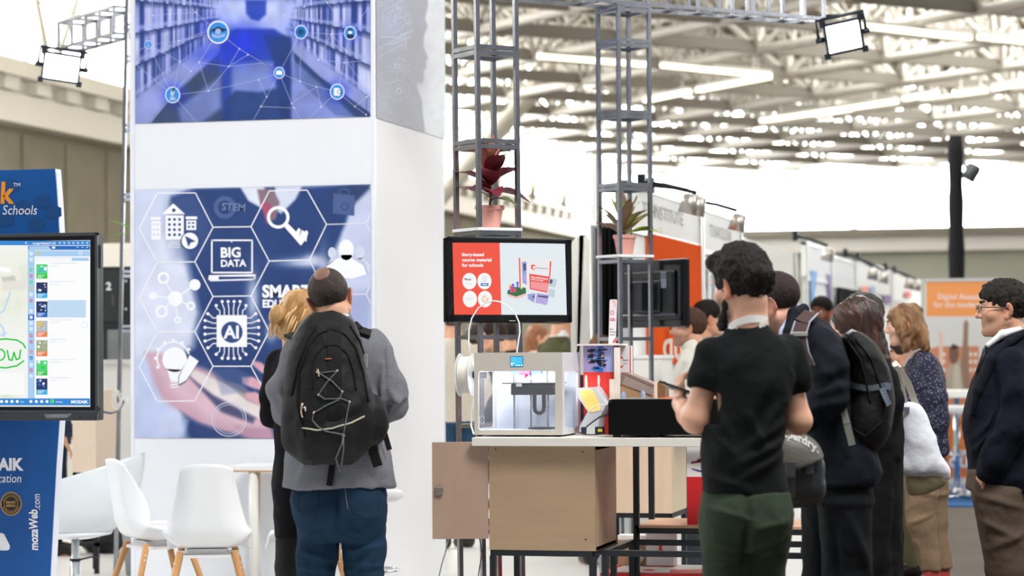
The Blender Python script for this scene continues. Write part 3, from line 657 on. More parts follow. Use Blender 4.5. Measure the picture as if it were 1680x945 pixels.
for a, c_ in (((1300, 250), (1480, 160)), ((1296, 300), (1430, 230)), ((1310, 190), (1460, 200))): p.line(z3([a, c_]), .7, 0, 1)
p.mb.build('printed_graphics', [M('orbit_ink', '#dfe8fb', .5)], poster3)
for o in (poster, poster2, poster3): o.location = -tower.location
# ------------------------------------------------------------------ metal lattice posts and beams
m_steel = M('bare_steel', '#9c9fa6', .27, 1.0, noise=.22, nscale=9, bump=.05, bscale=40)
m_black = M('black_steel', '#22262b', .45, .3)
m_blackp = M('black_plastic', '#121417', .35)
m_blackg = M('gloss_black', '#0c0e11', .12)
m_greyp = M('grey_plastic', '#54575c', .5)
m_chrome = M('chrome', '#dfe3e6', .12, 1.0)
TS, TW = .213, .021
def lattice_post(name, label, cornerpx, d, z0, z1, rings, shelves=(), group=None):
    F = at(cornerpx, 575, d); F.z = 0.012; z0 -= .012
    t = thing(name, label, 'metal frame', F, group=group)
    cs = [Vector((0, 0, 0)), U * TS, (U + V) * TS, V * TS]
    for c in cs: b = MB(); b.bar(c + ZV * z0, c + ZV * (z1 - .012), TW, TW, U); b.build('post', m_steel, t)
    for z in rings:
        b = MB(); z -= .012
        for i in range(4):
            a, c = cs[i], cs[(i + 1) % 4]; e = (c - a).normalized() * TW / 2
            for dz in ((-.013, .013) if (int(z * 100) % 2) else (0,)): b.bar(a + e + ZV * (z + dz), c - e + ZV * (z + dz), TW * .95, TW * .95)
        b.build('ring', m_steel, t)
    return t, F, cs
zat = lambda py, px, d: at(px, py, d).z
lt, LF, lcs = lattice_post('lattice_post', 'square metal lattice post holding the monitor and the dark red leaved plant', 791.5, 11.4, .012, 3.6, [zat(y, 789, 11.4) for y in (-70, 79, 234, 386, 553, 700, 860)], group='metal lattice posts')
rt, RF, rcs = lattice_post('lattice_post', 'square metal lattice post holding the monitor seen from its back and the green plant', 1018, 14.0, .012, zat(4, 1014, 14), [zat(y, 1014, 14.0) for y in (9, 67, 185, 305, 428, 556, 690)], group='metal lattice posts')
def shelf_board(parent, z, cs):
    b = MB(); b.prism([(0, 0), (TS + .03, 0), (TS + .03, .014), (0, .014)], 0, TS + .03, frame(Vector((0, 0, z)) - U * .015 - V * .015, U, ZV)); b.build('shelf', M('white_board', '#eef0f2', .45), parent)
lt.rotation_euler = Matrix.Rotation(-.006, 3, Vector((-math.sin(YAW), math.cos(YAW), 0))).to_euler()
zsl = zat(386, 789, 11.4) + .012; zsr = zat(428, 1014, 14) + .012
shelf_board(lt, zsl, lcs); shelf_board(rt, zsr, rcs)
# overhead beam from the right post towards the flood light
def box_beam(name, label, A, dirv, length, w, h, n, side, post=TW, group=None, offs=None):
    """A: lower near corner; dirv along, side across"""
    t = thing(name, label, 'metal frame', A, group=group); e = [Vector((0, 0, 0)), side * w, side * w + ZV * h, ZV * h]
    for c in e: b = MB(); b.bar(c, c + dirv * length, post, post); b.build('chord', m_steel, t)
    for k in range(n + 1):
        q = dirv * (length * k / n) if offs is None else dirv * offs[k]
        b = MB()
        for i in range(4): b.bar(q + e[i], q + e[(i + 1) % 4], post * .9, post * .9, dirv)
        b.build('ring', m_steel, t)
    return t
zB = zat(4, 1014, 14) + .011
def on_line(px, P0, dv):
    r = ray(px, 100); r2 = Vector((r.x, r.y)); A = Vector((P0.x, P0.y)); D = Vector((dv.x, dv.y)); det = r2.x * -D.y + r2.y * D.x
    t = (A.x * r2.y - A.y * r2.x) / (D.y * r2.x * 1.0 - D.x * r2.y) * -1.0
    # solve s*r2 = A + t*D
    s_, t_ = np.linalg.solve(np.array([[r2.x, -D.x], [r2.y, -D.y]]), np.array([A.x, A.y])); return t_
tA, tB = on_line(752, RF, U), on_line(1352, RF, U)
A = RF + U * tA; A.z = zB
offs = [on_line(x, RF, U) - tA for x in (752, 790, 830, 870, 985, 1062, 1130, 1180, 1237, 1262, 1320, 1352)]
beam = box_beam('lattice_beam', 'horizontal metal lattice beam crossing over the posts to the right flood light', A, U, tB - tA, TS, TS * 1.05  , 11, V, offs=offs, group='overhead lattice beams')
# white letters board lying in the beam
bp = Print(A + V * .1, -V); 
b = MB(); q0, q1 = on_line(1090, RF, U) - tA, on_line(1190, RF, U) - tA
mm = frame(U * q0 + V * .1 + ZV * .02, U, ZV)
b.prism([(0, .07), (q1 - q0, .07), (q1 - q0, .2), (0, .2)], 0, .012, mm); b.build('sign_board', M('white_sign', '#f3f3f3', .5), beam)
# left scaffold: leaning post with rungs and a beam running back to the flood light
a0, a1 = at(192.5, 800, 15.7), at(209.5, -40, 15.7); dd = (a1 - a0).normalized(); base = a0 - dd * ((a0.z - .012) / dd.z)
sc = thing('lattice_post', 'thin metal lattice post left of the white tower, partly hidden behind it', 'metal frame', base, group='metal lattice posts')
side_r = Vector((.86, .5, 0)) * .15
for o in (Vector((0, 0, 0)), side_r, Vector((-.08, .16, 0)) + side_r): b = MB(); b.bar(o, o + (a1 - base), .022, .022); b.build('post', m_steel, sc)
for y in (51, 103, 216, 330, 456, 546):
    P = at(206, y, 15.7).z; tt = P / (a1 - base).z; c = (a1 - base) * tt
    b = MB(); b.bar(c, c + side_r, .02, .02); b.bar(c + side_r, c + side_r + Vector((-.08, .16, 0)), .02, .02); b.bar(c + ZV * .03, c + side_r + ZV * .03, .018, .018); b.build('ring', m_steel, sc)
E = at(96, 86, 16.7); L0 = at(214, 47, 15.7)
bd = (L0 - E); bd.z = 0; bl = bd.length; bd.normalize()
E.z = zat(47, 214, 15.7)
lbeam = box_beam('lattice_beam', 'short metal lattice beam at the top left carrying the left flood light', E, bd, bl - .26, .18, .175, 4, Vector((-bd.y, bd.x, 0)), post=.02, group='overhead lattice beams')

# flood lights
m_flood = M('flood_glow', '#f4faff', .3, emit=14.0)
m_flhouse = M('flood_housing', '#39434c', .4, .6)
def flood(label, c, w, h, aim, roll, power, mount):
    t = thing('flood_light', label, 'flood light', c, group='flood lights on the beams')
    q = (Vector(aim) - Vector(c)).normalized(); X = q.cross(ZV).normalized(); Z = X.cross(q); m = Matrix((X, -q, Z)).transposed().to_4x4() @ Matrix.Rotation(roll, 4, 'Y')
    # local -y looks towards the aim
    b = MB(); fw = .016
    for (x0, x1, z0, z1) in ((-w / 2, w / 2, h / 2 - fw, h / 2), (-w / 2, w / 2, -h / 2, -h / 2 + fw), (-w / 2, -w / 2 + fw, -h / 2, h / 2), (w / 2 - fw, w / 2, -h / 2, h / 2)): b.box((x0, -.012, z0), (x1, .02, z1), m)
    for sx in (-1, 1):
        for sz in (-1, 1): b.box((sx * w / 2 - .018, -.016, sz * h / 2 - .018), (sx * w / 2 + .018, .014, sz * h / 2 + .018), m)
    b.build('frame', m_flhouse, t)
    b = MB(); b.box((-w / 2 + .01, .02, -h / 2 + .01), (w / 2 - .01, .06, h / 2 - .01), m, bev=.006)
    for i in range(9): x = -w * .4 + i * w * .1; b.box((x - .003, .06, -h * .4), (x + .003, .09, h * .4), m)
    b.build('housing', m_flhouse, t)
    b = MB(); b.box((-w / 2 + fw, -.002, -h / 2 + fw), (w / 2 - fw, .004, h / 2 - fw), m); b.build('lens', m_flood, t)
    b = MB(); b.tube([m @ Vector((-w / 2 - .03, .03, 0)), m @ Vector((-w / 2 - .03, .03, h * .62)), m @ Vector((w / 2 + .03, .03, h * .62)), m @ Vector((w / 2 + .03, .03, 0))], .011, 8)
    for sx in (-1, 1): b.tube([m @ Vector((sx * (w / 2 + .05), .03, 0)), m @ Vector((sx * w / 2, .03, 0))], .016, 8)
    mt = Vector(mount) - Vector(c); b.tube([m @ Vector((0, .03, h * .62)), mt], .012, 8); b.build('bracket', m_flhouse, t)
    d = bpy.data.lights.new('flood', 'SPOT'); d.energy = power; d.spot_size = 2.2; d.spot_blend = .8; d.shadow_soft_size = .1; d.color = (.93, .97, 1)
    l = bpy.data.objects.new('flood_lamp', d); C.objects.link(l); l.parent = t; l.rotation_euler = q.to_track_quat('-Z', 'Y').to_euler(); l.location = q * .03
    return t
fc = at(1384, 60, on_line(1356, RF, U) and (RF + U * on_line(1384, RF, U) - CO).dot(CAM_R @ Vector((0, 0, -1))))
flood('lit flood light hanging at the right end of the long lattice beam', fc, .235, .2, CO + Vector((2.6, 3, -2.0)), .22, 150, A + U * (tB - tA) + V * .05 + ZV * .02)
fl = at(101, 111, 16.6)
flood('lit flood light hanging under the short lattice beam at the top left', fl, .26, .195, CO + Vector((-2.2, 3, -1.0)), -.14, 110, E + bd * .04 + ZV * .01)

# ------------------------------------------------------------------ monitors
def monitor(name, label, c, w, h, ex, depth=.05, group=None):
    """c: centre of the screen front; ex: right-hand direction seen from its front"""
    ex = Vector(ex).normalized(); t = thing(name, label, 'monitor', c, group=group); m = frame((0, 0, 0), ex, ZV); bz = .036
    b = MB(); b.box((-w / 2, 0, -h / 2), (w / 2, depth * .55, h / 2), m, bev=.008); 
    b.build('casing', m_blackg, t)
    b = MB()
    for (x0, x1, z0, z1) in ((-w / 2 + .004, w / 2 - .004, h / 2 - bz * .75, h / 2 - .004), (-w / 2 + .004, w / 2 - .004, -h / 2 + .004, -h / 2 + bz * 1.15), (-w / 2 + .004, -w / 2 + bz, -h / 2, h / 2), (w / 2 - bz * .95, w / 2 - .004, -h / 2, h / 2)): b.box((x0, -.006, z0 + .002), (x1, .004, z1 - .002), m, bev=.003)
    b.build('bezel', m_blackg, t)
    b = MB(); b.box((-w * .36, depth * .5, -h * .33), (w * .36, depth, h * .34), m, bev=.012); b.box((-w * .2, depth, -h * .28), (w * .2, depth * 1.35, h * .2), m, bev=.01)
    b.box((-w * .44, depth * .5, -h * .40), (w * .44, depth * .8, -h * .30), m, bev=.01)
    for i in range(3): b.box((-w * .3, depth, h * (.22 + i * .03)), (w * .3, depth + .003, h * (.232 + i * .03)), m)
    b.build('back_cover', m_blackp, t)
    return t, m
TVN = -V
P0 = LF + U * .11 - V * .065
def onP(px, py, P0, n): r = ray(px, py); return CO + r * ((P0 - CO).dot(n) / r.dot(n))
tc_ = onP(835, 460, P0, TVN); cl_, cr_ = onP(731, 460, P0, TVN), onP(938.5, 460, P0, TVN); tw = (cr_ - cl_).length
thh = onP(835, 389.8, P0, TVN).z - onP(835, 530.0, P0, TVN).z; tc_.z = onP(835, 389.8, P0, TVN).z - thh / 2; tc_ = (cl_ + cr_) / 2 * 1.0 + ZV * (tc_.z - ((cl_ + cr_) / 2).z)
tv, tvm = monitor('monitor', 'black monitor showing red and white course slide, above the 3D printer', tc_, tw, thh, U, group='monitors on the lattice posts')
b = MB(); b.box((-.09, .045, -.09), (.09, .066 - TW / 2 + .002, .09), tvm); b.build('wall_mount', m_black, tv)
p = Print(tc_ + TVN * .0045, TVN, .0004)
def zz(x, y): return (720 + x / 5.252, 380 + y / 5.252)
def ZP(pts): return [zz(*q) for q in pts]
p.poly(ZP([(117, 95), (523, 97), (539, 729), (132, 729)]), 0, 0); p.poly(ZP([(523, 97), (1087, 103), (1102, 720), (539, 729)]), 1, 0)
for i, s_ in enumerate(('Story-based', 'course material', 'for schools')): p.text(s_, *zz(197 + i * 1, 211 + i * 45.5), 7.6, 2, 1, .035, 1.02 if i else 1.0, ang=0)
for c in ((263, 427), (392, 427), (267, 581), (397, 581)): p.disc(zz(*c), 61 / 5.252, 2, 1, 28, ry=71 / 5.252)
p.text('bett', *zz(230, 420), 5.6, 3, 2, .02); p.disc(zz(224, 408), 1.3, 4, 2); p.text('for schools', *zz(232, 453), 2.4, 6, 2)
for i in range(4): p.line(ZP([(372, 388 + i * 14), (414, 388 + i * 14)]), .7, 6, 2)
p.rect(*zz(360, 444), *zz(426, 468), 5, 2); p.line(ZP([(372, 456), (414, 456)]), 1.4, 2, 3); p.line(ZP([(222, 575), (302, 573)]), .5, 6, 2); p.line(ZP([(240, 590), (286, 589)]), .5, 6, 2)
p.ring(zz(398, 580), 4.6, 1.5, 7, 2, ry=4.9, a0=-30, a1=285); p.ring(zz(404, 578), 2.0, .7, 7, 2)
# package picture on the slide
p.poly(ZP([(688, 226), (700, 228), (706, 480), (694, 478)]), 0, 1); p.poly(ZP([(700, 228), (985, 236), (940, 580), (706, 480)]), 8, 1)
p.poly(ZP([(714, 262), (752, 256), (756, 460), (720, 440)]), 9, 2); p.poly(ZP([(724, 280), (750, 270), (752, 330), (728, 340)]), 10, 3); p.poly(ZP([(728, 380), (750, 370), (752, 440), (730, 420)]), 11, 3)
p.poly(ZP([(778, 362), (955, 388), (934, 528), (782, 496)]), 12, 2); p.poly(ZP([(955, 256), (969, 258), (958, 395), (948, 390)]), 0, 2)
p.poly(ZP([(790, 428), (944, 446), (934, 516), (790, 486)]), 13, 3); p.text('City of the Future', *zz(792, 398), 4.2, 2, 3, .03, .9, ang=-7); p.text('the future of cities', *zz(792, 415), 3.0, 2, 3, .03, .9, ang=-7)
p.poly(ZP([(793, 290), (812, 283), (830, 290), (830, 322), (811, 331), (793, 318)]), 0, 3); p.poly(ZP([(808, 300), (826, 296), (826, 316), (809, 322)]), 2, 4); p.text('MAKERS RED BOX', *zz(836, 316), 2.6, 14, 3, .02, .95, ang=-6)
p.poly(ZP([(590, 508), (640, 476), (748, 484), (750, 530), (665, 560), (588, 535)]), 15, 3); p.poly(ZP([(588, 535), (665, 548), (750, 516), (750, 550), (668, 580), (588, 556)]), 16, 2)
for pts, mi in ((([(610, 470), (622, 462), (634, 470), (634, 526), (612, 522)]), 17), (([(640, 488), (662, 486), (662, 524), (640, 520)]), 0), (([(598, 456), (614, 454), (612, 500), (600, 496)]), 18), (([(668, 444), (684, 444), (682, 490), (670, 488)]), 5), (([(624, 450), (646, 448), (648, 484), (636, 480)]), 19), (([(702, 480), (718, 482), (716, 496), (704, 494)]), 18)): p.poly(ZP(pts), mi, 4)
p.disc(zz(676, 442), 2.1, 5, 5)
p.poly(ZP([(762, 540), (830, 530), (818, 612), (766, 580)]), 9, 3); p.poly(ZP([(842, 528), (950, 546), (928, 634), (830, 612)]), 11, 4); p.poly(ZP([(850, 548), (938, 556), (934, 574), (846, 560)]), 10, 5); p.poly(ZP([(952, 400), (1020, 412), (1000, 480), (944, 470)]), 20, 3); p.poly(ZP([(944, 490), (1000, 500), (994, 570), (940, 556)]), 20, 4); p.poly(ZP([(956, 410), (980, 414), (972, 450), (950, 446)]), 10, 5); p.poly(ZP([(800, 560), (824, 545), (822, 580)]), 10, 5)
SE = dict(rough=.4)
def screen_mat(n, c, e):
    m = M(n, c, .3, emit=e); m.node_tree.nodes['Principled BSDF'].inputs['Base Color'].default_value = (.015, .015, .018, 1); return m
def scr(n, c, e=.95): return screen_mat('screen_' + n, c, e)
def scr_list(): return [scr('red', '#f4533c'), scr('pale', '#eaf4f8', .9), scr('white', '#ffffff', .9), scr('ink', '#33325c'), scr('magenta', '#d51f7c'), scr('blue', '#2272b8'), scr('grey', '#b8c4c9'), scr('gold', '#f2ae45'), scr('box', '#f3f2f5', .9), scr('lilac', '#9aa3d8'), scr('slate', '#50547c'), scr('mauve', '#b9aade'), scr('redbox', '#ee5a55'), scr('pink', '#f59a9d'), scr('inkgrey', '#6a7379'), scr('green', '#2e6f42'), scr('blush', '#f2c6c6'), scr('pinkish', '#e040b8'), scr('yellow', '#e9d75e'), scr('violet', '#7a5bd0'), scr('paleblue', '#c3d6dc')]
p.mb.build('screen', scr_list(), tv, M4=Matrix.Translation(-tc_))
p = Print(tc_ + TVN * .0066, TVN, .0003); p.text('SAMSUNG', *zz(606, 772), 2.0, 0, 0, .03, 1.12); p.mb.build('logo', [M('silver_print', '#d8dbde', .3)], tv, M4=Matrix.Translation(-tc_))
# the second one, seen from its back
P1 = RF + U * (TS + .09) + V * .1
nb = U
w2 = .70; cb = onP(1063, 482, P1, nb)
tb_, tbm = monitor('monitor', 'black monitor seen from its back, on the right lattice post', cb + U * .05, w2, .395, V, group='monitors on the lattice posts')
# (front looks along U, away from us)
b = MB(); b.box((-.06, .05, -.1), (.06, .135, .06), tbm); b.build('wall_mount', m_black, tb_)
p = Print(cb, -U, .0005); Pb = onP(1085, 462, cb, nb); 
b = MB(); mb2 = frame(Vector((0, 0, 0)), -V, ZV)
b.box((.135, -.0528, .03), (.19, -.0505, .125), mb2); b.build('label_sticker', M('grey_sticker', '#8f96a3', .6), tb_)
b = MB(); b.tube([mb2 @ Vector((-.3, -.05, -.125)), mb2 @ Vector((.28, -.05, -.125))], .006, 8)
for i in range(8): b.box((-.15, -.071, .06 - i * .022), (-.135, -.067, .072 - i * .022), mb2)
b.build('back_trim', M('satin_black_trim', '#5a6068', .3, .6), tb_)

# ------------------------------------------------------------------ potted plants
def leaf_mesh(mb, base, dirv, length, width, droop, mi, twist=0.0, wav=.0):
    d = Vector(dirv).normalized(); s = d.cross(ZV)
    s = s.normalized() if s.length > .05 else Vector((1, 0, 0)); s = (Matrix.Rotation(twist, 3, d) @ s); n = s.cross(d); N = 7; vs, fs = [], []
    for i in range(N + 1):
        t = i / N; w = width * math.sin(PI * min(1, t * .93 + .06)) ** .8 * (1 - .25 * t); c = Vector(base) + d * (length * t) - ZV * (droop * length * t * t)
        for k, u in enumerate((-1, -.5, 0, .5, 1)): vs.append(c + s * (u * w / 2) + n * (abs(u) * w * .16 + wav * width * math.sin(9 * t + 3 * u)))
    for i in range(N):
        for k in range(4): fs.append((i * 5 + k, i * 5 + k + 1, (i + 1) * 5 + k + 1, (i + 1) * 5 + k))
    mb._add(vs, fs, True, mi)
m_pot = M('pink_pot', '#dd9f93', .6, noise=.05, nscale=10); m_soil = M('soil', '#3b2d24', .95)
def potted(label, base, h, r, leaves, cols, seed, catg):
    t = thing('potted_plant', label, 'potted plant', base, group='potted plants on the lattice posts'); rr = random.Random(seed)
    b = MB(); n = 40; prof = [(.66, 0), (.68, .02), (.92, .80), (.94, .82), (1.02, .84), (1.04, .97), (1.0, 1.0), (.93, .99), (.9, .86)]
    vs, fs = [], []
    for q, z in prof:
        for k in range(n):
            f = 1.0 - (.035 if (k % 4 < 2 and .02 < z < .82) else 0); a = 2 * PI * k / n; vs.append((r * q * f * math.cos(a), r * q * f * math.sin(a), h * z))
    for i in range(len(prof) - 1):
        for k in range(n): fs.append((i * n + k, i * n + (k + 1) % n, (i + 1) * n + (k + 1) % n, (i + 1) * n + k))
    fs.append(tuple(range(n))[::-1]); b._add(vs, fs, False); b.build('pot', m_pot, t)
    b = MB(); b.lathe([(r * .9, h * .86), (r * .3, h * .9), (.001, h * .9)], n=20); b.build('soil', m_soil, t)
    b = MB(); b.tube([(0, 0, h * .85), (.006, .004, h * 1.5), (.0, .01, leaves[0])], [.007, .006, .004], 6); b.build('stem', M('plant_stem', '#7d7348', .8), t)
    b = MB()
    for (z, az, el, L, W, dr, mi) in leaves[1]:
        q = Vector((math.cos(az) * math.cos(el), math.sin(az) * math.cos(el), math.sin(el))); leaf_mesh(b, (0, 0, z), q, L * 1.4, W * 1.45, dr, mi, rr.uniform(-.4, .4), .04)
    b.build('leaves', cols, t); return t
sL = 4000 / 11.5; hp = 38 / sL
rr = random.Random(2); lv = []
# image right in the post's frame is R (camera right); azimuth measured in world
aR = YAW
for (z, side, el, L, W, dr, mi) in ((.16, .2, .35, .15, .075, .5, 0), (.15, 2.9, .5, .13, .06, .2, 0), (.17, 1.4, .3, .12, .07, .4, 0), (.17, -1.3, .35, .13, .075, .5, 0), (.2, 3.0, .7, .15, .065, .3, 0), (.2, .1, .8, .15, .08, .3, 0), (.21, -1.7, .7, .15, .085, .35, 0), (.22, 2.5, .5, .14, .055, .2, 1),
                                  (.24, .5, 1.0, .15, .07, .2, 0), (.25, -1.0, .9, .14, .075, .3, 0), (.26, 3.0, 1.1, .13, .05, .15, 1), (.27, .3, 1.1, .14, .05, .1, 2), (.27, -.6, 1.25, .13, .045, .1, 2), (.28, 2.2, 1.3, .12, .04, .1, 2), (.29, -2.0, 1.2, .12, .045, .1, 2), (.2, 1.9, .6, .13, .07, .3, 0), (.13, -.6, .35, .12, .05, .5, 3), (.18, -2.4, .4, .12, .06, .4, 0), (.3, .9, 1.35, .11, .035, .0, 2), (.25, -2.6, 1.1, .15, .06, .1, 1)): lv.append((z, side + aR, el, L, W, dr, mi))
mk = [M('leaf_maroon', '#5d2a37', .35, noise=.3, nscale=14, col2='#8a3440'), M('leaf_red', '#8b3a44', .4, noise=.3, nscale=20, col2='#b95c4c'), M('leaf_orange', '#c98a63', .45, noise=.3, nscale=25, col2='#94504a'), M('leaf_green_vein', '#7d9160', .4, noise=.3, nscale=25, col2='#4b3f45')]
pc = LF + (U + V) * TS / 2 + ZV * (zsl + .014)
potted('dark red and orange leaved plant in a ribbed pink pot above the monitor', pc, hp, 24 / sL, (.32, lv), mk, 3, 0)
sR = 4000 / 14.15; lv2 = []
for (z, side, el, L, W, dr, mi) in ((.11, .0, .55, .16, .05, .35, 0), (.12, .3, .8, .17, .05, .2, 2), (.13, 2.9, .9, .17, .05, .15, 2), (.12, 3.1, .5, .12, .05, .1, 1), (.13, 2.5, 1.15, .18, .05, .05, 0), (.14, -1.4, 1.0, .17, .055, .15, 1), (.13, .9, 1.1, .18, .05, .1, 2), (.14, -.6, .9, .16, .05, .3, 2), (.15, 1.8, 1.3, .17, .045, 0, 1), (.16, -2.2, 1.2, .16, .045, .1, 0), (.12, -.2, .35, .15, .055, .3, 0), (.12, -2.8, .8, .16, .045, .1, 1), (.15, .1, 1.2, .15, .045, .25, 3)): lv2.append((z, side + aR, el, L * 1.12, W * 1.15, dr, mi))
mk2 = [M('leaf_green', '#86a650', .4, noise=.3, nscale=22, col2='#b9bf66'), M('leaf_brown', '#6f4f43', .4, noise=.3, nscale=22, col2='#8d7450'), M('leaf_olive', '#9a9a55', .4, noise=.3, nscale=22, col2='#6a4a42'), M('leaf_yellow', '#d0bc5c', .4, noise=.3, nscale=22, col2='#8a8a45')]
pc2 = RF + (U + V) * TS / 2 + ZV * (zsr + .014)
potted('green and brown leaved plant in a pink pot above the monitor seen from its back', pc2, 33 / sR, 19 / sR, (.17, lv2), mk2, 5, 0)
# ------------------------------------------------------------------ counter, cabinets and racks
def bxY(mb, x0, y0, x1, y1, Y0, Y1, bev=0.0, mi=0, off=Vector((0, 0, 0))):
    A, B = onY(x0, y1, Y0) - off, onY(x1, y0, Y0) - off; return mb.box((A.x, Y0 - off.y, A.z), (B.x, Y1 - off.y, B.z), None, mi, bev)
CY = 10.42; zt = onY(960, 718.5, CY).z; zu = zt - .037; CB = 10.98
cl = onY(774, 718, CY).x; cr = onY(1215, 718, CY).x
m_birch = M('birch_ply', '#a68d70', .55, noise=.07, nscale=3, stretch=(1, 1, 9), bump=.03, bscale=30)
m_birch2 = M('pale_birch', '#d9c0a6', .55, noise=.05, nscale=3, stretch=(9, 1, 1))
m_edge = M('ply_edge', '#d9b48c', .6)
t = thing('counter', 'long white counter top carrying the 3D printer and the black laser cutter', 'counter', ((cl + cr) / 2, CY, 0)); TI = Matrix.Translation(-t.location)
b = MB(); b.box((cl, CY, zu), (cr, CB, zt), None, 0, .002); b.build('worktop', M('whitewashed_wood', '#dcd8d0', .5, noise=.04, nscale=6, stretch=(1, 8, 8)), t, M4=TI)
# low black frame that carries cabinet and counter
zf = onY(890, 903, 10.47).z
x0, x1 = onY(803, 903, 10.47).x, onY(977, 903, 10.47).x; xr = cr - .05
def frame_rack(name, label, xs, ys, z, zlow, mat=m_black, bw=.026, legs=None, top=True):
    t = thing(name, label, 'metal frame', ((xs[0] + xs[-1]) / 2, (ys[0] + ys[-1]) / 2, .012)); I = Matrix.Translation(-t.location)
    b = MB()
    for y in (ys[0], ys[-1]): b.bar((xs[0], y, z - bw / 2), (xs[-1], y, z - bw / 2), bw)
    for x in xs: b.bar((x, ys[0], z - bw / 2), (x, ys[-1], z - bw / 2), bw)
    b.build('rail', mat, t, M4=I)
    for x in xs:
        for y in (ys[0], ys[-1]): b = MB(); b.bar((x, y, zlow), (x, y, z - bw), bw); b.build('leg', mat, t, M4=I)
    return t
fr = frame_rack('base_frame', 'low black metal frame under the front wooden cabinet', [x0 + .013, x1 - .013], [10.485, 10.93], zf, .012)
xq = onY(993, 905, 10.49).x
fr2 = frame_rack('base_frame', 'low black metal frame running right from the front cabinet, behind the green trousers', [xq, onY(1175, 905, 10.49).x, xr + .6], [10.49, 11.1], zf + .004, .012)
# front cabinet with open door
D1 = 10.485 + .45
t = thing('cabinet', 'front birch cabinet under the counter with its door swung open', 'cabinet', (x0, 10.47, zf)); I = Matrix.Translation(-t.location); ztop = zu - .002
b = MB(); b.box((x0, 10.47, zf), (x1, 10.485, ztop)); b.box((x0, D1 - .015, zf), (x1, D1, ztop)); b.box((x0 + .01, 10.486, zf), (x1, D1 - .016, zf + .016)); b.box((x0 + .01, 10.486, ztop - .016), (x1, D1 - .016, ztop))
b.build('body', m_birch, t, M4=I)
b = MB(); b.box((x1 - .016, 10.4852, zf + .001), (x1, D1 - .0152, ztop - .001)); b.build('side_panel', M('birch_side', '#b99a80', .5, noise=.06, nscale=3, stretch=(1, 1, 7)), t, M4=I)
for (px, py) in ((813, 737), (956, 741), (961, 885)): q = onY(px, py, 10.47); b = MB(); b.lathe([(.0035, 0), (.0035, .001)], n=8, mat=Matrix.Translation((q.x, 10.4695, q.z)) @ Matrix.Rotation(PI / 2, 4, 'X')); b.build('screw', m_black, t, M4=I)
hx = x0 - .004; d0 = Vector((hx, 10.475, 0)); q = onY(712.5, 800, 10.44); dl = Vector((q.x - hx, q.y - 10.475 - .03, 0)); dz0, dz1 = onY(712.5, 884.3, 10.42).z, onY(712.5, 725.5, 10.42).z
dv = dl.normalized(); m = frame(d0 + ZV * dz0, -dv, ZV); L = dl.length
b = MB(); b.box((-L, 0, 0), (0, .016, dz1 - dz0), m, bev=.001); dr = b.build('door', M('birch_door', '#a58a79', .38, noise=.08, nscale=3, stretch=(3, 3, 1)), t, M4=I)
b = MB(); b.box((-L - .0015, .001, .001), (-L + .0015, .015, dz1 - dz0 - .001), m); b.build('edge_band', m_edge, dr, M4=I)
b = MB(); zl = (dz1 - dz0) * .5; b.box((-L + .012, -.012, zl - .018), (-L + .046, 0, zl + .018), m, bev=.003); b.lathe([(.004, 0), (.004, .003)], n=10, mat=m @ Matrix.Translation((-L + .04, -.013, zl - .01)) @ Matrix.Rotation(PI / 2, 4, 'X')); b.build('lock', M('dull_nickel', '#8f8a84', .4, .8), dr, M4=I)
for z in (.06, dz1 - dz0 - .06): b = MB(); b.tube([m @ Vector((.002, .004, z - .02)), m @ Vector((.002, .004, z + .02))], .005, 8); b.build('hinge', m_steel, dr, M4=I)
# rear cabinet on its own frame
Y2 = 12.75; zf2 = onY(1057, 842, Y2).z; a0, a1 = onY(965, 800, Y2).x, onY(1102, 800, Y2).x; zt2 = zt - .02
frame_rack('base_frame', 'black metal frame under the rear pale cabinet', [a0 + .013, a1 - .013], [Y2 + .02, Y2 + .44], zf2, .012)
t = thing('cabinet', 'rear pale birch cabinet seen under the counter behind the black uprights', 'cabinet', (a0, Y2, zf2)); I = Matrix.Translation(-t.location)
b = MB(); b.box((a0, Y2, zf2), (a1, Y2 + .45, zt2), bev=.002); b.build('body', m_birch2, t, M4=I)
b = MB(); b.box((a1, Y2 + .004, zf2 + .004), (a1 + .002, Y2 + .446, zt2 - .004)); b.build('side_panel', M('birch_side_pale', '#d9c8ab', .5, noise=.05, nscale=3), t, M4=I)
b = MB(); b.box((a0 - .03, Y2 - .03, zt2), (a1 + .1, Y2 + .5, zt2 + .02)); b.build('top', M('white_top', '#dcdad6', .5), t, M4=I)
# shelf rack with black uprights
ya, yb = 11.12, 11.5; xa, xb = onY(1044, 800, ya).x, xr + .3; zs = onY(1100, 866, ya).z
t = thing('shelf_rack', 'black metal rack with one chipboard shelf under the right part of the counter', 'rack', ((xa + xb) / 2, ya, .012)); I = Matrix.Translation(-t.location)
for x in (xa, xb):
    for y in (ya, yb): b = MB(); b.bar((x, y, .012), (x, y, zu - .002), .026); b.build('upright', m_black, t, M4=I)
for z in (zs - .013, zu - .015):
    b = MB()
    for y in (ya, yb): b.bar((xa, y, z), (xb, y, z), .026)
    for x in (xa, xb): b.bar((x, ya, z), (x, yb, z), .026)
    b.build('rail', m_black, t, M4=I)
b = MB(); b.box((xa - .005, ya - .013, zs), (xb, yb + .1, zs + .012)); b.build('shelf', M('chipboard', '#c69c7c', .7, noise=.08, nscale=30), t, M4=I)
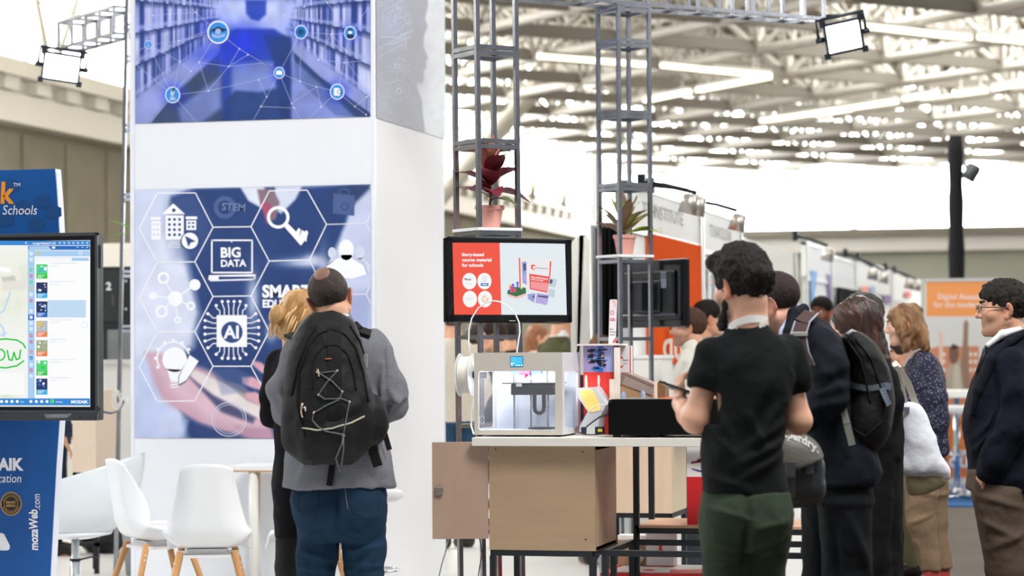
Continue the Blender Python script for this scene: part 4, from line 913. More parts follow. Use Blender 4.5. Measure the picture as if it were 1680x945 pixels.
# red and white carton on that shelf
m_red = M('red_card', '#cf1f27', .5); m_whc = M('white_card', '#e9e6e9', .5); m_cart = M('carton', '#b18f73', .75, noise=.06, nscale=14); m_redpr = M('red_print', '#d8453f', .5)
def carton(label, name, lo, hi, wz, group=None, top=m_whc, bot=m_red):
    t = thing(name, label, 'box', ((lo[0] + hi[0]) / 2, lo[1], lo[2]), group=group); I = Matrix.Translation(-t.location)
    b = MB(); b.box(lo, (hi[0], hi[1], lo[2] + (hi[2] - lo[2]) * wz)); b.build('lower_body', bot, t, M4=I)
    b = MB(); b.box((lo[0], lo[1], lo[2] + (hi[2] - lo[2]) * wz), hi); b.build('upper_body', top, t, M4=I); return t, I
A, B = onY(1127.5, 868, 11.16), onY(1185, 733, 11.16)
t, I = carton('red and white carton standing on the chipboard shelf, half hidden by the green trousers', 'carton', (A.x, 11.16, zs + .012), (B.x, 11.42, B.z), .615)
p = Print((0, 11.16, 0), (0, -1, 0)); p.poly([(1133, 758), (1146, 755), (1160, 754), (1160, 757), (1134, 761)], 0); p.poly([(1134, 768), (1147, 771), (1160, 773), (1160, 776), (1146, 774), (1135, 770)], 1); p.poly([(1144, 754), (1152, 751), (1154, 757), (1145, 758)], 0)
p.mb.build('printed_graphics', [M('maroon_print', '#8a2d46', .5), M('violet_print', '#4a3f86', .5)], t, M4=I)
# low display box on the floor and cartons on it
A, B = onY(1015, 931, 11.55), onY(1235, 931, 11.55)
t = thing('display_box', 'low red and white display box on the floor under the counter', 'box', ((A.x + B.x) / 2, 11.3, .012)); I = Matrix.Translation(-t.location)
zq = .40; b = MB(); b.box((A.x, 11.12, .012), (B.x, 11.56, zq - .004)); b.build('body', m_red, t, M4=I)
b = MB(); b.box((A.x + .04, 11.13, zq - .004), (B.x - .004, 11.55, zq)); b.build('top_panel', M('glossy_white_card', '#f1eeee', .25), t, M4=I)
p = Print((0, 0, zq), (0, 0, 1)); p.disc((1065, 935.5), 11, 0, 0, 20, 1.6); p.poly([(1100, 934.5), (1165, 934), (1168, 941), (1096, 942)], 0); p.mb.build('printed_graphics', [m_redpr], t, M4=I)
A, B = onY(1017, 931, 11.5), onY(1064, 884, 11.5)
t, I = carton('open brown carton on the low display box, with a clear roll in it', 'carton', (A.x, 11.45, zq + .001), (B.x, 11.545, zq + .145), .85, bot=m_cart, top=M('white_carton', '#efeae4', .6))
b = MB(); b.lathe([(.036, 0), (.04, .004), (.04, .02), (.018, .022), (.016, .005)], n=24, mat=Matrix.Translation(onY(1046, 910, 11.46) + Vector((0, -.01, 0))) @ Matrix.Rotation(PI / 2, 4, 'X')); b.build('roll', M('clear_film', '#cbbfae', .15), t, M4=I)
A, B = onY(1068, 931, 11.55), onY(1112, 868, 11.55)
t, I = carton('white carton with a red arrow on the low display box', 'carton', (A.x, 11.43, zq + .001), (B.x, 11.53, zq + .18), .02)
p = Print((0, 11.43, 0), (0, -1, 0)); p.poly([(1082, 886), (1086, 889), (1086, 902), (1089, 902), (1084, 911), (1078, 903), (1081, 902)], 0); p.mb.build('printed_graphics', [m_redpr], t, M4=I)

# ------------------------------------------------------------------ 3D printer
YP = 10.53; YPb = YP + .38; px0, px1 = onY(778, 650, YP).x, onY(922, 650, YP).x; zp0 = zt + .008; zp1 = onY(850, 578.5, YP).z
t = thing('printer_3d', 'light grey desktop 3D printer glowing inside, at the left end of the counter', '3d printer', ((px0 + px1) / 2, YP, zt)); I = Matrix.Translation(-t.location)
m_pr = M('printer_grey', '#c3bdb3', .5); m_prs = M('printer_side', '#dcdce2', .45); m_acr = M('clear_acrylic', '#f2f7ff', .05, alpha=.05, spec=.5); m_in = M('printer_inside', '#e6ecfa', .5)
ox0, ox1 = onY(784.5, 650, YP).x, onY(911, 650, YP).x; oz0, oz1 = onY(850, 705.5, YP).z, onY(850, 609, YP).z
def holed(mb, lo, hi, hlo, hhi, y0, y1, r, m=None):
    """plate in x/z with a rounded hole"""
    k = 5; C4 = [(hhi[0] - r, hhi[1] - r, 0), (hlo[0] + r, hhi[1] - r, 90), (hlo[0] + r, hlo[1] + r, 180), (hhi[0] - r, hlo[1] + r, 270)]
    inn = [(cx + r * math.cos(math.radians(a + 90 * j / k)), cz + r * math.sin(math.radians(a + 90 * j / k))) for cx, cz, a in C4 for j in range(k + 1)]
    out = [(hi[0], hi[1])] * (k + 1) + [(lo[0], hi[1])] * (k + 1) + [(lo[0], lo[1])] * (k + 1) + [(hi[0], lo[1])] * (k + 1)
    n = len(inn); vs, fs = [], []
    for y in (y0, y1):
        for q in inn + out: vs.append(Vector((q[0], y, q[1])))
    for i in range(n):
        j = (i + 1) % n
        if out[i] == out[j]: fs += [(i, j, n + i), (2 * n + i, 3 * n + i, 2 * n + j)]
        else: fs += [(i, j, n + j, n + i), (2 * n + i, 3 * n + i, 3 * n + j, 2 * n + j)]; fs.append((n + i, n + j, 3 * n + j, 3 * n + i))
        fs.append((i, 2 * n + i, 2 * n + j, j))
    if m is not None: vs = [m @ v for v in vs]
    mb._add(vs, fs)
b = MB(); holed(b, (px0, zp0), (px1, zp1), (ox0, oz0), (ox1, oz1), YP, YP + .012, .01); b.build('front_panel', m_pr, t, M4=I)
ms = Matrix.Translation((px1, YP, 0)) @ Matrix.Rotation(PI / 2, 4, 'Z')      # local x -> +Y, local y -> -X
b = MB(); holed(b, (.012, zp0), (.38, zp1), (.05, oz0 + .004), (.33, oz1 - .004), 0, .01, .012, ms); b.build('side_panel', m_prs, t, M4=I)
b = MB(); b.box((px0, YPb - .01, zp0), (px1 - .01, YPb, zp0 + .30)); b.box((px0, YP + .012, zp0), (px1 - .01, YPb - .01, zp0 + .02)); b.build('inner_shell', m_in, t, M4=I)
ml = Matrix.Translation((px0 + .01, YP, 0)) @ Matrix.Rotation(PI / 2, 4, 'Z')
b = MB(); holed(b, (.012, zp0), (.37, zp1), (.05, oz0 + .004), (.33, oz1 - .004), 0, .01, .012, ml); b.build('side_panel', m_prs, t, M4=I)
b = MB(); b.box((px0, YP + .012, zp1 - .012), (px0 + .02, YPb, zp1)); b.box((px1 - .02, YP + .012, zp1 - .012), (px1 - .01, YPb, zp1)); b.box((px0, YPb - .02, zp1 - .05), (px1 - .01, YPb, zp1)); b.build('top_rim', m_prs, t, M4=I)
b = MB(); b.box((ox0 + .001, YP + .003, oz0 + .001), (ox1 - .001, YP + .006, oz1 - .03)); f_ = b.build('front_door', m_acr, t, M4=I)
b = MB(); b.box((px1 - .007, YP + .052, oz0 + .006), (px1 - .004, YP + .328, oz1 - .006)); b.build('side_window', m_acr, t, M4=I)
b = MB(); b.box((px0 + .004, YP + .052, oz0 + .006), (px0 + .007, YP + .328, oz1 - .006)); b.build('side_window', m_acr, t, M4=I)
m_etch = M('etched_mark', '#b8c1d4', .6)
def spiral(p, cx, cy, s, mi): p.ring((cx, cy - s * .35), s * .5, s * .22, mi, 0, 14, ry=s * .55, a0=150, a1=380); p.ring((cx, cy + s * .35), s * .5, s * .22, mi, 0, 14, ry=s * .55, a0=-30, a1=200)
p = Print((0, YP + .002, 0), (0, -1, 0)); spiral(p, 791, 689, 7, 0); p.mb.build('etched_logo', m_etch, f_, M4=I)
p = Print((px1 + .0005, 0, 0), (1, 0, 0)); spiral(p, 932, 690, 6, 0); p.ring((932, 687), 6, .5, 0, 0, 4, ry=18); p.mb.build('etched_logo', m_etch, t, M4=I)
# touch screen
p = Print((0, YP - .0005, 0), (0, -1, 0)); q = lambda x, y: (750 + x / 5.559, 560 + y / 5.559)
p.rect(*q(484, 136), *q(602, 234), 0, 0); p.rect(*q(488, 140), *q(598, 230), 1, 1)
for i, (a_, c_) in enumerate(((494, 530), (492, 590), (494, 586), (492, 560), (494, 592), (520, 590))): p.line([q(a_, 148 + i * 9), q(c_, 148 + i * 9)], .55, 2, 2)
p.rect(*q(488, 198), *q(524, 206), 3, 2)
for x in (500, 544, 566, 590): p.disc(q(x, 218), 1.1, 3, 2)
p.mb.build('touch_screen', [m_black, M('printer_screen', '#1ea2ee', .3, emit=.6), M('printer_screen_ink', '#7cccf8', .3, emit=.5), M('printer_screen_white', '#f1fbff', .3, emit=.8)], t, M4=I)
# build plate, carriage, chain, rods
bz = onY(850, 630, YP).z; cxp = (px0 + px1) / 2
b = MB(); b.box((cxp - .085, YP + .05, bz), (cxp + .155, YP + .3, bz + .004)); b.build('build_plate', m_blackg, t, M4=I)
b = MB(); b.box((cxp - .05, YP + .07, bz - .05), (cxp + .145, YP + .28, bz - .001), bev=.004); b.box((cxp - .02, YP + .068, bz - .045), (cxp + .02, YP + .07, bz - .01)); b.build('plate_carrier', M('carrier_black', '#0c0d10', .6), t, M4=I)
b = MB(); b.box((cxp - .02, YP + .046, bz - .012), (cxp + .006, YP + .05, bz + .002)); b.build('clip', M('white_clip', '#f2f6ff', .4), t, M4=I)
b = MB(); c0 = onY(877, 660, YP + .2); 
pth = [Vector((c0.x, YP + .2, bz - .05)), Vector((c0.x, YP + .2, bz - .115)), Vector((c0.x + .007, YP + .2, bz - .13)), Vector((c0.x + .022, YP + .2, bz - .137)), Vector((c0.x + .037, YP + .2, bz - .13)), Vector((c0.x + .044, YP + .2, bz - .115)), Vector((c0.x + .044, YP + .2, bz - .05))]
for a_, c_ in zip(pth[:-1], pth[1:]): b.bar(a_, c_, .015, .02, (0, 1, 0))
b.build('cable_chain', m_black, t, M4=I)
for px in (843.5, 871, 899):
    q_ = onY(px, 650, YP + .33); b = MB(); b.tube([(q_.x, YP + .33, zp0 + .02), (q_.x, YP + .33, zp1 - .05)], .0045, 10); b.build('guide_rod', m_steel, t, M4=I)
b = MB(); hz = onY(850, 612, YP).z
b.box((cxp - .03, YP + .14, hz - .008), (cxp + .02, YP + .19, hz + .02), bev=.003); b.lathe([(.003, -.02), (.008, -.01), (.008, 0)], (cxp, YP + .165, hz - .004), 12); b.build('print_head', M('pink_head', '#d64b74', .4), t, M4=I)
for x0_, x1_ in ((cxp - .075, cxp - .03), (cxp + .025, cxp + .07)): b = MB(); b.box((x0_, YP + .15, hz - .004), (x1_, YP + .185, hz + .013)); b.build('fan', M('blue_bracket', '#4a68b8', .4), t, M4=I)
b = MB(); b.tube([(px0 + .02, YP + .165, hz + .012), (px1 - .02, YP + .165, hz + .012)], .004, 8); b.tube([(cxp, YP + .03, hz + .018), (cxp, YP + .36, hz + .018)], .004, 8); b.build('gantry_rod', m_steel, t, M4=I)
b = MB()
for i in range(6): a_ = PI * 2 * i / 6; b.prism([(0, 0), (.034, .02), (.03, .027), (.0, .014)], -.003, .003, Matrix.Translation((cxp - .004, YP + .17, bz + .004)) @ Matrix.Rotation(a_, 4, 'Z'))
b.lathe([(.02, 0), (.014, .012), (.004, .014)], (cxp - .004, YP + .17, bz + .004), 12); b.build('printed_model', M('white_plastic_model', '#ffffff', .4), t, M4=I)
b = MB(); b.lathe([(.062, 0), (.062, .008), (.001, .01)], (cxp + .06, YP + .2, zp0 + .021), 28); b.build('waste_tray', m_blackp, t, M4=I)
for (x, y) in ((px0 + .02, YP + .02), (px1 - .03, YP + .02), (px0 + .02, YPb - .03), (px1 - .03, YPb - .03)): b = MB(); b.lathe([(.011, 0), (.011, .008)], (x, y, zt), 10); b.build('rubber_foot', m_black, t, M4=I)
b = MB(); b.box((px0 + .03, YP + .014, zp1 - .052), (px1 - .04, YP + .024, zp1 - .046)); b.build('led_strip', M('led_glow', '#eef4ff', .3, emit=4), t, M4=I)
ld = bpy.data.lights.new('led', 'AREA'); ld.energy = 2.2; ld.color = (.86, .92, 1); ld.shape = 'RECTANGLE'; ld.size = .36; ld.size_y = .1
lo_ = bpy.data.objects.new('led_lamp', ld); C.objects.link(lo_); lo_.parent = t; lo_.location = Vector((cxp, YP + .1, zp1 - .06)) - t.location; lo_.rotation_euler = (.35, 0, 0)
# filament spool on the printer's left side
sc_ = onY(766, 615, YP + .2)
sp = thing('filament_spool', 'white filament spool on the left side of the 3D printer', 'spool', sc_); R90 = Matrix.Rotation(PI / 2, 4, 'Y'); hw = px0 - sc_.x
def lathe_x(prof, mat, nm, n=36): b = MB(); b.lathe(prof, n=n, mat=R90); b.build(nm, mat, sp)
m_clear = M('clear_plastic', '#f1f3f4', .12, alpha=.45)
rsp = 36 / 371
lathe_x([(.018, -.034), (rsp, -.034), (rsp + .002, -.032), (rsp, -.030), (.018, -.030)], m_clear, 'flange'); lathe_x([(.018, .026), (rsp, .026), (rsp + .002, .028), (rsp, .030), (.018, .030)], m_clear, 'flange')
b = MB()
for i in range(12): x = -.027 + i * .0046; b.lathe([(.03, x), (rsp * .82, x), (rsp * .86, x + .0023), (rsp * .82, x + .0046), (.03, x + .0046)], n=40, mat=R90)
b.build('filament', M('cream_filament', '#ede9df', .35), sp)
b = MB(); b.tube([(-.045, 0, 0), (hw + .002, 0, 0)], .016, 14); b.lathe([(.02, -.05), (.02, -.044), (.006, -.04)], n=12, mat=R90); b.build('spindle', m_black, sp)
# white guide tube arching in front of the monitor
pts = [(771, 577), (769, 560), (769.5, 540), (774, 522), (784, 506), (796, 497), (808, 493.5), (820, 495), (834, 503), (846, 516), (852, 530), (853, 545), (851, 556)]
b = MB(); P_ = [onY(x, y, 10.80) for x, y in pts]; P_[0] = onY(771, 580, 10.78); P_ += [Vector((P_[-1].x - .003, 10.75, P_[-1].z - .1)), Vector((cxp + .005, YP + .17, hz + .024))]
o = b.tube(P_, .0032, 8).build('filament_tube', M('white_tube', '#f4f6fa', .3)); tag(o, 'thin white guide tube arching over the printer in front of the monitor', 'tube')
# white cable down the left of the printer
b = MB(); o = b.tube([onY(x, y, 10.95) for x, y in ((783, 588), (778, 650), (774, 675), (773, 698))] + [onZ(777, 711.5, zt + .004), onZ(784, 712, zt + .004)], .004, 8).build('power_cable', M('white_cable', '#eceae6', .4)); tag(o, 'white cable hanging between the spool and the left lattice post', 'cable')
b = MB(); o = b.tube([onY(x, y, 10.62) for x, y in ((786, 879), (789, 895), (791, 910), (787, 930), (784, 950), (782, 985), (778, 1080), (772, 1105))], .0025, 6).build('power_cable', m_black); tag(o, 'thin black cable hanging below the open cabinet door', 'cable')
b = MB(); o = b.tube([onY(x, y, 11.3) for x, y in ((736, 884), (731, 905), (725, 925), (719, 950), (716, 1000), (715, 1060))], .003, 6).build('power_cable', M('grey_cable', '#8f8880', .5)); tag(o, 'grey cable running down past the tower beside the open cabinet door', 'cable')

# ------------------------------------------------------------------ black laser cutter
YL = 10.47; la, lb_ = onY(998, 690, YL).x, onY(1190, 690, YL).x; lz0, lz1 = zt + .012, onY(1060, 655, YL).z
t = thing('laser_cutter', 'low black laser cutter box with rounded corners on the counter', 'laser cutter', ((la + lb_) / 2, YL, zt)); I = Matrix.Translation(-t.location)
def rr_poly(x0, z0, x1, z1, r, rb=None):
    rb = r if rb is None else rb; out = []
    for cx, cz, a, q in ((x1 - r, z1 - r, 0, r), (x0 + r, z1 - r, 90, r), (x0 + rb, z0 + rb, 180, rb), (x1 - rb, z0 + rb, 270, rb)):
        for j in range(6): out.append((cx + q * math.cos(math.radians(a + 18 * j)), cz + q * math.sin(math.radians(a + 18 * j))))
    return out
b = MB(); b.prism(rr_poly(la, lz0, lb_, lz1, .018, .004), YL, YL + .012); b.build('front_panel', M('matt_black', '#050506', .6, spec=.15), t, M4=I)
b = MB(); b.prism(rr_poly(la + .006, lz0 + .004, lb_ - .006, lz1 - .004, .016, .004), YL + .012, YL + .32); b.build('body', m_blackp, t, M4=I)
b = MB(); b.box((la + .03, YL + .016, lz1 - .003), (lb_ - .03, YL + .3, lz1 + .003)); b.build('lid', M('lid_glass', '#cfd6da', .08, alpha=.45), t, M4=I)
q0 = onY(1078, 652, YL).x; b = MB(); b.box((q0, YL + .02, lz1 + .003), (lb_ - .05, YL + .2, lz1 + .006)); b.build('orange_sheet', M('orange_acrylic', '#ff6a2b', .2), t, M4=I)
for x in (la + .03, la + .2, lb_ - .04): b = MB(); b.box((x - .014, YL + .02, zt), (x + .014, YL + .06, lz0 + .001)); b.build('foot', m_black, t, M4=I)
b = MB(); b.lathe([(.0035, 0), (.0035, .004)], n=10, mat=Matrix.Translation((la + .012, YL - .003, lz1 - .012)) @ Matrix.Rotation(PI / 2, 4, 'X')); b.build('bolt', m_black, t, M4=I)
# meter with yellow display, and its black cable
YM = 10.56
t = thing('meter', 'small black and white handheld meter with a yellow patch between printer and laser cutter', 'meter', onY(971, 712, YM)); t.location.z = zt; I = Matrix.Translation(-t.location)
b = MB(); bxY(b, 953, 701, 962, 712.6, YM, YM + .03, .003); bxY(b, 976, 700.5, 990, 712.6, YM, YM + .03, .003); b.build('end_cap', M('navy_rubber', '#232a3a', .5), t, M4=I)
b = MB(); bxY(b, 961, 702, 977, 712.6, YM + .003, YM + .028); b.build('body', M('meter_grey', '#cfd5d2', .5), t, M4=I)
p = Print((0, YM, 0), (0, -1, 0)); p.poly([(981, 704), (988, 704), (988.5, 708.5), (981, 708.5)], 0, 1); p.mb.build('display', M('yellow_patch', '#f3e12a', .4), t, M4=I)
t.location.z += .0008
b = MB(); o = b.tube([onY(x, y, 10.66) for x, y in ((955, 709), (960, 702), (970, 694), (984, 684), (999, 680), (1010, 679))], .0032, 8).build('data_cable', m_black); tag(o, 'black cable curving from the meter to the laser cutter', 'cable')
# lit angular display lamp
YD = 10.72; q = lambda x, y: (850 + x / 4.297, 480 + y / 4.297)
t = thing('display_lamp', 'grey angular display stand with a glowing amber panel beside the printer', 'lamp', onY(972, 712, YD)); t.location.z = zt; I = Matrix.Translation(-t.location)
def polyY(mb, pts, Y, dep, mi=0): P = [onY(*q_, Y) for q_ in pts]; mb.prism([(v.x, v.z) for v in P], Y, Y + dep, None, mi)
out = [q(*v) for v in ((424, 672), (541, 668), (622, 790), (575, 880), (558, 985), (432, 985), (436, 940), (490, 838), (424, 742))]
b = MB(); polyY(b, out, YD, .16); b.build('shell', M('lamp_shell', '#c9cbd0', .5), t, M4=I)
p = Print((0, YD, 0), (0, -1, 0)); p.poly([q(*v) for v in ((436, 688), (526, 682), (584, 800), (578, 826), (505, 846), (492, 826), (434, 716))], 0, 0); p.mb.build('amber_panel', M('amber_glow', '#f5a53c', .6, noise=.25, nscale=9, col2='#ffd890', emit=.4), t, M4=I)
p = Print((0, YD, 0), (0, -1, 0)); p.line([q(492, 836), q(436, 938)], .8, 0); p.line([q(505, 850), q(592, 836)], .8, 0); p.mb.build('seam', M('lamp_seam', '#8d8f96', .6), t, M4=I)
b = MB(); o = b.tube([onY(*q(x, y), YD - .03) for x, y in ((498, 850), (520, 820), (560, 795), (600, 790), (612, 800))], .0026, 8).build('lamp_cable', M('white_cable', '#eceae6', .4)); tag(o, 'thin white cable looping over the amber display stand', 'cable')
# red display box with photo of children
YX = 10.86; fa, fb = onY(957, 600, YX).x, onY(1006.5, 600, YX).x; xz1 = onY(980, 567, YX).z
t = thing('product_box', 'red product box with a lilac photo, standing on the counter behind the amber stand', 'box', ((fa + fb) / 2, YX, zt)); I = Matrix.Translation(-t.location)
zm = onY(980, 610.5, YX).z
b = MB(); b.box((fa, YX, zt), (fb, YX + .1, zm)); b.build('lower_body', M('bright_red_card', '#e83a34', .45), t, M4=I)
b = MB(); b.box((fa, YX, zm), (fb, YX + .1, xz1)); b.build('upper_body', M('lilac_print', '#a996c8', .45), t, M4=I)
b = MB(); A = onY(947, 565, YX - .02); B = onY(1021, 563, YX - .02); b.box((A.x, YX - .03, xz1), (B.x, YX + .11, xz1 + .008)); b.build('lid', M('cream_lid', '#e9e2dc', .4), t, M4=I)
p = Print((0, YX, 0), (0, -1, 0)); rr = random.Random(11)
p.rect(*q(560, 378), *q(600, 560), 4, 0); p.poly([q(*v) for v in ((605, 378), (668, 380), (668, 560), (625, 560), (612, 480))], 3, 0)
for i in range(34):
    x, y = rr.uniform(490, 590), rr.uniform(392, 535); p.poly([q(x, y), q(x + rr.uniform(20, 60), y + rr.uniform(-4, 8)), q(x + rr.uniform(10, 50), y + rr.uniform(8, 22)), q(x - 4, y + 12)], rr.choice((0, 0, 1, 1, 2, 4, 5)), 1 + i % 3)
for i in range(8): p.disc(q(594, 400 + i * 18), .9, 5, 4)
p.text('makersred', *q(562, 584), 6.4, 6, 1, .04, 1.0, ang=-90); p.poly([q(*v) for v in ((470, 600), (478, 578), (487, 585), (491, 660), (487, 668), (471, 668))], 7, 1)
p.mb.build('printed_graphics', [M('dark_print', '#232a42', .5), M('teal_print', '#2b86c8', .5), M('black_print', '#101116', .5), M('sky_print', '#aeb6ea', .5), M('blue_print', '#2f6fd0', .5), M('skin_print', '#d9a184', .5), M('white_print', '#ffffff', .5), M('cream_print', '#eedcc2', .5)], t, M4=I)
# white sleeve box with red mark just right of it
YW = 10.93; A, B = onY(1007, 600, YW), onY(1035, 567, YW)
t = thing('product_box', 'white product box with a red edge and red ring mark, right of the red box', 'box', ((A.x + B.x) / 2, YW, zt)); I = Matrix.Translation(-t.location)
b = MB(); b.box((A.x, YW, zt), (B.x, YW + .04, B.z)); b.build('body', M('white_box', '#e4e2e2', .5), t, M4=I)
p = Print((0, YW, 0), (0, -1, 0)); p.rect(1033.4, 567.5, 1035, 660, 0); p.ring((1019.5, 594), 3.2, 2.2, 0, 0, ry=8, a0=40, a1=320); p.rect(1007.5, 568, 1016, 582, 1); p.rect(1022, 590, 1031, 592, 2); p.rect(1022, 596, 1029, 597, 2)
p.mb.build('printed_graphics', [m_redpr, M('slate_print', '#4a6aa0', .5), M('grey_print', '#9b9b9f', .5)], t, M4=I)
# upright card on the lid
YK = YX + .03; A, B = onY(998.5, 563, YK), onY(1012, 491, YK)
t = thing('table_card', 'narrow white standing card with pink writing on top of the red box', 'sign', ((A.x + B.x) / 2, YK, xz1 + .008)); I = Matrix.Translation(-t.location); qk = lambda x, y: (850 + x / 4.297, 480 + y / 4.297)
b = MB(); b.prism([(v.x, v.z) for v in (onY(*qk(637, 362), YK), onY(*qk(688, 362), YK), onY(*qk(697, 56), YK), onY(*qk(690, 48), YK), onY(*qk(652, 48), YK), onY(*qk(645, 56), YK))], YK, YK + .006); b.box((A.x + .002, YK - .02, xz1 + .008), (B.x - .002, YK + .03, xz1 + .0105)); b.build('card', M('white_acrylic', '#f2eaea', .25), t, M4=I)
p = Print((0, YK, 0), (0, -1, 0)); p.poly([qk(*v) for v in ((690, 310), (689, 354), (662, 354))], 0); p.poly([qk(*v) for v in ((660, 52), (688, 52), (692, 90), (688, 110))], 1); p.ring(qk(663, 142), 2.6, 1.2, 2, 0, ry=3.4); p.rect(*qk(648, 180), *qk(684, 186), 2); p.rect(*qk(648, 190), *qk(684, 199), 2)
for i, s_ in enumerate(('Scan', 'the box', 'online')): p.text(s_, *qk(645, 262 + i * 20), 3.6, 3, 0, .02)
p.mb.build('printed_graphics', [M('coral_print', '#ee5c5f', .5), M('pale_coral', '#f4c4c4', .5), M('rose_print', '#dd7585', .5), M('dim_print', '#77757a', .5)], t, M4=I)
# pale boards leaning, cardboard flap box, brown cards
for i, (xa_, ya_, xb_, yb_, lb, c) in enumerate((((1000, 622, 1008, 656, 'shorter pale wooden board standing behind the laser cutter', '#efe0cc')), (1008, 570, 1017, 656, 'taller cream wooden board standing between the boxes and the cardboard flap', '#f3e8dc'))):
    Y_ = 10.80 + i * .03; A, B = onY(xa_, yb_, Y_), onY(xb_, ya_, Y_); b = MB(); b.box((A.x, Y_, zt), (B.x, Y_ + .006, B.z)); b.box((A.x + .003, Y_ - .0006, zt), (A.x + .005, Y_, B.z - .01))
    o = b.build('board', M('pale_wood_%d' % i, c, .6, noise=.05, nscale=20, stretch=(9, 1, 1))); o.location = (0, 0, 0); tag(o, lb, 'board')
YF = 10.84; t = thing('cardboard_box', 'brown grey cardboard box with a sloping lid behind the laser cutter', 'box', onY(1045, 650, YF)); t.location.z = zt; I = Matrix.Translation(-t.location)
b = MB(); polyY(b, [q(*v) for v in ((724, 640), (960, 720), (1070, 740), (1070, 1000), (724, 1000))], YF, .12); b.build('body', M('box_tan', '#b88f6d', .7, noise=.05, nscale=15), t, M4=I)
b = MB(); polyY(b, [q(*v) for v in ((757, 578), (952, 652), (944, 724), (728, 646))], YF - .004, .13); b.build('lid', M('box_greybrown', '#a48e85', .7, noise=.05, nscale=15), t, M4=I)
b = MB(); polyY(b, [q(*v) for v in ((724, 562), (766, 566), (957, 646), (952, 664), (757, 580), (728, 646), (724, 640))], YF - .006, .136); b.build('lid_edge', M('box_edge', '#8a7067', .7), t, M4=I)
for i in range(7):
    Y_ = 10.70 + .004 * i; x_ = 1073.5 + i * 2.7; A, B = onY(x_, 660, Y_), onY(x_ + 1.9, (627, 631, 627, 630, 626, 631, 634)[i], Y_); b = MB(); b.box((A.x, Y_, zt), (B.x, Y_ + .09, B.z), Matrix.Translation(((A.x + B.x) / 2, 0, zt)) @ Matrix.Rotation(0, 4, 'Y') @ Matrix.Translation((-(A.x + B.x) / 2, 0, -zt)))
    o = b.build('wood_sample', M('card_brown' if i > 1 else 'card_cream', '#8a6647' if i > 1 else '#ecdcc4', .7)); tag(o, 'brown upright sample sheet in the little row behind the laser cutter' if i > 1 else ('cream upright sample sheet, first of the row behind the laser cutter' if i == 0 else 'cream upright sample sheet, second of the row behind the laser cutter'), 'sheet', 'sample sheets behind the laser cutter' )
for i, (x, y, lb) in enumerate(((1023, 647, 'left small grey blue clip standing before the cardboard box'), (1055, 645, 'right small grey blue clip standing before the cardboard box'))):
    P_ = onY(x, y, 10.80); b = MB(); b.lathe([(.012, 0), (.012, P_.z - zt), (.009, P_.z - zt + .004), (.007, P_.z - zt + .01), (.001, P_.z - zt + .012)], n=10); b.bar((-.01, 0, P_.z - zt + .004), (.004, 0, P_.z - zt + .014), .006); o = b.build('clip', M('clip_blue', '#8f9bb0', .5)); o.location = (P_.x, 10.80, zt); tag(o, lb, 'clip', 'grey blue clips')
# ------------------------------------------------------------------ blue totem and the interactive display
m_blue = M('totem_blue', '#0c5fae', .38, noise=.22, nscale=2.2, col2='#084a94')
YTt = 11.0
edge = [(91.5, 277), (95.5, 330), (98.5, 383), (103, 450), (106, 520), (107, 590), (104.5, 650), (99, 690), (94, 760), (88.5, 860), (84, 945), (79, 1040), (76, 1108)]
E_ = [onY(x, y, YTt) for x, y in edge]; zbt = .012; 
xc = onY(-60, 500, YTt).x; zt0 = onY(-60, 281, YTt).z
t = thing('totem', 'tall blue curved totem with white and orange lettering behind the big touch display', 'totem', (xc, YTt, zbt)); I = Matrix.Translation(-t.location)
pl = [(v.x, max(v.z, zbt)) for v in E_]; pl[-1] = (pl[-1][0], zbt); poly = pl + [(2 * xc - x, z) for x, z in pl[::-1]]
b = MB(); b.prism(poly, YTt, YTt + .06); b.build('panel', M('totem_edge', '#dfe6f2', .4), t, M4=I)
n0 = [(x - .004 if x > xc else x + .004, z) for x, z in poly]; b = MB(); b.prism(n0, YTt - .003, YTt + .001); b.build('printed_face', m_blue, t, M4=I)
p = Print((0, YTt - .0034, 0), (0, -1, 0)); m_or = M('orange_ink', '#f39a2e', .4); m_wt = M('white_ink', '#f6f8ff', .5); m_db = M('deep_blue_ink', '#0d4a88', .45); m_lb = M('mid_blue_ink', '#0f62ae', .45); m_gold = M('gold_ink', '#c9a064', .35, .4); m_dk = M('dark_ink', '#2a221c', .5)
for i in range(34): y = 285 + i * 3; p.line([(-60, y), (95, y)], .5, 3, 0)
for c in ((18, 305), (38, 340), (70, 330), (88, 348), (60, 368), (10, 360)): p.poly([(c[0] + 15 * math.cos(PI / 3 * k + .5), c[1] + 13 * math.sin(PI / 3 * k + .5)) for k in range(6)], 2, 1)
p.text('mozaBook', 20, 333, 49, 0, 2, .03, .86, 'RIGHT', shear=.06); p.text('TM', 22, 306, 8.5, 1, 2)
p.text('for Schools', 61, 352, 22, 1, 2, 0, .84, 'RIGHT', shear=.16)
for i in range(75): y = 694 + i * 3.35; p.line([(-60, y), (93 - i * .15, y)], .5, 3, 0)
p.text('MOZAIK', 36.5, 771, 27, 1, 2, .045, .9, 'RIGHT'); p.text('Education', 35.5, 791.5, 20.5, 1, 2, 0, .78, 'RIGHT', shear=.12)
p.disc((18.5, 826.5), 17.5, 4, 2, 30, ry=19.5); p.disc((18.5, 826.5), 15.8, 5, 3, 30, ry=17.8); p.ring((18.5, 826.5), 11, .8, 4, 4, ry=12.4); p.text('SMART', 18.5, 826, 5.6, 4, 4, .03, .95, 'CENTER'); p.text('MEDIA', 18.5, 831.5, 5.6, 4, 4, .03, .95, 'CENTER')
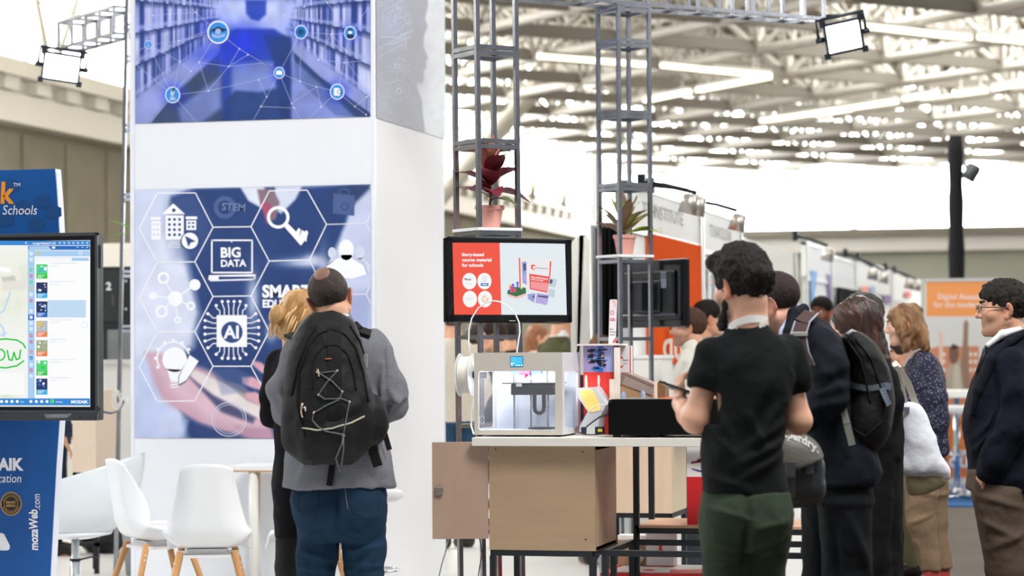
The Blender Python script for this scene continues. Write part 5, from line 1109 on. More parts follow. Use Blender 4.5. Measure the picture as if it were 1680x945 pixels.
for k in range(13):
    a = math.radians(200 + k * 11.5); p.rect(18.5 + 13.4 * math.cos(a) - .6, 826.5 + 15.1 * math.sin(a) - .8, 18.5 + 13.4 * math.cos(a) + .6, 826.5 + 15.1 * math.sin(a) + .8, 4, 4)
    a = math.radians(20 + k * 11.5); p.rect(18.5 + 13.4 * math.cos(a) - .7, 826.5 + 15.1 * math.sin(a) - .9, 18.5 + 13.4 * math.cos(a) + .7, 826.5 + 15.1 * math.sin(a) + .9, 4, 4)
p.text('mozaWeb', 62.5, 903, 19.5, 1, 2, .03, .82, ang=91, shear=.12); p.text('.com', 66, 837, 17, 1, 2, 0, .8, ang=91, shear=.12)
p.poly([(-20, 903), (-24, 898), (-4, 878), (2, 874), (7, 876), (16.5, 895), (16, 901), (12, 903)], 1, 2)
p.mb.build('lettering', [m_or, m_wt, m_db, m_lb, m_gold, m_dk], t, M4=I)
# interactive display
YD_ = 10.6; xr_ = onY(160, 530, YD_).x; wD = 1.62; xl_ = xr_ - wD; z1_, z0_ = onY(160, 381, YD_).z, onY(158, 676, YD_).z; zb0 = onY(158, 690, YD_).z
t = thing('touch_display', 'large black interactive touch display showing a blue menu and green handwriting', 'display', ((xl_ + xr_) / 2, YD_ + .2, .012)); I = Matrix.Translation(-t.location)
b = MB(); b.box((xl_, YD_ + .01, zb0), (xr_, YD_ + .075, z1_), bev=.008); b.build('casing', M('charcoal_casing', '#24282d', .4), t, M4=I)
sx1 = onY(148, 530, YD_).x; sz1, sz0 = onY(148, 394, YD_).z, onY(148, 668, YD_).z; sxl = xl_ + (xr_ - sx1)
fr_ = M('graphite_frame', '#3b4046', .35); b = MB()
for lo, hi in (((xl_, z1_ - .016), (xr_, z1_)), ((xl_, z0_ - .012), (xr_, z0_ + .008)), ((xl_, z0_), (xl_ + .012, z1_)), ((xr_ - .012, z0_), (xr_, z1_))): b.box((lo[0], YD_ - .006, lo[1]), (hi[0], YD_ + .02, hi[1]), bev=.003)
b.build('frame', fr_, t, M4=I)
b = MB(); b.box((xl_ + .01, YD_ + .001, z0_), (xr_ - .01, YD_ + .012, z1_ - .01)); b.build('black_border', m_blackg, t, M4=I)
b = MB(); b.box((xl_, YD_ - .012, zb0), (xr_, YD_ + .03, z0_ - .01), bev=.006); lip = b.build('pen_tray', M('tray_grey', '#33373c', .4), t, M4=I)
p = Print((0, YD_ - .0125, 0), (0, -1, 0)); p.poly([(72, 679), (119, 678.5), (110, 686), (76, 686.5)], 0, 0); 
for x in (82, 87, 91, 95, 99, 103, 108): p.disc((x, 682.3), .9, 1, 1)
p.disc((132, 684.5), 1.6, 2, 0); p.mb.build('button_panel', [M('tray_panel', '#6b7076', .35), M('tray_print', '#b9bdc2', .4), m_black], lip, M4=I)
b = MB(); xm = (xl_ + xr_) / 2
b.box((xm - .3, YD_ + .075, zb0 + .15), (xm + .3, YD_ + .12, z1_ - .15)); 
for sx in (-.62, -.2): b.bar((xm + sx, YD_ + .14, .07), (xm + sx, YD_ + .14, z1_ - .2), .05)
b.bar((xm - .62, YD_ + .14, .6), (xm - .2, YD_ + .14, .6), .05); 
for sx in (-.62, -.2): b.bar((xm + sx, YD_ - .2, .07), (xm + sx, YD_ + .5, .07), .05)
for sx in (-.62, -.2):
    for yy in (-.18, .48): b.lathe([(.028, 0), (.028, .05)], (xm + sx, YD_ + yy, 0), 12)
b.build('stand', m_black, t, M4=I)
b = MB()
for (y0, y1) in ((402, 440),): A, B = onY(161, y1, YD_ + .04), onY(164.5, y0, YD_ + .04); b.box((xr_ - .002, YD_ + .02, A.z), (xr_ + .009, YD_ + .05, B.z), bev=.003)
b.build('side_handle', fr_, t, M4=I)
# screen picture
def paint_scr(P):
    col = full(P, '#f3f5f0'); x, y = P[:, 0], P[:, 1]
    n = fbm(np.c_[P, x[:, None] * 0], .05); land = np.clip((y - 400) / 80, 0, 1) * np.clip((560 - y) / 150, 0, 1)
    col[:] = col + (np.array([.90, .91, .80]) - col) * (land * .8)[:, None]; g = np.clip(n * 1.5, 0, 1) * land * .35; col[:] = col + (np.array([.72, .80, .62]) - col) * g[:, None]
    blend(col, P, [(4, 458), (44, 462), (44, 475), (4, 478)], '#e6e4dc', 1); blend(col, P, [(2, 455), (24, 452), (26, 460), (4, 462)], '#c9cbbd', 1)
    blend(col, P, [(-40, 430), (18, 440), (18, 448), (-40, 440)], '#ffffff', 1); blob(col, P, (10, 648), (14, 6), '#cfe0bd', .7); blend(col, P, [(-20, 612), (38, 610), (40, 648), (-20, 648)], '#fafbfa', 1)
    return col
PS = ((0, YD_ + .0002, 0), (0, -1, 0))
scp = paint_sheet('screen', -275, 394, 148, 668, 240, 120, paint_scr, (0, YD_ - .0004, 0), (0, -1, 0), t, None, (399, 394), (666.5, 667.5)); scp.location = -t.location
ms_ = bpy.data.materials.new('display_picture'); ms_.use_nodes = True; nt = ms_.node_tree; bs = nt.nodes['Principled BSDF']; vc = nt.nodes.new('ShaderNodeVertexColor'); vc.layer_name = 'col'; nt.links.new(vc.outputs[0], bs.inputs['Emission Color']); bs.inputs['Base Color'].default_value = (.015, .015, .018, 1); bs.inputs['Emission Strength'].default_value = .97; bs.inputs['Roughness'].default_value = .2; scp.data.materials.append(ms_)
p = Print((0, YD_ - .0008, 0), (0, -1, 0), .0003); zd = lambda x, y: (x / 2.953, 380 + y / 2.953)
def ZD(x0, y0, x1, y1, mi, lay): p.rect(*zd(x0, y0), *zd(x1, y1), mi, lay)
# 0 toolbar blue,1 pale blue,2 white,3 deep blue,4 green,5 leaf,6 cyan,7 orange,8 grey,9 red,10 navy,11 highlight, 12 gold, 13 brown
ZD(-700, 44, 436, 66, 0, 0); ZD(136, 69, 436, 88, 3, 0); ZD(135, 90, 168, 808, 1, 0); ZD(168, 92, 436, 120, 1, 0); ZD(168, 120, 436, 808, 2, 0); ZD(-700, 808, 436, 842, 0, 0)
p.poly([zd(*q) for q in ((140, 72), (236, 71), (250, 90), (140, 90))], 1, 1); p.text('Mozaik Library', *zd(150, 85), 4.0, 8, 2); p.text('Lounged Mobdrd', *zd(158, 61), 4.4, 2, 1, .03, .9); p.text('11:32', *zd(240, 61), 5, 2, 1, .02, .9)
for x in (127, 290, 312, 334, 356, 378, 400, 423): p.ring(zd(x, 55), 1.3, .7, 2, 1, 8)
for x in (376, 400, 423): p.line([zd(x - 4, 77), zd(x + 4, 75)], .9, 2, 1)
ZD(252, 73, 268, 82, 2, 1); p.disc(zd(183, 105), 2.6, 12, 1); p.ring(zd(390, 104), 2.6, .8, 2, 1)
ZD(180, 126, 430, 142, 1, 1); ZD(182, 128, 348, 141, 2, 2)
for i, yy in enumerate((107, 135, 185, 216, 246, 276, 304, 335, 385, 415, 445, 472, 504, 534, 582, 612, 645, 672, 700)):
    mi = (2, 2, 5, 9, 5, 12, 2, 9, 2, 3, 2, 2, 9, 9, 7, 3, 2, 9, 2)[i]
    if yy == 415: ZD(137, 402, 166, 428, 3, 1); mi = 2
    p.poly([zd(143, yy - 8), zd(159, yy - 7), zd(157, yy + 8), zd(145, yy + 7)], mi, 2); p.poly([zd(147, yy - 3), zd(155, yy - 3), zd(154, yy + 3), zd(147, yy + 3)], 1, 3)
th = [(158, 228, 5, 4), (246, 322, 10, 6), (338, 415, 10, 3), (432, 510, 8, 7), (526, 604, 13, 7), (624, 697, 5, 4), (712, 790, 10, 6)]
ZD(230, 332, 416, 416, 11, 1); p.ring(zd(410, 452), 5, .6, 11, 1)
for i, (y0, y1, c1, c2) in enumerate(th):
    ys = y0 + (y1 - y0) * .68; ZD(176, y0, 230, ys, c1, 1); ZD(176, ys, 230, y1, c2, 1); rr = random.Random(i)
    for k in range(7):
        cx, cy = rr.uniform(184, 222), rr.uniform(y0 + 8, ys - 6); p.disc(zd(cx, cy), rr.uniform(1, 3), rr.choice({5: (4, 2, 6, 5), 10: (2, 11, 3, 8), 8: (2, 13, 9, 12), 13: (5, 2, 8, 12)}[c1]), 2 + k * 0 + (k % 3), 8)
    for k in range(3): p.line([zd(182, ys + 6 + k * 6), zd(218 - k * 8, ys + 6 + k * 6)], .7, 2, 2)
    p.line([zd(240, y0 - 4), zd(240 + rr.uniform(70, 140), y0 - 4)], .8, 11, 2); p.line([zd(240, y0 + 8), zd(240 + rr.uniform(30, 60), y0 + 8)], .7, 11, 2)
for i, x in enumerate((8, 32, 58, 84)): p.disc(zd(x, 823), 2.6, 2, 1, 8)
for i, x in enumerate((150, 176, 202, 228)): p.disc(zd(x, 823), 2.6, 2, 1, 8)
ZD(244, 812, 262, 832, 5, 1); p.text('Edit', *zd(100, 828), 3.6, 2, 1); p.text('Settings', *zd(270, 828), 3.6, 2, 1); p.text('MOZAIK', *zd(344, 831), 6.2, 2, 1, .05, 1.15)
# green handwriting: "ow" in a loop
p.line([(-30, 566), (-8, 557.5), (10, 556), (28, 558), (38, 564), (42, 571)], 2.6, 4, 1); p.line([(-30, 596), (-10, 602), (10, 603.5), (28, 600), (39, 592)], 2.6, 4, 1)
p.ring((0, 582), 8, 2.6, 4, 1, ry=9); p.line([(12, 575), (15, 590), (20, 591), (23, 578), (27, 590), (32, 588), (34, 574)], 2.6, 4, 2)
p.line([(-10, 520), (6, 510), (17, 480)], 3.2, 11, 1); p.line([(-6, 524), (6, 540), (6, 552)], 3.2, 11, 1); p.line([(0, 548), (6, 552), (11, 545)], 2.4, 11, 2)
e = lambda n, c: screen_mat('display_' + n, c, .95)
p.mb.build('screen_graphics', [e('toolbar', '#2b87d6'), e('paleblue', '#a9d0f5'), e('white', '#ffffff'), e('deepblue', '#1267c2'), e('green', '#27c93f'), e('leaf', '#4fd87c'), e('cyan', '#38b3e6'), e('orange', '#f07f4a'), e('grey', '#b8bfc4'), e('red', '#e2506a'), e('navy', '#1d2b5e'), e('highlight', '#c2def5'), e('gold', '#f1c14e'), e('brown', '#9fae86')], scp)
b = MB(); o = b.tube([at(x, y, d) for x, y, d in ((159, 668, 10.98), (170, 676, 12), (182, 678, 13.2), (194, 674, 14.5), (201, 665, 15.4), (203, 658, 15.64))], .006, 8).build('data_cable', m_black); tag(o, 'black cable from the touch display to the white plug on the thin lattice post', 'cable')
b = MB(); rr = random.Random(5)
cc = at(192, 656, 15.55)
pts = []
for k in range(90): a = k * .42; pts.append(cc + Vector((math.cos(a) * (.028 + .012 * math.sin(k * .9)), .01 * math.sin(k * .37), math.sin(a) * (.045 + .018 * math.cos(k * .7)))))
o = b.tube(pts, .0035, 5).build('coiled_cable', M('white_cable', '#eceae6', .4)); tag(o, 'coil of white cable tied to the thin lattice post', 'cable')
A = at(205, 657, 15.66); b = MB(); b.box((A.x - .02, A.y - .03, A.z - .022), (A.x + .03, A.y, A.z + .022), bev=.005); b.tube([A + Vector((-.02, -.015, 0)), cc + Vector((.03, 0, 0))], .006, 6)
o = b.build('power_adapter', M('white_plug', '#f1f1ee', .4)); tag(o, 'white power adapter on the thin lattice post beside the coil of cable', 'adapter')
# black screen back marked 2
YB2 = 17.6
A, B = onY(100, 568, YB2), onY(214, 437, YB2); t = thing('large_screen', 'black back of another big screen marked with a white 2', 'display', ((A.x + B.x) / 2 - .2, YB2, .012)); I = Matrix.Translation(-t.location); A.x -= .5
m_db2 = M('display_back_black', '#1a1d20', .5); zq = onY(180, 540, YB2).z
b = MB(); b.box((A.x, YB2, onY(180, 541, YB2).z), (B.x, YB2 + .05, B.z), bev=.006); b.build('casing', m_db2, t, M4=I)
b = MB(); C0, C1 = onY(163, 528, YB2), onY(200, 444, YB2); b.box((A.x + .1, YB2 - .012, C0.z), (C1.x, YB2 + .002, C1.z), bev=.005); b.build('cover_plate', M('display_back_plate', '#26292c', .5), t, M4=I)
p = Print((0, YB2 - .0125, 0), (0, -1, 0)); p.text('2', 173.8, 475.5, 17.5, 0, 0, .03, 1.0)
for i, (x, y, mi) in enumerate(((165.5, 466, 0), (165.5, 470, 0), (166, 476.5, 1), (165.5, 488, 0), (165.5, 501, 0))): p.rect(x - 2, y - 1, x + 2, y + 1, mi, 0)
for i in range(6): p.rect(184, 484 + i * 3, 186, 485.2 + i * 3, 2, 0)
p.disc((206.5, 461), 2.4, 3, 0); p.disc((206.5, 507), 2.4, 3, 0); p.mb.build('printed_marks', [m_wt, M('amber_mark', '#e0a13c', .5), M('dull_mark', '#8b857a', .5), M('bolt_head', '#c9ccd0', .3, .8)], t, M4=I)
b = MB(); zb_b = onY(180, 541, YB2).z
for px in (173.5,): P_ = onY(px, 560, YB2 + .03); b.bar((P_.x, YB2 + .03, .03), (P_.x, YB2 + .03, zb_b + .002), .03); b.bar((P_.x, YB2 - .25, .018), (P_.x, YB2 + .3, .018), .05, .036); b.bar((P_.x - .55, YB2 + .03, .018), (P_.x + .0, YB2 + .03, .018), .05, .036)
b.bar((P_.x - .5, YB2 + .03, .03), (P_.x - .5, YB2 + .03, zb_b + .002), .03); b.build('stand', m_black, t, M4=I)
# white counter, pale wood unit, black bag behind
YC_ = 16.6
A, B = onY(157, 900, YC_), onY(260, 590, YC_); t = thing('reception_counter', 'plain white counter behind the thin lattice post, person in grey behind it', 'counter', ((A.x + B.x) / 2, YC_, .012)); I = Matrix.Translation(-t.location)
b = MB(); b.box((A.x, YC_, .012), (B.x, YC_ + .4, B.z - .03)); b.build('body', M('white_laminate', '#efeee9', .5), t, M4=I); b = MB(); b.box((A.x - .02, YC_ - .03, B.z - .03), (B.x + .02, YC_ + .45, B.z)); b.build('top', M('white_top', '#dcdad6', .5), t, M4=I)
YC2 = 19.0; A, B = onY(146, 445, YC2), onY(300, 397, YC2); t = thing('booth_wall', 'white rounded booth wall behind the black screen marked 2', 'booth wall', ((A.x + B.x) / 2, YC2, .012)); I = Matrix.Translation(-t.location)
b = MB(); b.prism(rr_poly(A.x - .6, .012, B.x, B.z, .08, .002), YC2, YC2 + .2); b.build('panel', M('cream_wall', '#f2ede0', .55), t, M4=I)
YC3 = 14.6; A, B = onY(119, 775, YC3), onY(157, 640, YC3); t = thing('cabinet', 'pale wooden cabinet on a black frame left of the white counter, behind the touch display', 'cabinet', ((A.x + B.x) / 2, YC3, .012)); I = Matrix.Translation(-t.location)
b = MB(); b.box((A.x, YC3, A.z), (B.x, YC3 + .35, B.z)); b.build('body', M('pale_wood_unit', '#ecd6c0', .55, noise=.04, nscale=4), t, M4=I)
for (x, y) in ((A.x + .013, YC3 + .015), (B.x + .0, YC3 + .015), (A.x + .013, YC3 + .33), (B.x, YC3 + .33)): b = MB(); b.bar((x, y, .012), (x, y, A.z), .026); b.build('leg', m_black, t, M4=I)
for y, z in ((.015, A.z - .013), (.015, .2), (.33, A.z - .013)): b = MB(); b.bar((A.x, YC3 + y, z), (B.x + .013, YC3 + y, z), .026); b.build('rail', m_black, t, M4=I)
s = SDF((-.25, -.2, -.02), (.25, .2, .45), .012); s.ell((0, 0, .15), (.17, .12, .16), .05); s.ell((.08, -.02, .1), (.12, .12, .11), .05); s.cut((0, 0, -1), 0)
me = disp(s.mesh('bag'), lambda P, N: .02 * np.abs(fbm(P, 9)) + .006 * fbm(P, 30)); o = link('bin_bag', me, M('black_film', '#101113', .3)); q = onZ(172, 905, .012); o.location = (q.x - .02, q.y - .06, .013); tag(o, 'crumpled black plastic bag on the floor behind the clear tulip armchair', 'bag')
q = onZ(150, 905, .012); t = thing('floor_stand', 'low dark metal frame on the floor beside the black plastic bag', 'metal frame', (q.x, q.y + .62, .012)); b = MB()
for x in (-.2, .2): b.bar((x, 0, 0), (x, 0, .3), .03); b.bar((x, -.12, .015), (x, .12, .015), .03)
b.bar((-.2, 0, .28), (.2, 0, .28), .03); b.bar((-.2, 0, .06), (.2, 0, .06), .03); b.build('frame', M('dark_frame', '#4a4c4d', .5, .3), t)

# ------------------------------------------------------------------ chairs and table
m_shell = M('white_shell', '#eef0f3', .38); m_beech = M('beech', '#c9955f', .5, noise=.10, nscale=6, stretch=(6, 6, 1)); m_pad = M('white_pad', '#e4e3e6', .5)
def grid_surf(fn, nu, nv, th, name, mat, parent):
    """open sheet fn(u,v) thickened to th"""
    V0 = [[Vector(fn(i / nu, j / nv)) for i in range(nu + 1)] for j in range(nv + 1)]; vs, fs = [], []; W = nu + 1
    def nrm(j, i):
        a = V0[j][min(i + 1, nu)] - V0[j][max(i - 1, 0)]; c = V0[min(j + 1, nv)][i] - V0[max(j - 1, 0)][i]; n = a.cross(c); return n.normalized() if n.length > 1e-9 else ZV
    for s_ in (.5, -.5):
        for j in range(nv + 1):
            for i in range(nu + 1): vs.append(V0[j][i] + nrm(j, i) * th * s_)
    K = W * (nv + 1)
    for j in range(nv):
        for i in range(nu):
            q = (j * W + i, j * W + i + 1, (j + 1) * W + i + 1, (j + 1) * W + i); fs.append(q); fs.append(tuple(K + x for x in q[::-1]))
    rim = [i for i in range(W)] + [j * W + nu for j in range(1, nv + 1)] + [nv * W + i for i in range(nu - 1, -1, -1)] + [j * W for j in range(nv - 1, 0, -1)]
    for a, c in zip(rim, rim[1:] + rim[:1]): fs.append((c, a, K + a, K + c))
    return link(name, raw_mesh(name, vs, fs, True), mat, parent)
def sstep(a, b, x): t = max(0, min(1, (x - a) / (b - a))); return t * t * (3 - 2 * t)
def shell_fn(u, v):
    """v: 0 front lip .. 1 back top ; u across. faces +y, seat height ~0.45"""
    x = (u - .5) * 2
    pr = [(0, .245, .43), (.12, .22, .455), (.3, .08, .438), (.45, -.06, .43), (.56, -.155, .455), (.66, -.2, .53), (.8, -.225, .66), (.93, -.248, .80), (1, -.258, .862)]
    for (a, y0, z0), (c, y1, z1) in zip(pr[:-1], pr[1:]):
        if a <= v <= c: t = (v - a) / (c - a); y = y0 + (y1 - y0) * t; z = z0 + (z1 - z0) * t; break
    w = .225 + .012 * math.sin(PI * min(1, v / .6)) if v < .5 else .237 - .097 * sstep(.5, 1.0, v)
    edge = max(0, abs(x) - .35) / .65; up = edge ** 2
    k = sstep(.5, .72, v)
    y += up * (.095 * k * (1 - .75 * sstep(.75, 1, v))); z += up * (.075 * (1 - k) * sstep(0, .3, v)) - up * .03 * (1 - sstep(0, .15, v))
    if v > .9: z -= abs(x) ** 3 * .03 * (v - .9) / .1
    return (x * w * (1 - .06 * up), y, z)
def shell_chair(label, loc, rz):
    t = thing('shell_chair', label, 'chair', loc, rz, 'white shell chairs with wooden legs')
    grid_surf(shell_fn, 28, 44, .011, 'shell', m_shell, t)
    def pad(u, v): q = Vector(shell_fn(.06 + .88 * u, .03 + .47 * v)); e = min(u, 1 - u, v, 1 - v); return q + ZV * (.008 + .03 * sstep(0, .15, e))
    grid_surf(pad, 20, 20, .004, 'cushion', m_pad, t)
    b = MB(); b.box((-.12, -.13, .385), (.12, .13, .40)); b.bar((-.15, -.12, .395), (.15, .12, .395), .03, .02); b.bar((.15, -.12, .395), (-.15, .12, .395), .03, .02); b.box((-.1, -.1, .40), (.1, .1, .428)); b.build('mount', M('white_metal', '#e3e2e3', .4), t)
    for sx in (-1, 1):
        for sy in (-1, 1):
            b = MB(); b.tube([(sx * .22, sy * .22, 0), (sx * .185, sy * .18, .2), (sx * .135, sy * .115, .415)], [.011, .016, .018], 12); L_ = b.build('leg', m_beech, t)
            b = MB(); b.ball((sx * .165, sy * .135, .36), .0055, 8, 6); b.ball((sx * .17, sy * .14, .335), .0055, 8, 6); b.build('bolt', m_chrome, L_)
    return t
def ground(px, d): q = at(px, 575, d); return Vector((q.x, q.y, .012))
shell_chair('white shell chair with wooden legs seen from behind, left of the woman in black', ground(340, 12.4), YAW + .1)
shell_chair('white shell chair with wooden legs turned sideways, between the clear armchair and the other chair', ground(258, 12.95), YAW - 1.05)
# table
TYt = 13.12; A, B = onY(372, 771, TYt), onY(520, 771, TYt); zt_t = onY(410, 764, TYt).z
t = thing('table', 'white table with a wooden edge in front of the tower, beside the woman in black', 'table', ((A.x + B.x) / 2, TYt + .15, .012)); I = Matrix.Translation(-t.location)
b = MB(); b.box((A.x, TYt, zt_t - .028), (B.x, TYt + .33, zt_t), bev=.003); tp = b.build('top', M('white_table', '#f1f1f1', .4), t, M4=I)
b = MB(); b.box((A.x, TYt, zt_t - .036), (B.x, TYt + .33, zt_t - .0282)); b.build('wooden_edge', M('oak_edge', '#c79a63', .5), tp, M4=I)
for px, yy in ((416, TYt + .03), (505, TYt + .03), (420, TYt + .29), (508, TYt + .29)): P_ = onY(px, 800, yy); b = MB(); b.tube([(P_.x, yy, .012), (P_.x, yy, zt_t - .036)], .027, 14); b.build('leg', M('white_leg', '#eceae4', .4), t, M4=I)
# third chair behind the couple, and a bar stool
shell_chair('white shell chair behind the couple, glimpsed between the legs of the man in jeans', ground(520, 12.75), YAW + 1.5)
q = ground(612, 12.7); t = thing('bar_stool', 'white stool with a chrome ring showing right of the man in jeans', 'stool', q)
zs_ = at(640, 801, 12.7).z - .012; b = MB(); b.lathe([(.05, zs_ - .072), (.12, zs_ - .066), (.155, zs_ - .045), (.16, zs_ - .025), (.14, zs_ - .008), (.08, zs_), (.001, zs_)], n=32); b.build('seat', m_shell, t)
b = MB(); b.tube([(0, 0, .02), (0, 0, zs_ - .07)], .022, 14); b.build('pole', m_chrome, t)
b = MB(); zr_ = at(640, 938, 12.7).z; b.tube([(.13 * math.cos(a), .13 * math.sin(a), zr_) for a in [2 * PI * k / 28 for k in range(28)]], .009, 8, closed=True); b.bar((0, 0, zr_), (0, -.13, zr_), .012); b.build('foot_ring', m_chrome, t)
b = MB(); b.lathe([(.19, 0), (.19, .008), (.04, .02), (.024, .05)], n=32); b.build('base', m_chrome, t)
# clear white tulip armchair
q = ground(123, 13.6); t = thing('tulip_armchair', 'glossy white tulip armchair on a chrome pedestal behind the blue totem', 'armchair', q, YAW)
def tulip(u, v):
    a = 2 * PI * u; bk = .5 + .5 * math.cos(a); sd = abs(math.sin(a))          # back towards +x (picture right)
    rim = .62 + .10 * sd ** 1.5 + .24 * bk ** 3.2 - .1 * (1 - bk) ** 4
    r = .305 + .03 * sd + .055 * bk ** 2; z0 = .385
    f = math.sin(min(1, v) * PI / 2) ** .72 if v < 1 else 1
    rr_ = r * (.02 + .98 * f) * (1 + .0 * v); z = z0 + (rim - z0) * (1 - math.cos(v * PI / 2)) ** .95
    return (rr_ * math.cos(a) * (1 + .06 * bk), rr_ * math.sin(a) * .92, z)
grid_surf(tulip, 64, 28, .006, 'shell', M('pearl_shell', '#eaf1f5', .12, coat=.5, alpha=.88), t)
b = MB(); b.lathe([(.12, .395), (.2, .41), (.21, .425), (.16, .445), (.001, .45)], n=28); b.build('cushion', M('pearl_pad', '#eef3f6', .3), t)
b = MB(); b.lathe([(.215, 0), (.215, .006), (.19, .014), (.11, .03), (.06, .06), (.034, .095), (.029, .1), (.029, .27), (.022, .272), (.022, .39)], n=32); b.build('pedestal', m_chrome, t)
b = MB(); b.tube([(.03, -.01, .27), (.09, -.02, .285), (.13, -.02, .28)], .005, 8); b.lathe([(.031, .262), (.031, .275)], n=20); b.build('lever', m_black, t)
# green leaves poking out left of the tower
t = thing('potted_plant', 'green leaves of a plant poking out left of the white tower', 'plant', ground(232, 15.6)); b = MB(); zl_ = at(200, 372, 15.6).z
b.lathe([(.1, 0), (.13, .3), (.12, .3), (.1, .27)], n=20); b.build('pot', M('grey_pot', '#8a8d8e', .6), t); b = MB(); b.tube([(0, 0, .27), (0, 0, zl_ - .05)], .012, 8); b.build('stem', M('plant_stem', '#7d7348', .8), t)
b = MB(); leaf_mesh(b, (-.03, -.02, zl_ - .03), (-.97, -.1, .35), .21, .045, .0, 0); leaf_mesh(b, (-.03, -.02, zl_ - .06), (-.95, -.2, .12), .17, .035, .2, 0)
for k in range(7): a = k * .9; leaf_mesh(b, (0, 0, zl_ - .08), (math.cos(a) * .6 + .3, math.sin(a), .5), .2, .04, .4, 0)
b.build('leaves', M('fresh_green', '#5fae32', .4, noise=.2, nscale=12), t)
# ------------------------------------------------------------------ people: one implicit body each, clothes and hair on top
CAM_F = CAM_R @ Vector((0, 0, -1))
RY = Matrix.Rotation(YAW, 3, 'Z')
def skinmat(h, n): return M('skin_' + n, h, .5, attr=True, spec=.4, sss=.12)
class Fig:
    """a person in a frame whose x is picture right and y is depth, standing at picture column pc, distance d"""
    def __init__(s, label, pc, d, voxel=.006, group=None, z0=0.0):
        s.d = d; s.pc = pc; q = at(pc, 575, d); s.o = Vector((q.x, q.y, z0)); s.h = voxel
        s.root = thing('person', label, 'person', s.o, YAW, group); s.Ri = RY.transposed()
    def L(s, px, py, y=0.0): return tuple(s.Ri @ (at(px, py, s.d + y) - s.o))
    def rows(s, rows):
        """(py, px left, px right, cy, ry) -> prof rows"""
        out = []
        for py, a, b, cy, ry in rows:
            A, B = s.L(a, py, 0), s.L(b, py, 0); out.append(((A[2] + B[2]) / 2, (A[0] + B[0]) / 2, cy, (B[0] - A[0]) / 2, ry))
        return out
    def grid(s, z0, z1, x=.45, y=.4, h=None, cx=0, cy=0): return SDF((cx - x, cy - y, z0), (cx + x, cy + y, z1), h or s.h)
    def add(s, name, me, mat): return link(name, me, mat, s.root)

def headT(c, pitch=0, yaw=0, roll=0):
    """head frame: looks along local +y; yaw turns to picture left when positive (seen from behind); pitch<0 looks down; roll>0 tips to the right"""
    return Matrix.Translation(c) @ Euler((pitch, roll, yaw), 'YXZ').to_matrix().to_4x4() if False else Matrix.Translation(c) @ Matrix.Rotation(yaw, 4, 'Z') @ Matrix.Rotation(pitch, 4, 'X') @ Matrix.Rotation(roll, 4, 'Y')
def head_sdf(s, T, k=1.0, o={}):
    R = T.to_3x3()
    def E(c, r, kk=.02, sub=False, rot=None): s.ell(T @ (Vector(c) * k), Vector(r) * k, kk * k, R @ Euler(rot).to_matrix() if rot else R, sub)
    def Cp(a, b, ra, rb=None, kk=.012, sub=False): s.cap(T @ (Vector(a) * k), T @ (Vector(b) * k), ra * k, (rb or ra) * k, kk * k, sub)
    fl = o.get('full', 1.0)
    E((0, -.014, .036), (.076, .097, .085), .01)
    E((0, .03, -.02), (.064 * fl, .066, .088), .03); E((0, .038, -.082), (.05 * fl, .048, .032), .03)
    Cp((-.055, -.005, -.055), (-.028, .06, -.098), .018 * fl, .016, .025); Cp((.055, -.005, -.055), (.028, .06, -.098), .018 * fl, .016, .025)
    E((0, .079, -.1), (.021, .017, .017), .02)                                    # chin
    Cp((-.036, .078, .026), (.036, .078, .026), .011, None, .018)                  # brow
    for sx in (-1, 1):
        E((sx * .032, .1, .004), (.021, .013, .013), .014, True); E((sx * .043, .062, -.024), (.026, .026, .024), .022)
        E((sx * .032, .082, .003), (.0155, .0125, .0095), .004)                      # lids over the eyes
    Cp((0, .088, .02), (0, .112, -.026), .007, .0115, .014); E((-.0125, .099, -.031), (.0085, .010, .008), .008); E((.0125, .099, -.031), (.0085, .010, .008), .008); E((0, .112, -.028), (.011, .01, .01), .008)
    Cp((-.02, .086, -.054), (.02, .086, -.054), .0065, None, .009); Cp((-.016, .087, -.066), (.016, .087, -.066), .0075, None, .008); Cp((-.02, .096, -.0595), (.02, .096, -.0595), .0022, None, .004, True)
    for sx in (-1, 1):
        E((sx * .081, -.012, -.006), (.0085, .021, .034), .008, False, (.0, sx * .28, sx * .35)); E((sx * .088, -.004, .0), (.006, .011, .02), .005, True, (0, sx * .25, sx * .35)); E((sx * .077, -.002, -.036), (.007, .010, .012), .008)
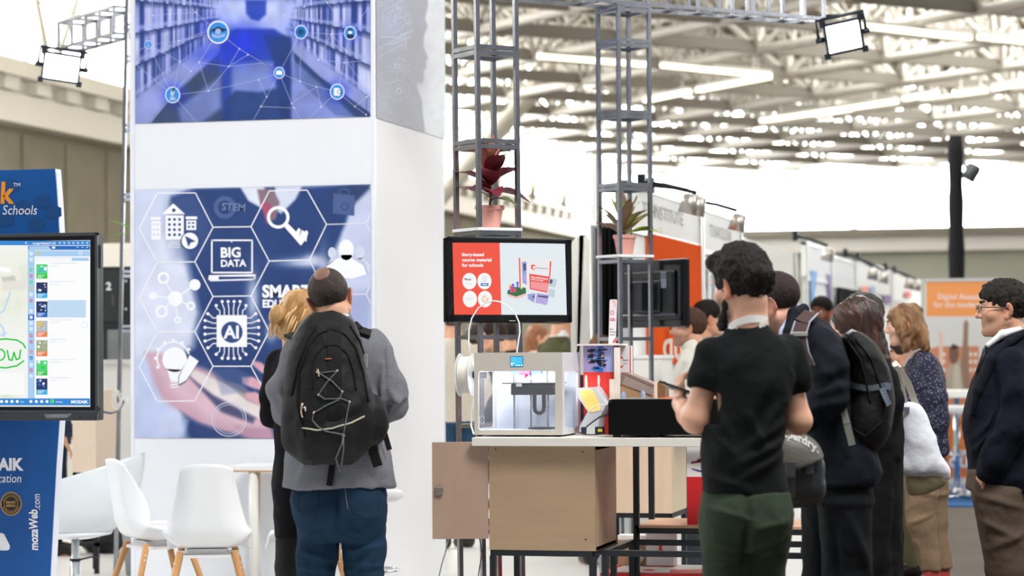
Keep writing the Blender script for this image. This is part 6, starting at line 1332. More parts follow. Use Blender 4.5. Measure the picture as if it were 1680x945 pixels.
def head_cols(P, T, base, lip=None, o={}):
    Q = np.c_[P, np.ones(len(P))] @ np.array(T.inverted().transposed()); x, y, z = Q[:, 0], Q[:, 1], Q[:, 2]
    c = np.tile(np.array(rgb(base)), (len(P), 1)); nz = (1 + .05 * fbm(P, 40))[:, None]; c *= nz
    def mixin(m, col): m = np.clip(m, 0, 1)[:, None]; c[:] = c * (1 - m) + np.array(rgb(col)) * m
    mixin(1.2 - np.sqrt((x / .023) ** 2 + ((z + .06) / .0115) ** 2 + ((y - .09) / .03) ** 2), o.get('lip', '#b5655a'))
    ear = np.clip((np.abs(x) - .073) / .006, 0, 1) * (np.abs(z + .003) < .045) * (np.abs(y + .005) < .04); mixin(ear * .55, o.get('ear', '#cf7d63'))
    mixin(np.exp(-((np.abs(x) - .045) / .02) ** 2 - ((z + .03) / .022) ** 2) * (y > .03) * .35, o.get('cheek', '#d3836a'))
    if 'stubble' in o:
        col, op = o['stubble']; m = np.clip((-.03 - z) / .02, 0, 1) * np.clip((y + .02) / .03, 0, 1) * np.clip((z + .15) / .03, 0, 1); m *= 1 - np.clip(1.2 - np.sqrt((x / .024) ** 2 + ((z + .06) / .014) ** 2), 0, 1)
        mixin(m * op * (.8 + .2 * fbm(P, 200, 2)), col)
    if 'shaved' in o:
        col, op = o['shaved']; m = np.clip((z - .0 + .35 * (-y)) / .02, 0, 1) * np.clip((.055 - y + z * .1) / .02, 0, 1); mixin(m * op, col)
    return c
def eyes(fig, T, k=1.0, iris='#3a2a1f', lid=None):
    for sx in (-1, 1):
        b = MB(); b.ball((0, 0, 0), .0118 * k, 16, 12); me = b.mesh('eye'); e = link('eye', me, [M('eye_white', '#e9e4de', .15)], fig.root); e.matrix_local = T @ Matrix.Translation(Vector((sx * .032, .0825, .003)) * k)
        p_ = MB(); p_.ball((0, .0072 * k, 0), (.0056 * k, .0052 * k, .0056 * k), 12, 8); i_ = link('iris', p_.mesh('iris'), [M('iris_' + iris[1:], iris, .1)], e)
def brows(fig, T, col, k=1.0, w=.0045):
    for sx in (-1, 1):
        b = MB(); b.tube([Vector((sx * q[0], q[1], q[2])) * k for q in ((.014, .0935, .0265), (.026, .0935, .033), (.038, .087, .034), (.05, .074, .027))], [w * .8 * k, w * 1.1 * k, w * k, w * .4 * k], 8); o = link('eyebrow', b.mesh('eyebrow'), [M('brow_' + col[1:], col, .8)], fig.root); o.matrix_local = T
def hand_sdf(s, wrist, d, n, side, curl=.5, sz=1.0, spread=.12, thumb=.5):
    """d: finger direction, n: back-of-hand normal, side: direction from little finger towards the thumb"""
    w = Vector(wrist); d = Vector(d).normalized(); n = Vector(n); n = (n - d * n.dot(d)).normalized(); t = d.cross(n).normalized()
    if t.dot(Vector(side)) < 0: t = -t
    for a in (-.026, -.009, .009, .024): s.cap(w + t * a * .5 * sz, w + (d * .078 + t * a) * sz, .0135 * sz, .0115 * sz, .010)
    for i, (a, L) in enumerate(((.027, .9), (.0095, 1.0), (-.0085, .93), (-.026, .74))):
        p = w + (d * .08 + t * a) * sz; dd = (d + t * (a * spread * 30)).normalized(); r = .0088 * sz
        for q, (seg, ang) in enumerate(((.042, .55), (.027, .9), (.021, .7))):
            dd = (Matrix.Rotation(curl * ang, 3, t.cross(Vector((0, 0, 0)) + d) * 0 + t) @ dd) if (Matrix.Rotation(curl * ang, 3, t) @ d).dot(-n) > 0 else (Matrix.Rotation(-curl * ang, 3, t) @ dd)
            p2 = p + dd * seg * L * sz; s.cap(p, p2, r, r * .9, .003); p = p2; r *= .9
    p = w + (d * .02 + t * .03) * sz; dd = (d * .65 + t * .75 - n * thumb * .6).normalized()
    for seg, r in ((.04, .0125), (.032, .0105), (.025, .0092)):
        p2 = p + dd * seg * sz; s.cap(p, p2, r * sz, r * .88 * sz, .006); p = p2; dd = (dd + d * .35 - n * thumb * .3).normalized()
def build_body(fig, J, skin, T, k=1.0, o={}, z0=0.0, z1=None, ext=(.5, .42), cxy=(0, 0), h=None):
    """J: joints; arms as lists of points; hands as dicts"""
    s = fig.grid(z0, (z1 or (T.translation.z + .17)), ext[0], ext[1], h, *cxy); g = lambda n: J[n]
    nb, ch, pv = Vector(g('neck')), Vector(g('chest')), Vector(g('pelvis'))
    tr_ = o.get('tor', .1); s.cap(pv, ch, tr_, tr_, .05); s.cap(ch, nb - Vector((0, 0, .08)), tr_, .05, .04)
    for sd in 'lr':
        sh = Vector(g('sh_' + sd)); sh = nb + (sh - nb) * .88 - Vector((0, 0, .025)); s.cap(nb - Vector((0, 0, .06)), sh, .04, .036, .03)
        if 'arm_' + sd in J: a = J['arm_' + sd]; s.chain([sh] + list(a), [.036, .038, .027][:len(a) + 1], .015)
        if 'leg_' + sd in J:
            hp, kn, an = [Vector(v) for v in J['leg_' + sd][:3]]; lk = o.get('leg', .8); s.cap(hp, kn, .072 * lk, .052 * lk, .03); s.cap(kn, an, .052 * lk, .036, .02); toe = Vector(J['leg_' + sd][3]); s.cap(an - Vector((0, 0, .035)), toe, .036, .028, .02)
        if 'hand_' + sd in J: hand_sdf(s, **J['hand_' + sd])
    hb = T @ Vector((0, -.025, -.06)); s.cap(hb, nb, .056 * k, .062 * k, .03)
    head_sdf(s, T, k, o); me = relax(s.mesh('body'), 1, .4); set_cols(me, head_cols(vco(me), T, skin, o=o)); 
    return fig.add('body', me, skinmat(skin, skin[1:]))
def hair_short(fig, T, col, col2=None, k=1.0, thick=1.0, top=0.0, front=.045, nape=-.05, amp=.004, sc=55, cut=None, rough=.7, name='hair', ext=None, side=0.0, fade=.0):
    h = .0042; s = SDF(Vector((-.125, -.15, -.12)) * k, Vector((.125, .14, .18)) * k, h)
    s.ell(Vector((0, -.016, .034)) * k, Vector((.0765 + .007 * thick, .0975 + .006 * thick, .086 + .006 * thick)) * k, .0)
    if top: s.ell(Vector((0, .005, .062 + top * .3)) * k, Vector((.075 + side, .09, .06 + top)) * k, .03); 
    if ext:
        for c, r in ext: s.ell(Vector(c) * k, Vector(r) * k, .025)
    s.ell(Vector((0, front + .082, -.018)) * k, Vector((.115, .075, .085)) * k, .01, None, True)         # face opening
    for sx in (-1, 1): s.ell(Vector((sx * .088, .014, -.035)) * k, Vector((.03, .042, .05)) * k, .01, None, True)
    s.cut((0, .35, -1), -nape * k)
    me = s.mesh('hair'); relax(me, 1)
    disp(me, lambda P, N: amp * (fbm(P * np.array([1, 1, .6]), sc) + .6 * np.abs(vnoise(P, sc * 1.8))) - fade * np.clip((-.0 - P[:, 2]) / .05, 0, 1))
    o = fig.add(name, me, M('hair_' + col[1:] + (col2 or '')[1:], col, rough, noise=.35, nscale=60, col2=col2, bump=.6, bscale=170, stretch=(1, 1, .35), spec=.3)); o.matrix_local = T; return o
def strands(me, amp, sx=75, sz=5, ax=2, amp2=None):
    S = np.array([sx, sx, sx], float); S[ax] = sz
    return disp(me, lambda P, N: amp * vnoise(P * S + .35 * vnoise(P, 9)[:, None] * 8) + (amp2 or amp * .6) * fbm(P * np.array([1, 1, .4]), 26))
def wrinkle(me, amp=.006, sx=14, sz=5, seed=0.0, folds=(), fine=.0012):
    def fn(P, N):
        Q = P * np.array([sx, sx, sz]) + seed; Q = Q + .8 * np.stack([vnoise(P + seed, 5), vnoise(P + 7.3 + seed, 5), vnoise(P + 3.1 + seed, 5)], 1)
        r = (1 - np.abs(vnoise(Q)) * 2.2); d = amp * (.6 * r + .5 * fbm(P + seed, 7)) + fine * fbm(P, 45, 2)
        for a, b, w, q in folds: d = d + fold(P, a, b, w, q) * np.clip(.35 - N[:, 1] * 1.6, 0, 1)
        return d
    return disp(me, fn)
def fabric(n, c, rough=.85, **k): return M(n, c, rough, noise=k.pop('noise', .06), nscale=k.pop('nscale', 40), bump=k.pop('bump', .25), bscale=k.pop('bscale', 300), sheen=k.pop('sheen', .0), spec=k.pop('spec', .2), **k)
from mathutils.bvhtree import BVHTree
class Drape:
    """lays details on the surface of a finished mesh"""
    def __init__(s, fig, me): s.fig = fig; s.t = BVHTree.FromPolygons([v.co.copy() for v in me.vertices], [tuple(p.vertices) for p in me.polygons])
    def p(s, px, py, off=.003):
        o = s.fig.Ri @ (CO - s.fig.o); d = (s.fig.Ri @ ray(px, py)).normalized(); h = s.t.ray_cast(o, d)
        if h[0] is None: h = s.t.find_nearest(Vector(s.fig.L(px, py, -.1)))
        return h[0] + h[1] * off, h[1]
    def path(s, pts, n=4, off=.003):
        out = []
        for (a, b), (c, d) in zip(pts[:-1], pts[1:]): out += [s.p(a + (c - a) * k / n, b + (d - b) * k / n, off)[0] for k in range(n)]
        return out + [s.p(*pts[-1], off)[0]]
    def strip(s, mb, pts, w, n=6, off=.004, th=.003):
        P = s.path(pts, n, off); N = [s.t.find_nearest(q)[1] for q in P]; P = [P[0]] + [(a + b + c) / 3 for a, b, c in zip(P, P[1:], P[2:])] + [P[-1]]; vs, fs = [], []
        for i in range(len(P)):
            nn = sum((N[min(max(i + k, 0), len(N) - 1)] for k in (-2, -1, 0, 1, 2)), Vector()).normalized(); sd = (P[min(i + 1, len(P) - 1)] - P[max(i - 1, 0)]).cross(nn).normalized() * w / 2; vs += [P[i] + sd, P[i] - sd, P[i] - sd - nn * th, P[i] + sd - nn * th]
            if i: a = 4 * i; fs += [(a - 4 + k, a - 4 + (k + 1) % 4, a + (k + 1) % 4, a + k) for k in range(4)]
        return mb._add(vs, fs + [(3, 2, 1, 0), tuple(range(len(vs) - 4, len(vs)))])
# ------------------------------------------------------------------ man in grey blazer with black backpack
f = Fig('man in grey blazer and blue jeans seen from behind, wearing a big black backpack', 553, 10.05, .0055)
L = f.L
T = headT(Vector(L(541, 490, .03)), -.12, .10, -.24)
J = dict(neck=L(549, 532, .0), chest=L(552, 610, .0), pelvis=L(555, 780, 0), sh_l=L(490, 565, .0), sh_r=L(612, 556, .0), arm_l=[L(476, 668, .02), L(500, 680, .24)], arm_r=[L(640, 668, .02), L(600, 672, .26)],
         leg_l=[L(522, 800, 0), L(518, 960, .01), L(516, 1120, 0), L(512, 1135, .14)], leg_r=[L(592, 800, 0), L(597, 960, .01), L(600, 1120, 0), L(604, 1135, .14)],
         hand_l=dict(wrist=L(500, 680, .25), d=(.7, .6, .2), n=(0, .3, 1), side=(0, 1, 0), curl=.5), hand_r=dict(wrist=L(600, 672, .27), d=(-.7, .6, .2), n=(0, .3, 1), side=(0, 1, 0), curl=.5))
build_body(f, J, '#d2a184', T, 1.03, dict(ear='#d0694f', shaved=('#4a3c35', .55)))
hr = hair_short(f, T, '#2c2523', '#4a403b', 1.03, .5, 0, .03, -.052, .0015, 60, fade=.004)
# thin crown patch
b = MB(); me = SDF((-.09, -.13, .02), (.09, .06, .15), .005).ell((0, -.016, .035), (.0795, .1015, .0905), 0).mesh('bald'); P = vco(me)
s = SDF((-.09, -.13, .02), (.09, .06, .15), .005).ell((0, -.018, .034), (.083, .1045, .0935), 0); s.cut((0, .8, -.6), .0)
q = SDF((-.09, -.13, .02), (.09, .06, .15), .005).ell((-.012, -.082, .10), (.034, .045, .045), 0); s.D = np.maximum(s.D, q.D)
o = f.add('thin_hair_patch', s.mesh('thin'), M('thin_scalp', '#8a6858', .6, noise=.2, nscale=120, col2='#6a5046')); o.matrix_local = T @ Matrix.Scale(1.03, 4)
m_grey = M('grey_wool', '#74757c', .9, noise=.13, nscale=130, bump=.35, bscale=420, spec=.15)
s = f.grid(.82, 1.62, .40, .36, .0062)
s.prof(f.rows([(800, 463, 648, .0, .165), (760, 468, 643, .0, .155), (700, 478, 630, .0, .14), (640, 484, 626, .0, .135), (590, 478, 630, .0, .135), (560, 485, 622, .0, .12), (545, 505, 600, .0, .10), (534, 520, 580, .0, .08), (522, 523, 575, .0, .068)]), 0, 2.3)
for a in ([L(492, 572, .0), L(470, 640, -.01), L(471, 676, .03)], [L(613, 566, .0), L(638, 634, .0), L(645, 668, .03)]): s.chain(a, [.062, .064, .058], .035)
s.chain([L(471, 676, .03), L(498, 684, .2)], [.058, .048], .02); s.chain([L(645, 668, .03), L(605, 678, .22)], [.058, .048], .02)
s.cut((0, 0, -1), -.872); me = relax(s.mesh('blazer'), 2)
fl = [(L(628, 600, -.1), L(612, 760, -.12), .018, .010), (L(600, 700, -.16), L(628, 790, -.12), .02, .012), (L(520, 740, -.16), L(490, 795, -.12), .022, .012), (L(640, 640, -.06), L(652, 660, -.05), .012, .008), (L(625, 655, -.06), L(660, 650, -.03), .014, .008), (L(632, 690, -.02), L(655, 640, -.05), .013, .007), (L(460, 640, -.06), L(480, 680, -.06), .014, .008), (L(628, 548, -.06), L(633, 640, -.07), .006, -.006), (L(545, 750, -.2), L(548, 800, -.2), .006, -.008)]
wrinkle(me, .012, 9, 5, 2.0, [q[:3] + (q[3] * 2.0,) for q in fl]); bl = f.add('blazer', me, m_grey)
s = SDF((-.13, -.14, 1.46), (.13, .1, 1.62), .005); nk = Vector(L(549, 524, .0)); s.cap(nk + Vector((0, 0, -.03)), nk + Vector((0, .012, .012)), .078, .07, 0); s.cap(nk + Vector((0, .01, -.0)), nk + Vector((0, .02, .09)), .066, .066, 0, True); s.cut((0, -.25, 1), nk.z + .022); f.add('blazer_collar', s.mesh('collar'), m_grey)
s = SDF((-.13, -.14, 1.46), (.13, .1, 1.64), .005); s.cap(nk, nk + Vector((0, .016, .03)), .066, .0645, 0); s.cap(nk, nk + Vector((0, .02, .12)), .061, .061, 0, True); s.cut((0, -.25, 1), nk.z + .036); f.add('shirt_collar', s.mesh('shirtcollar'), fabric('pale_blue_shirt', '#c4d0de'))
m_jean = M('blue_denim', '#1d3850', .85, noise=.28, nscale=7, bump=.3, bscale=380, spec=.15, col2='#17293b')
s = f.grid(.05, .98, .36, .3, .0062)
s.prof(f.rows([(785, 482, 630, .0, .135), (812, 480, 633, -.015, .15), (840, 482, 633, -.02, .155), (868, 490, 627, -.005, .125), (885, 500, 618, .0, .09)]), .02, 2.4)
for leg in ([L(520, 838, -.01), L(519, 905, -.005), L(518, 960, .0), L(516, 1060, .0), L(515, 1120, .0)], [L(594, 838, -.01), L(598, 905, -.005), L(598, 960, .0), L(602, 1060, .0), L(602, 1120, .0)]): s.chain(leg, [.088, .080, .073, .067, .065], .02)
s.cut((0, 0, -1), -.07); me = relax(s.mesh('jeans'), 1)
fl = [(L(x0, y0, -.12), L(x1, y1, -.12), w, a) for x0, y0, x1, y1, w, a in ((575, 905, 625, 895, .012, .008), (570, 925, 622, 930, .010, .008), (572, 940, 610, 915, .010, .007), (578, 850, 622, 845, .012, .006), (492, 905, 540, 920, .012, .008), (490, 930, 545, 940, .012, .008), (500, 880, 545, 868, .013, .007), (560, 862, 600, 880, .012, .007), (555, 800, 553, 862, .01, -.012), (625, 890, 590, 945, .014, .007))]
wrinkle(me, .010, 9, 9, 5.0, [q[:3] + (q[3] * 1.7,) for q in fl]); f.add('jeans', me, m_jean); dr = Drape(f, me)
b = MB()
for pts in ([(490, 808), (489, 838), (506, 846), (521, 838), (522, 806)], [(576, 806), (578, 838), (598, 850), (622, 838), (622, 806)]): b.tube(dr.path(pts, 4, .001), .0016, 5)
b.build('pocket_seam', M('denim_seam', '#1b2b3a', .9), f.root)
b = MB(); b.tube(dr.path([(566, 802), (568, 818), (571, 836)], 4, .0012), .0013, 5); b.build('stitching', M('denim_thread', '#8f7d5d', .8), f.root)
for sx, x in ((-1, 514), (1, 603)):
    a = Vector(L(x, 1122, 0)); s = SDF((a.x - .1, -.12, -.01), (a.x + .1, .28, .16), .007); s.cap((a.x, -.02, .06), (a.x + sx * .01, .17, .045), .05, .042, .02); s.cap((a.x, 0, .06), (a.x, 0, .11), .05, .05, .02); s.cut((0, 0, -1), -.012); f.add('shoe', s.mesh('shoe'), M('dark_leather', '#241f1d', .4))
# the backpack
t = thing('backpack', 'big black backpack with grey bungee cord, worn over the grey blazer', 'backpack', f.o, YAW)
BO = -.205; m_bag = M('black_nylon', '#0c0d0f', .6, noise=.15, nscale=12, bump=.35, bscale=240, spec=.3); m_bag2 = M('black_nylon_dark', '#070809', .7, bump=.3, bscale=240, spec=.3)
s = SDF((-.32, -.52, .90), (.3, .0, 1.62), .006)
s.prof([(z, x, y - .02, rx, ry) for (z, x, _, rx, _), y, ry in zip(f.rows([(757, 508, 585, 0, 0), (735, 480, 610, 0, 0), (690, 472, 624, 0, 0), (650, 474, 618, 0, 0), (610, 478, 607, 0, 0), (570, 484, 600, 0, 0), (543, 494, 592, 0, 0), (523, 508, 580, 0, 0), (514, 524, 566, 0, 0)]), (-.2, -.21, -.22, -.225, -.22, -.21, -.2, -.19, -.18), (.09, .12, .135, .13, .125, .115, .095, .07, .04))], 0, 2.5)
s.prof([(z, x, y, rx, ry) for (z, x, _, rx, _), y, ry in zip(f.rows([(745, 500, 590, 0, 0), (700, 490, 604, 0, 0), (650, 492, 600, 0, 0), (600, 500, 585, 0, 0), (565, 512, 572, 0, 0), (552, 522, 562, 0, 0)]), (-.26, -.28, -.285, -.275, -.26, -.25), (.09, .115, .115, .10, .075, .05))], .012, 2.6)
s.prof([(z, x, y, rx, ry) for (z, x, _, rx, _), y, ry in zip(f.rows([(748, 505, 585, 0, 0), (715, 500, 596, 0, 0), (690, 506, 590, 0, 0), (672, 515, 580, 0, 0)]), (-.3, -.32, -.32, -.3), (.075, .09, .085, .06))], .012, 2.6)
s.ell(L(482, 695, -.2), (.045, .08, .085), .02); s.ell(L(617, 690, -.2), (.05, .08, .10), .02)
me = relax(s.mesh('pack'), 2); wrinkle(me, .005, 11, 7, 1.0, [(L(478, 640, -.3), L(520, 690, -.35), .02, .008), (L(600, 640, -.3), L(560, 700, -.36), .02, .008), (L(510, 700, -.4), L(590, 680, -.4), .014, -.006)])
body = link('pack_body', me, m_bag, t); dr = Drape(f, me)
b = MB(); 
for pts in ([(500, 716), (487, 660), (490, 610), (505, 570), (522, 548), (545, 540), (565, 548), (583, 570), (596, 612), (604, 660)], [(512, 640), (509, 610), (516, 585), (532, 568), (552, 566), (570, 580), (580, 610), (584, 640)], [(478, 650), (488, 600), (503, 560), (520, 534)], [(611, 640), (602, 600), (590, 560), (574, 534)]): b.tube(dr.path(pts, 6, .002), .0042, 6)
b.build('zip', m_bag2, t)
b = MB(); dr.strip(b, [(548, 535), (549, 580), (549, 630), (548, 690)], .055, 6, .002, .003); b.build('centre_panel', m_bag2, t)
b = MB()
for pts in ([(526, 612), (553, 610), (536, 628), (523, 648), (533, 655), (560, 654), (573, 660)], [(521, 611), (545, 626), (561, 643), (556, 656), (535, 666), (515, 677), (513, 688), (522, 701), (537, 708), (562, 712)], [(573, 660), (567, 690), (562, 714)]): b.tube(dr.path(pts, 5, .006), .0026, 6)
pe = dr.p(562, 714, .01)[0]; b.tube([pe, pe + Vector((-.004, -.012, -.03)), pe + Vector((-.03, -.005, -.09)), pe + Vector((-.012, -.0, -.145))], .0026, 6); b.tube([pe, pe + Vector((.002, -.012, -.05)), pe + Vector((-.008, -.004, -.12))], .0026, 6); b.ball(pe, .008, 8, 6)
b.build('bungee_cord', M('grey_cord', '#5f6266', .6), t)
b = MB(); b.tube(dr.path([(496, 702), (520, 706), (545, 703), (575, 694), (597, 683)], 5, .003), .0035, 6); b.build('reflective_piping', M('pale_piping', '#b3b29c', .5), t)
b = MB()
for (x, y) in ((521, 611), (553, 609), (523, 648), (561, 643), (573, 660), (515, 677)): b.ball(dr.p(x, y, .003)[0], .006, 8, 6)
for pts in ([(521, 606), (524, 618)], [(497, 662), (496, 674), (498, 684)], [(500, 668), (503, 674)]): b.tube(dr.path(pts, 3, .006), .0045, 6)
b.build('zip_pull', M('pale_metal', '#c9b7a6', .3, .9), t)
p_ = dr.p(539, 589, .003); b = MB(); b.bar(p_[0] - Vector((.012, 0, 0)), p_[0] + Vector((.012, 0, 0)), .003, .008, p_[1]); b.build('logo_tab', M('orange_logo', '#c9713a', .6), t)
b = MB(); top = [Vector(L(x, y, yy)) for x, y, yy in ((508, 541, -.14), (512, 527, -.16), (525, 518, -.18), (545, 515, -.19), (558, 519, -.18), (566, 530, -.17), (570, 540, -.16))]; b.tube(top, [.012, .014, .015, .015, .015, .014, .012], 10); b.build('grab_handle', m_bag, t)
db = Drape(f, bl.data)
for pts in ([(505, 540), (496, 540), (486, 545), (480, 552)], [(575, 534), (590, 527), (602, 526), (610, 530)]):
    b = MB()
    P_ = [db.p(*q, .008)[0] for q in pts]; 
    for a, c in zip(P_[:-1], P_[1:]): b.bar(a, c + (c - a) * .25, .055, .012, (0, -.45, .9))
    b.build('shoulder_strap', m_bag, t)
b = MB(); 
for pts, w in (([(603, 690, -.16), (614, 715, -.16), (624, 738, -.15), (632, 742, -.15)], 0), ([(618, 665, -.14), (628, 700, -.13), (639, 738, -.12)], .022), ([(604, 705, -.18), (612, 740, -.18), (620, 765, -.17)], .04)):
    if w: 
        P_ = [Vector(L(*q)) for q in pts]
        for a, c in zip(P_[:-1], P_[1:]): b.bar(a, c, w, .004, (0, -1, .1))
b.build('loose_strap', m_bag2, t)
b = MB(); a = Vector(L(599, 592, -.18)); b.box((a.x - .012, a.y - .03, a.z - .028), (a.x + .012, a.y - .01, a.z + .028), bev=.003); b.build('buckle', M('grey_buckle', '#8d9094', .4), t)
b = MB(); a, c = Vector(L(546, 757, -.19)), Vector(L(540, 797, -.2)); b.bar(a, c, .025, .004, (0, -1, 0)); b.build('waist_strap', m_bag2, t)

# ------------------------------------------------------------------ woman in black beside him
f = Fig('fair-haired woman in a black dress, left of the man in the grey blazer', 483, 10.5, .006)
L = f.L
T = headT(Vector(L(494, 524, .0)), -.15, -.5, .26)
J = dict(neck=L(486, 566, .0), chest=L(482, 625, 0), pelvis=L(480, 780, 0), sh_l=L(460, 594, 0), sh_r=L(516, 594, .03), arm_l=[L(450, 676, .02), L(472, 694, .18)], arm_r=[L(527, 680, .02), L(510, 690, .2)], leg_l=[L(476, 790, 0), L(472, 930, 0), L(470, 1095, 0), L(466, 1106, .12)], leg_r=[L(498, 790, .02), L(490, 930, .03), L(492, 1095, .03), L(494, 1106, .15)],
         hand_l=dict(wrist=L(470, 694, .2), d=(.6, .7, .1), n=(0, .2, 1), side=(0, 1, 0), curl=.5), hand_r=dict(wrist=L(510, 690, .2), d=(-.6, .7, .1), n=(0, .2, 1), side=(0, 1, 0), curl=.5))
build_body(f, J, '#e0b49c', T, .97, dict(tor=.07))
m_bk = fabric('black_knit', '#121216', .9, bscale=200)
s = f.grid(.58, 1.55, .32, .3, .007)
s.prof(f.rows([(880, 452, 526, 0, .13), (800, 448, 530, 0, .15), (720, 452, 528, 0, .125), (650, 450, 528, 0, .12), (600, 446, 530, 0, .115), (580, 458, 515, 0, .1), (568, 472, 502, 0, .07)]), 0)
s.chain([L(455, 592, 0), L(446, 650, 0), L(446, 682, .02), L(472, 696, .18)], [.05, .046, .046, .036], .025); s.chain([L(520, 592, .05), L(530, 680, .05), L(512, 692, .2)], [.05, .045, .036], .02)
s.cut((0, 0, -1), -.625); me = relax(s.mesh('dress'), 1); wrinkle(me, .006, 9, 4, 3.0); f.add('dress', me, m_bk)
s = f.grid(.04, .75, .2, .25, .006); s.chain([L(473, 872, 0), L(472, 930, 0), L(471, 1090, 0)], [.055, .054, .042], .015); s.chain([L(497, 872, .02), L(491, 930, .03), L(492, 1090, .03)], [.055, .054, .042], .015); f.add('tights', s.mesh('tights'), M('black_tights', '#0b0b0d', .7))
for x, yy in ((471, 0), (492, .03)): a = Vector(L(x, 1095, yy)); s = SDF((a.x - .08, -.1, -.01), (a.x + .08, .28, .12), .007); s.cap((a.x, yy - .02, .05), (a.x, yy + .15, .038), .04, .034, .02); s.cut((0, 0, -1), -.012); f.add('shoe', s.mesh('shoe'), M('dark_leather', '#241f1d', .4))
# hair: bob with a small bun
s = SDF((-.16, -.2, -.18), (.16, .14, .15), .0045); s.ell((0, -.02, .035), (.085, .107, .095), 0); s.ell((0, -.05, -.03), (.08, .07, .075), .03); s.ell((-.055, -.02, -.05), (.035, .05, .06), .02); s.ell((.055, -.02, -.05), (.035, .05, .06), .02)
s.ell((-.03, -.135, -.01), (.035, .038, .045), .015); s.ell((0, .115, -.03), (.1, .06, .09), .01, None, True); s.cut((0, .2, -1), .105)
me = strands(relax(s.mesh('hair'), 1), .005, 60, 8); o = f.add('hair', me, M('blond_hair', '#c9a26f', .5, noise=.75, nscale=26, col2='#a37848', bump=.5, bscale=120, stretch=(1, 1, .2), spec=.4)); o.matrix_local = T
b = MB(); rr = random.Random(9)
for k in range(46):
    a = rr.uniform(PI * .75, PI * 1.9); r0 = .092; p0 = Vector((r0 * math.cos(a), -.02 + r0 * 1.15 * math.sin(a), rr.uniform(-.02, .06))); p1 = p0 + Vector((rr.uniform(-.01, .01), rr.uniform(-.02, 0), -rr.uniform(.05, .12))); m_ = (p0 + p1) / 2 + Vector((.012 * math.cos(a), .012 * math.sin(a), 0)); b.tube([p0 * .97, m_, p1], [.004, .0045, .001], 5)
o = b.build('loose_strands', M('blond_strand', '#d3b07c', .5, noise=.2, nscale=30), f.root); o.matrix_local = T
# ------------------------------------------------------------------ man in black T-shirt
def trousers(f, rows, legs, radii, mat, z0=.06, seed=1.0, amp=.008, folds=(), k=.03, name='trousers', ext=(.4, .34), sz=7):
    zt_ = max(r[0] for r in rows) + .03 if rows else 1.0; s = f.grid(0.0, zt_, ext[0], ext[1], .0065)
    if rows: s.prof(rows, .02, 2.4)
    for lg in legs: s.chain(lg, radii, k)
    s.cut((0, 0, -1), -z0); me = relax(s.mesh(name), 1); wrinkle(me, amp, 8, sz, seed, folds); return f.add(name, me, mat)
def shoes(f, pts, mat):
    for a, dx, dy in pts:
        a = Vector(a); s = SDF((a.x - .3, a.y - .3, -.01), (a.x + .3, a.y + .3, .17), .008); s.cap((a.x, a.y, .06), (a.x + dx, a.y + dy, .042), .048, .04, .02); s.cap((a.x, a.y, .06), (a.x, a.y, .12), .05, .05, .02); s.cut((0, 0, -1), -.001); f.add('shoe', s.mesh('shoe'), mat)
m_shoe = M('dark_leather', '#241f1d', .4)
f = Fig('bearded man in black T-shirt and green trousers seen from behind, holding a phone', 1228, 8.4, .005); L = f.L
T = headT(Vector(L(1219, 472, .02)), -.10, .62, .02)
J = dict(neck=L(1228, 535, .0), chest=L(1232, 640, .0), pelvis=L(1225, 800, 0), sh_l=L(1160, 585, -.02), sh_r=L(1296, 580, .04), arm_l=[L(1141, 688, -.02), L(1116, 662, .16)], arm_r=[L(1309, 690, .06), L(1260, 690, .26)],
         leg_l=[L(1190, 830, 0), L(1195, 960, .0), L(1190, 1195, 0), L(1170, 1210, .12)], leg_r=[L(1262, 830, .02), L(1255, 960, .04), L(1252, 1195, .04), L(1245, 1210, .17)],
         hand_l=dict(wrist=L(1118, 666, .15), d=(-.10, .35, 1.), n=(-.9, -.4, .0), side=(-.2, 1, .1), curl=.75, sz=.95), hand_r=dict(wrist=L(1260, 690, .27), d=(-1, .4, .2), n=(.2, -.5, .8), side=(0, 0, 1), curl=.6))
f.h = .0045
s0 = Fig.grid
def bodyT():
    s = f.grid(0, 1.85, .34, .42, .0048); k = 1.02
    nb, ch, pv = Vector(J['neck']), Vector(J['chest']), Vector(J['pelvis']); s.cap(pv, ch, .1, .11, .05); s.cap(ch, nb - Vector((0, 0, .06)), .1, .05, .04); s.cap(nb - Vector((0, 0, .08)), nb - Vector((0, 0, .0)), .07, .06, .03)
    for sd in 'lr':
        sh = Vector(J['sh_' + sd]); sh = sh - Vector((0, 0, .02)) + (nb - sh) * .1; s.cap(nb - Vector((0, 0, .08)), sh, .04, .034, .03); el, wr = [Vector(v) for v in J['arm_' + sd]]; s.cap(sh, el, .036, .047, .02); m_ = el.lerp(wr, .35); s.cap(el, m_, .047, .045, .02); s.cap(m_, wr, .045, .03, .02)
        hp, kn, an, to = [Vector(v) for v in J['leg_' + sd]]; s.cap(hp, kn, .07, .05, .03); s.cap(kn, an, .05, .036, .02); hand_sdf(s, **J['hand_' + sd])
    s.cap(T @ Vector((0, -.03, -.05)), nb, .062, .064, .03); head_sdf(s, T, k, {}); return relax(s.mesh('body'), 1, .4)
sk = '#dba98f'; me = bodyT(); set_cols(me, head_cols(vco(me), T, sk, o=dict(ear='#c9543a', stubble=('#1d1613', .93), shaved=('#2a2019', .5)))); f.add('body', me, skinmat(sk, sk[1:]))
eyes(f, T, 1.02); brows(f, T, '#1c1512', 1.02)
hair_short(f, T, '#0d0a08', '#1f1814', 1.02, 1.5, .028, .075, -.058, .007, 46, side=.012, ext=[((-.01, .075, .10), (.065, .04, .034)), ((-.04, .085, .092), (.035, .03, .022))])
s = SDF((-.1, -.02, -.16), (.1, .14, .0), .004); 
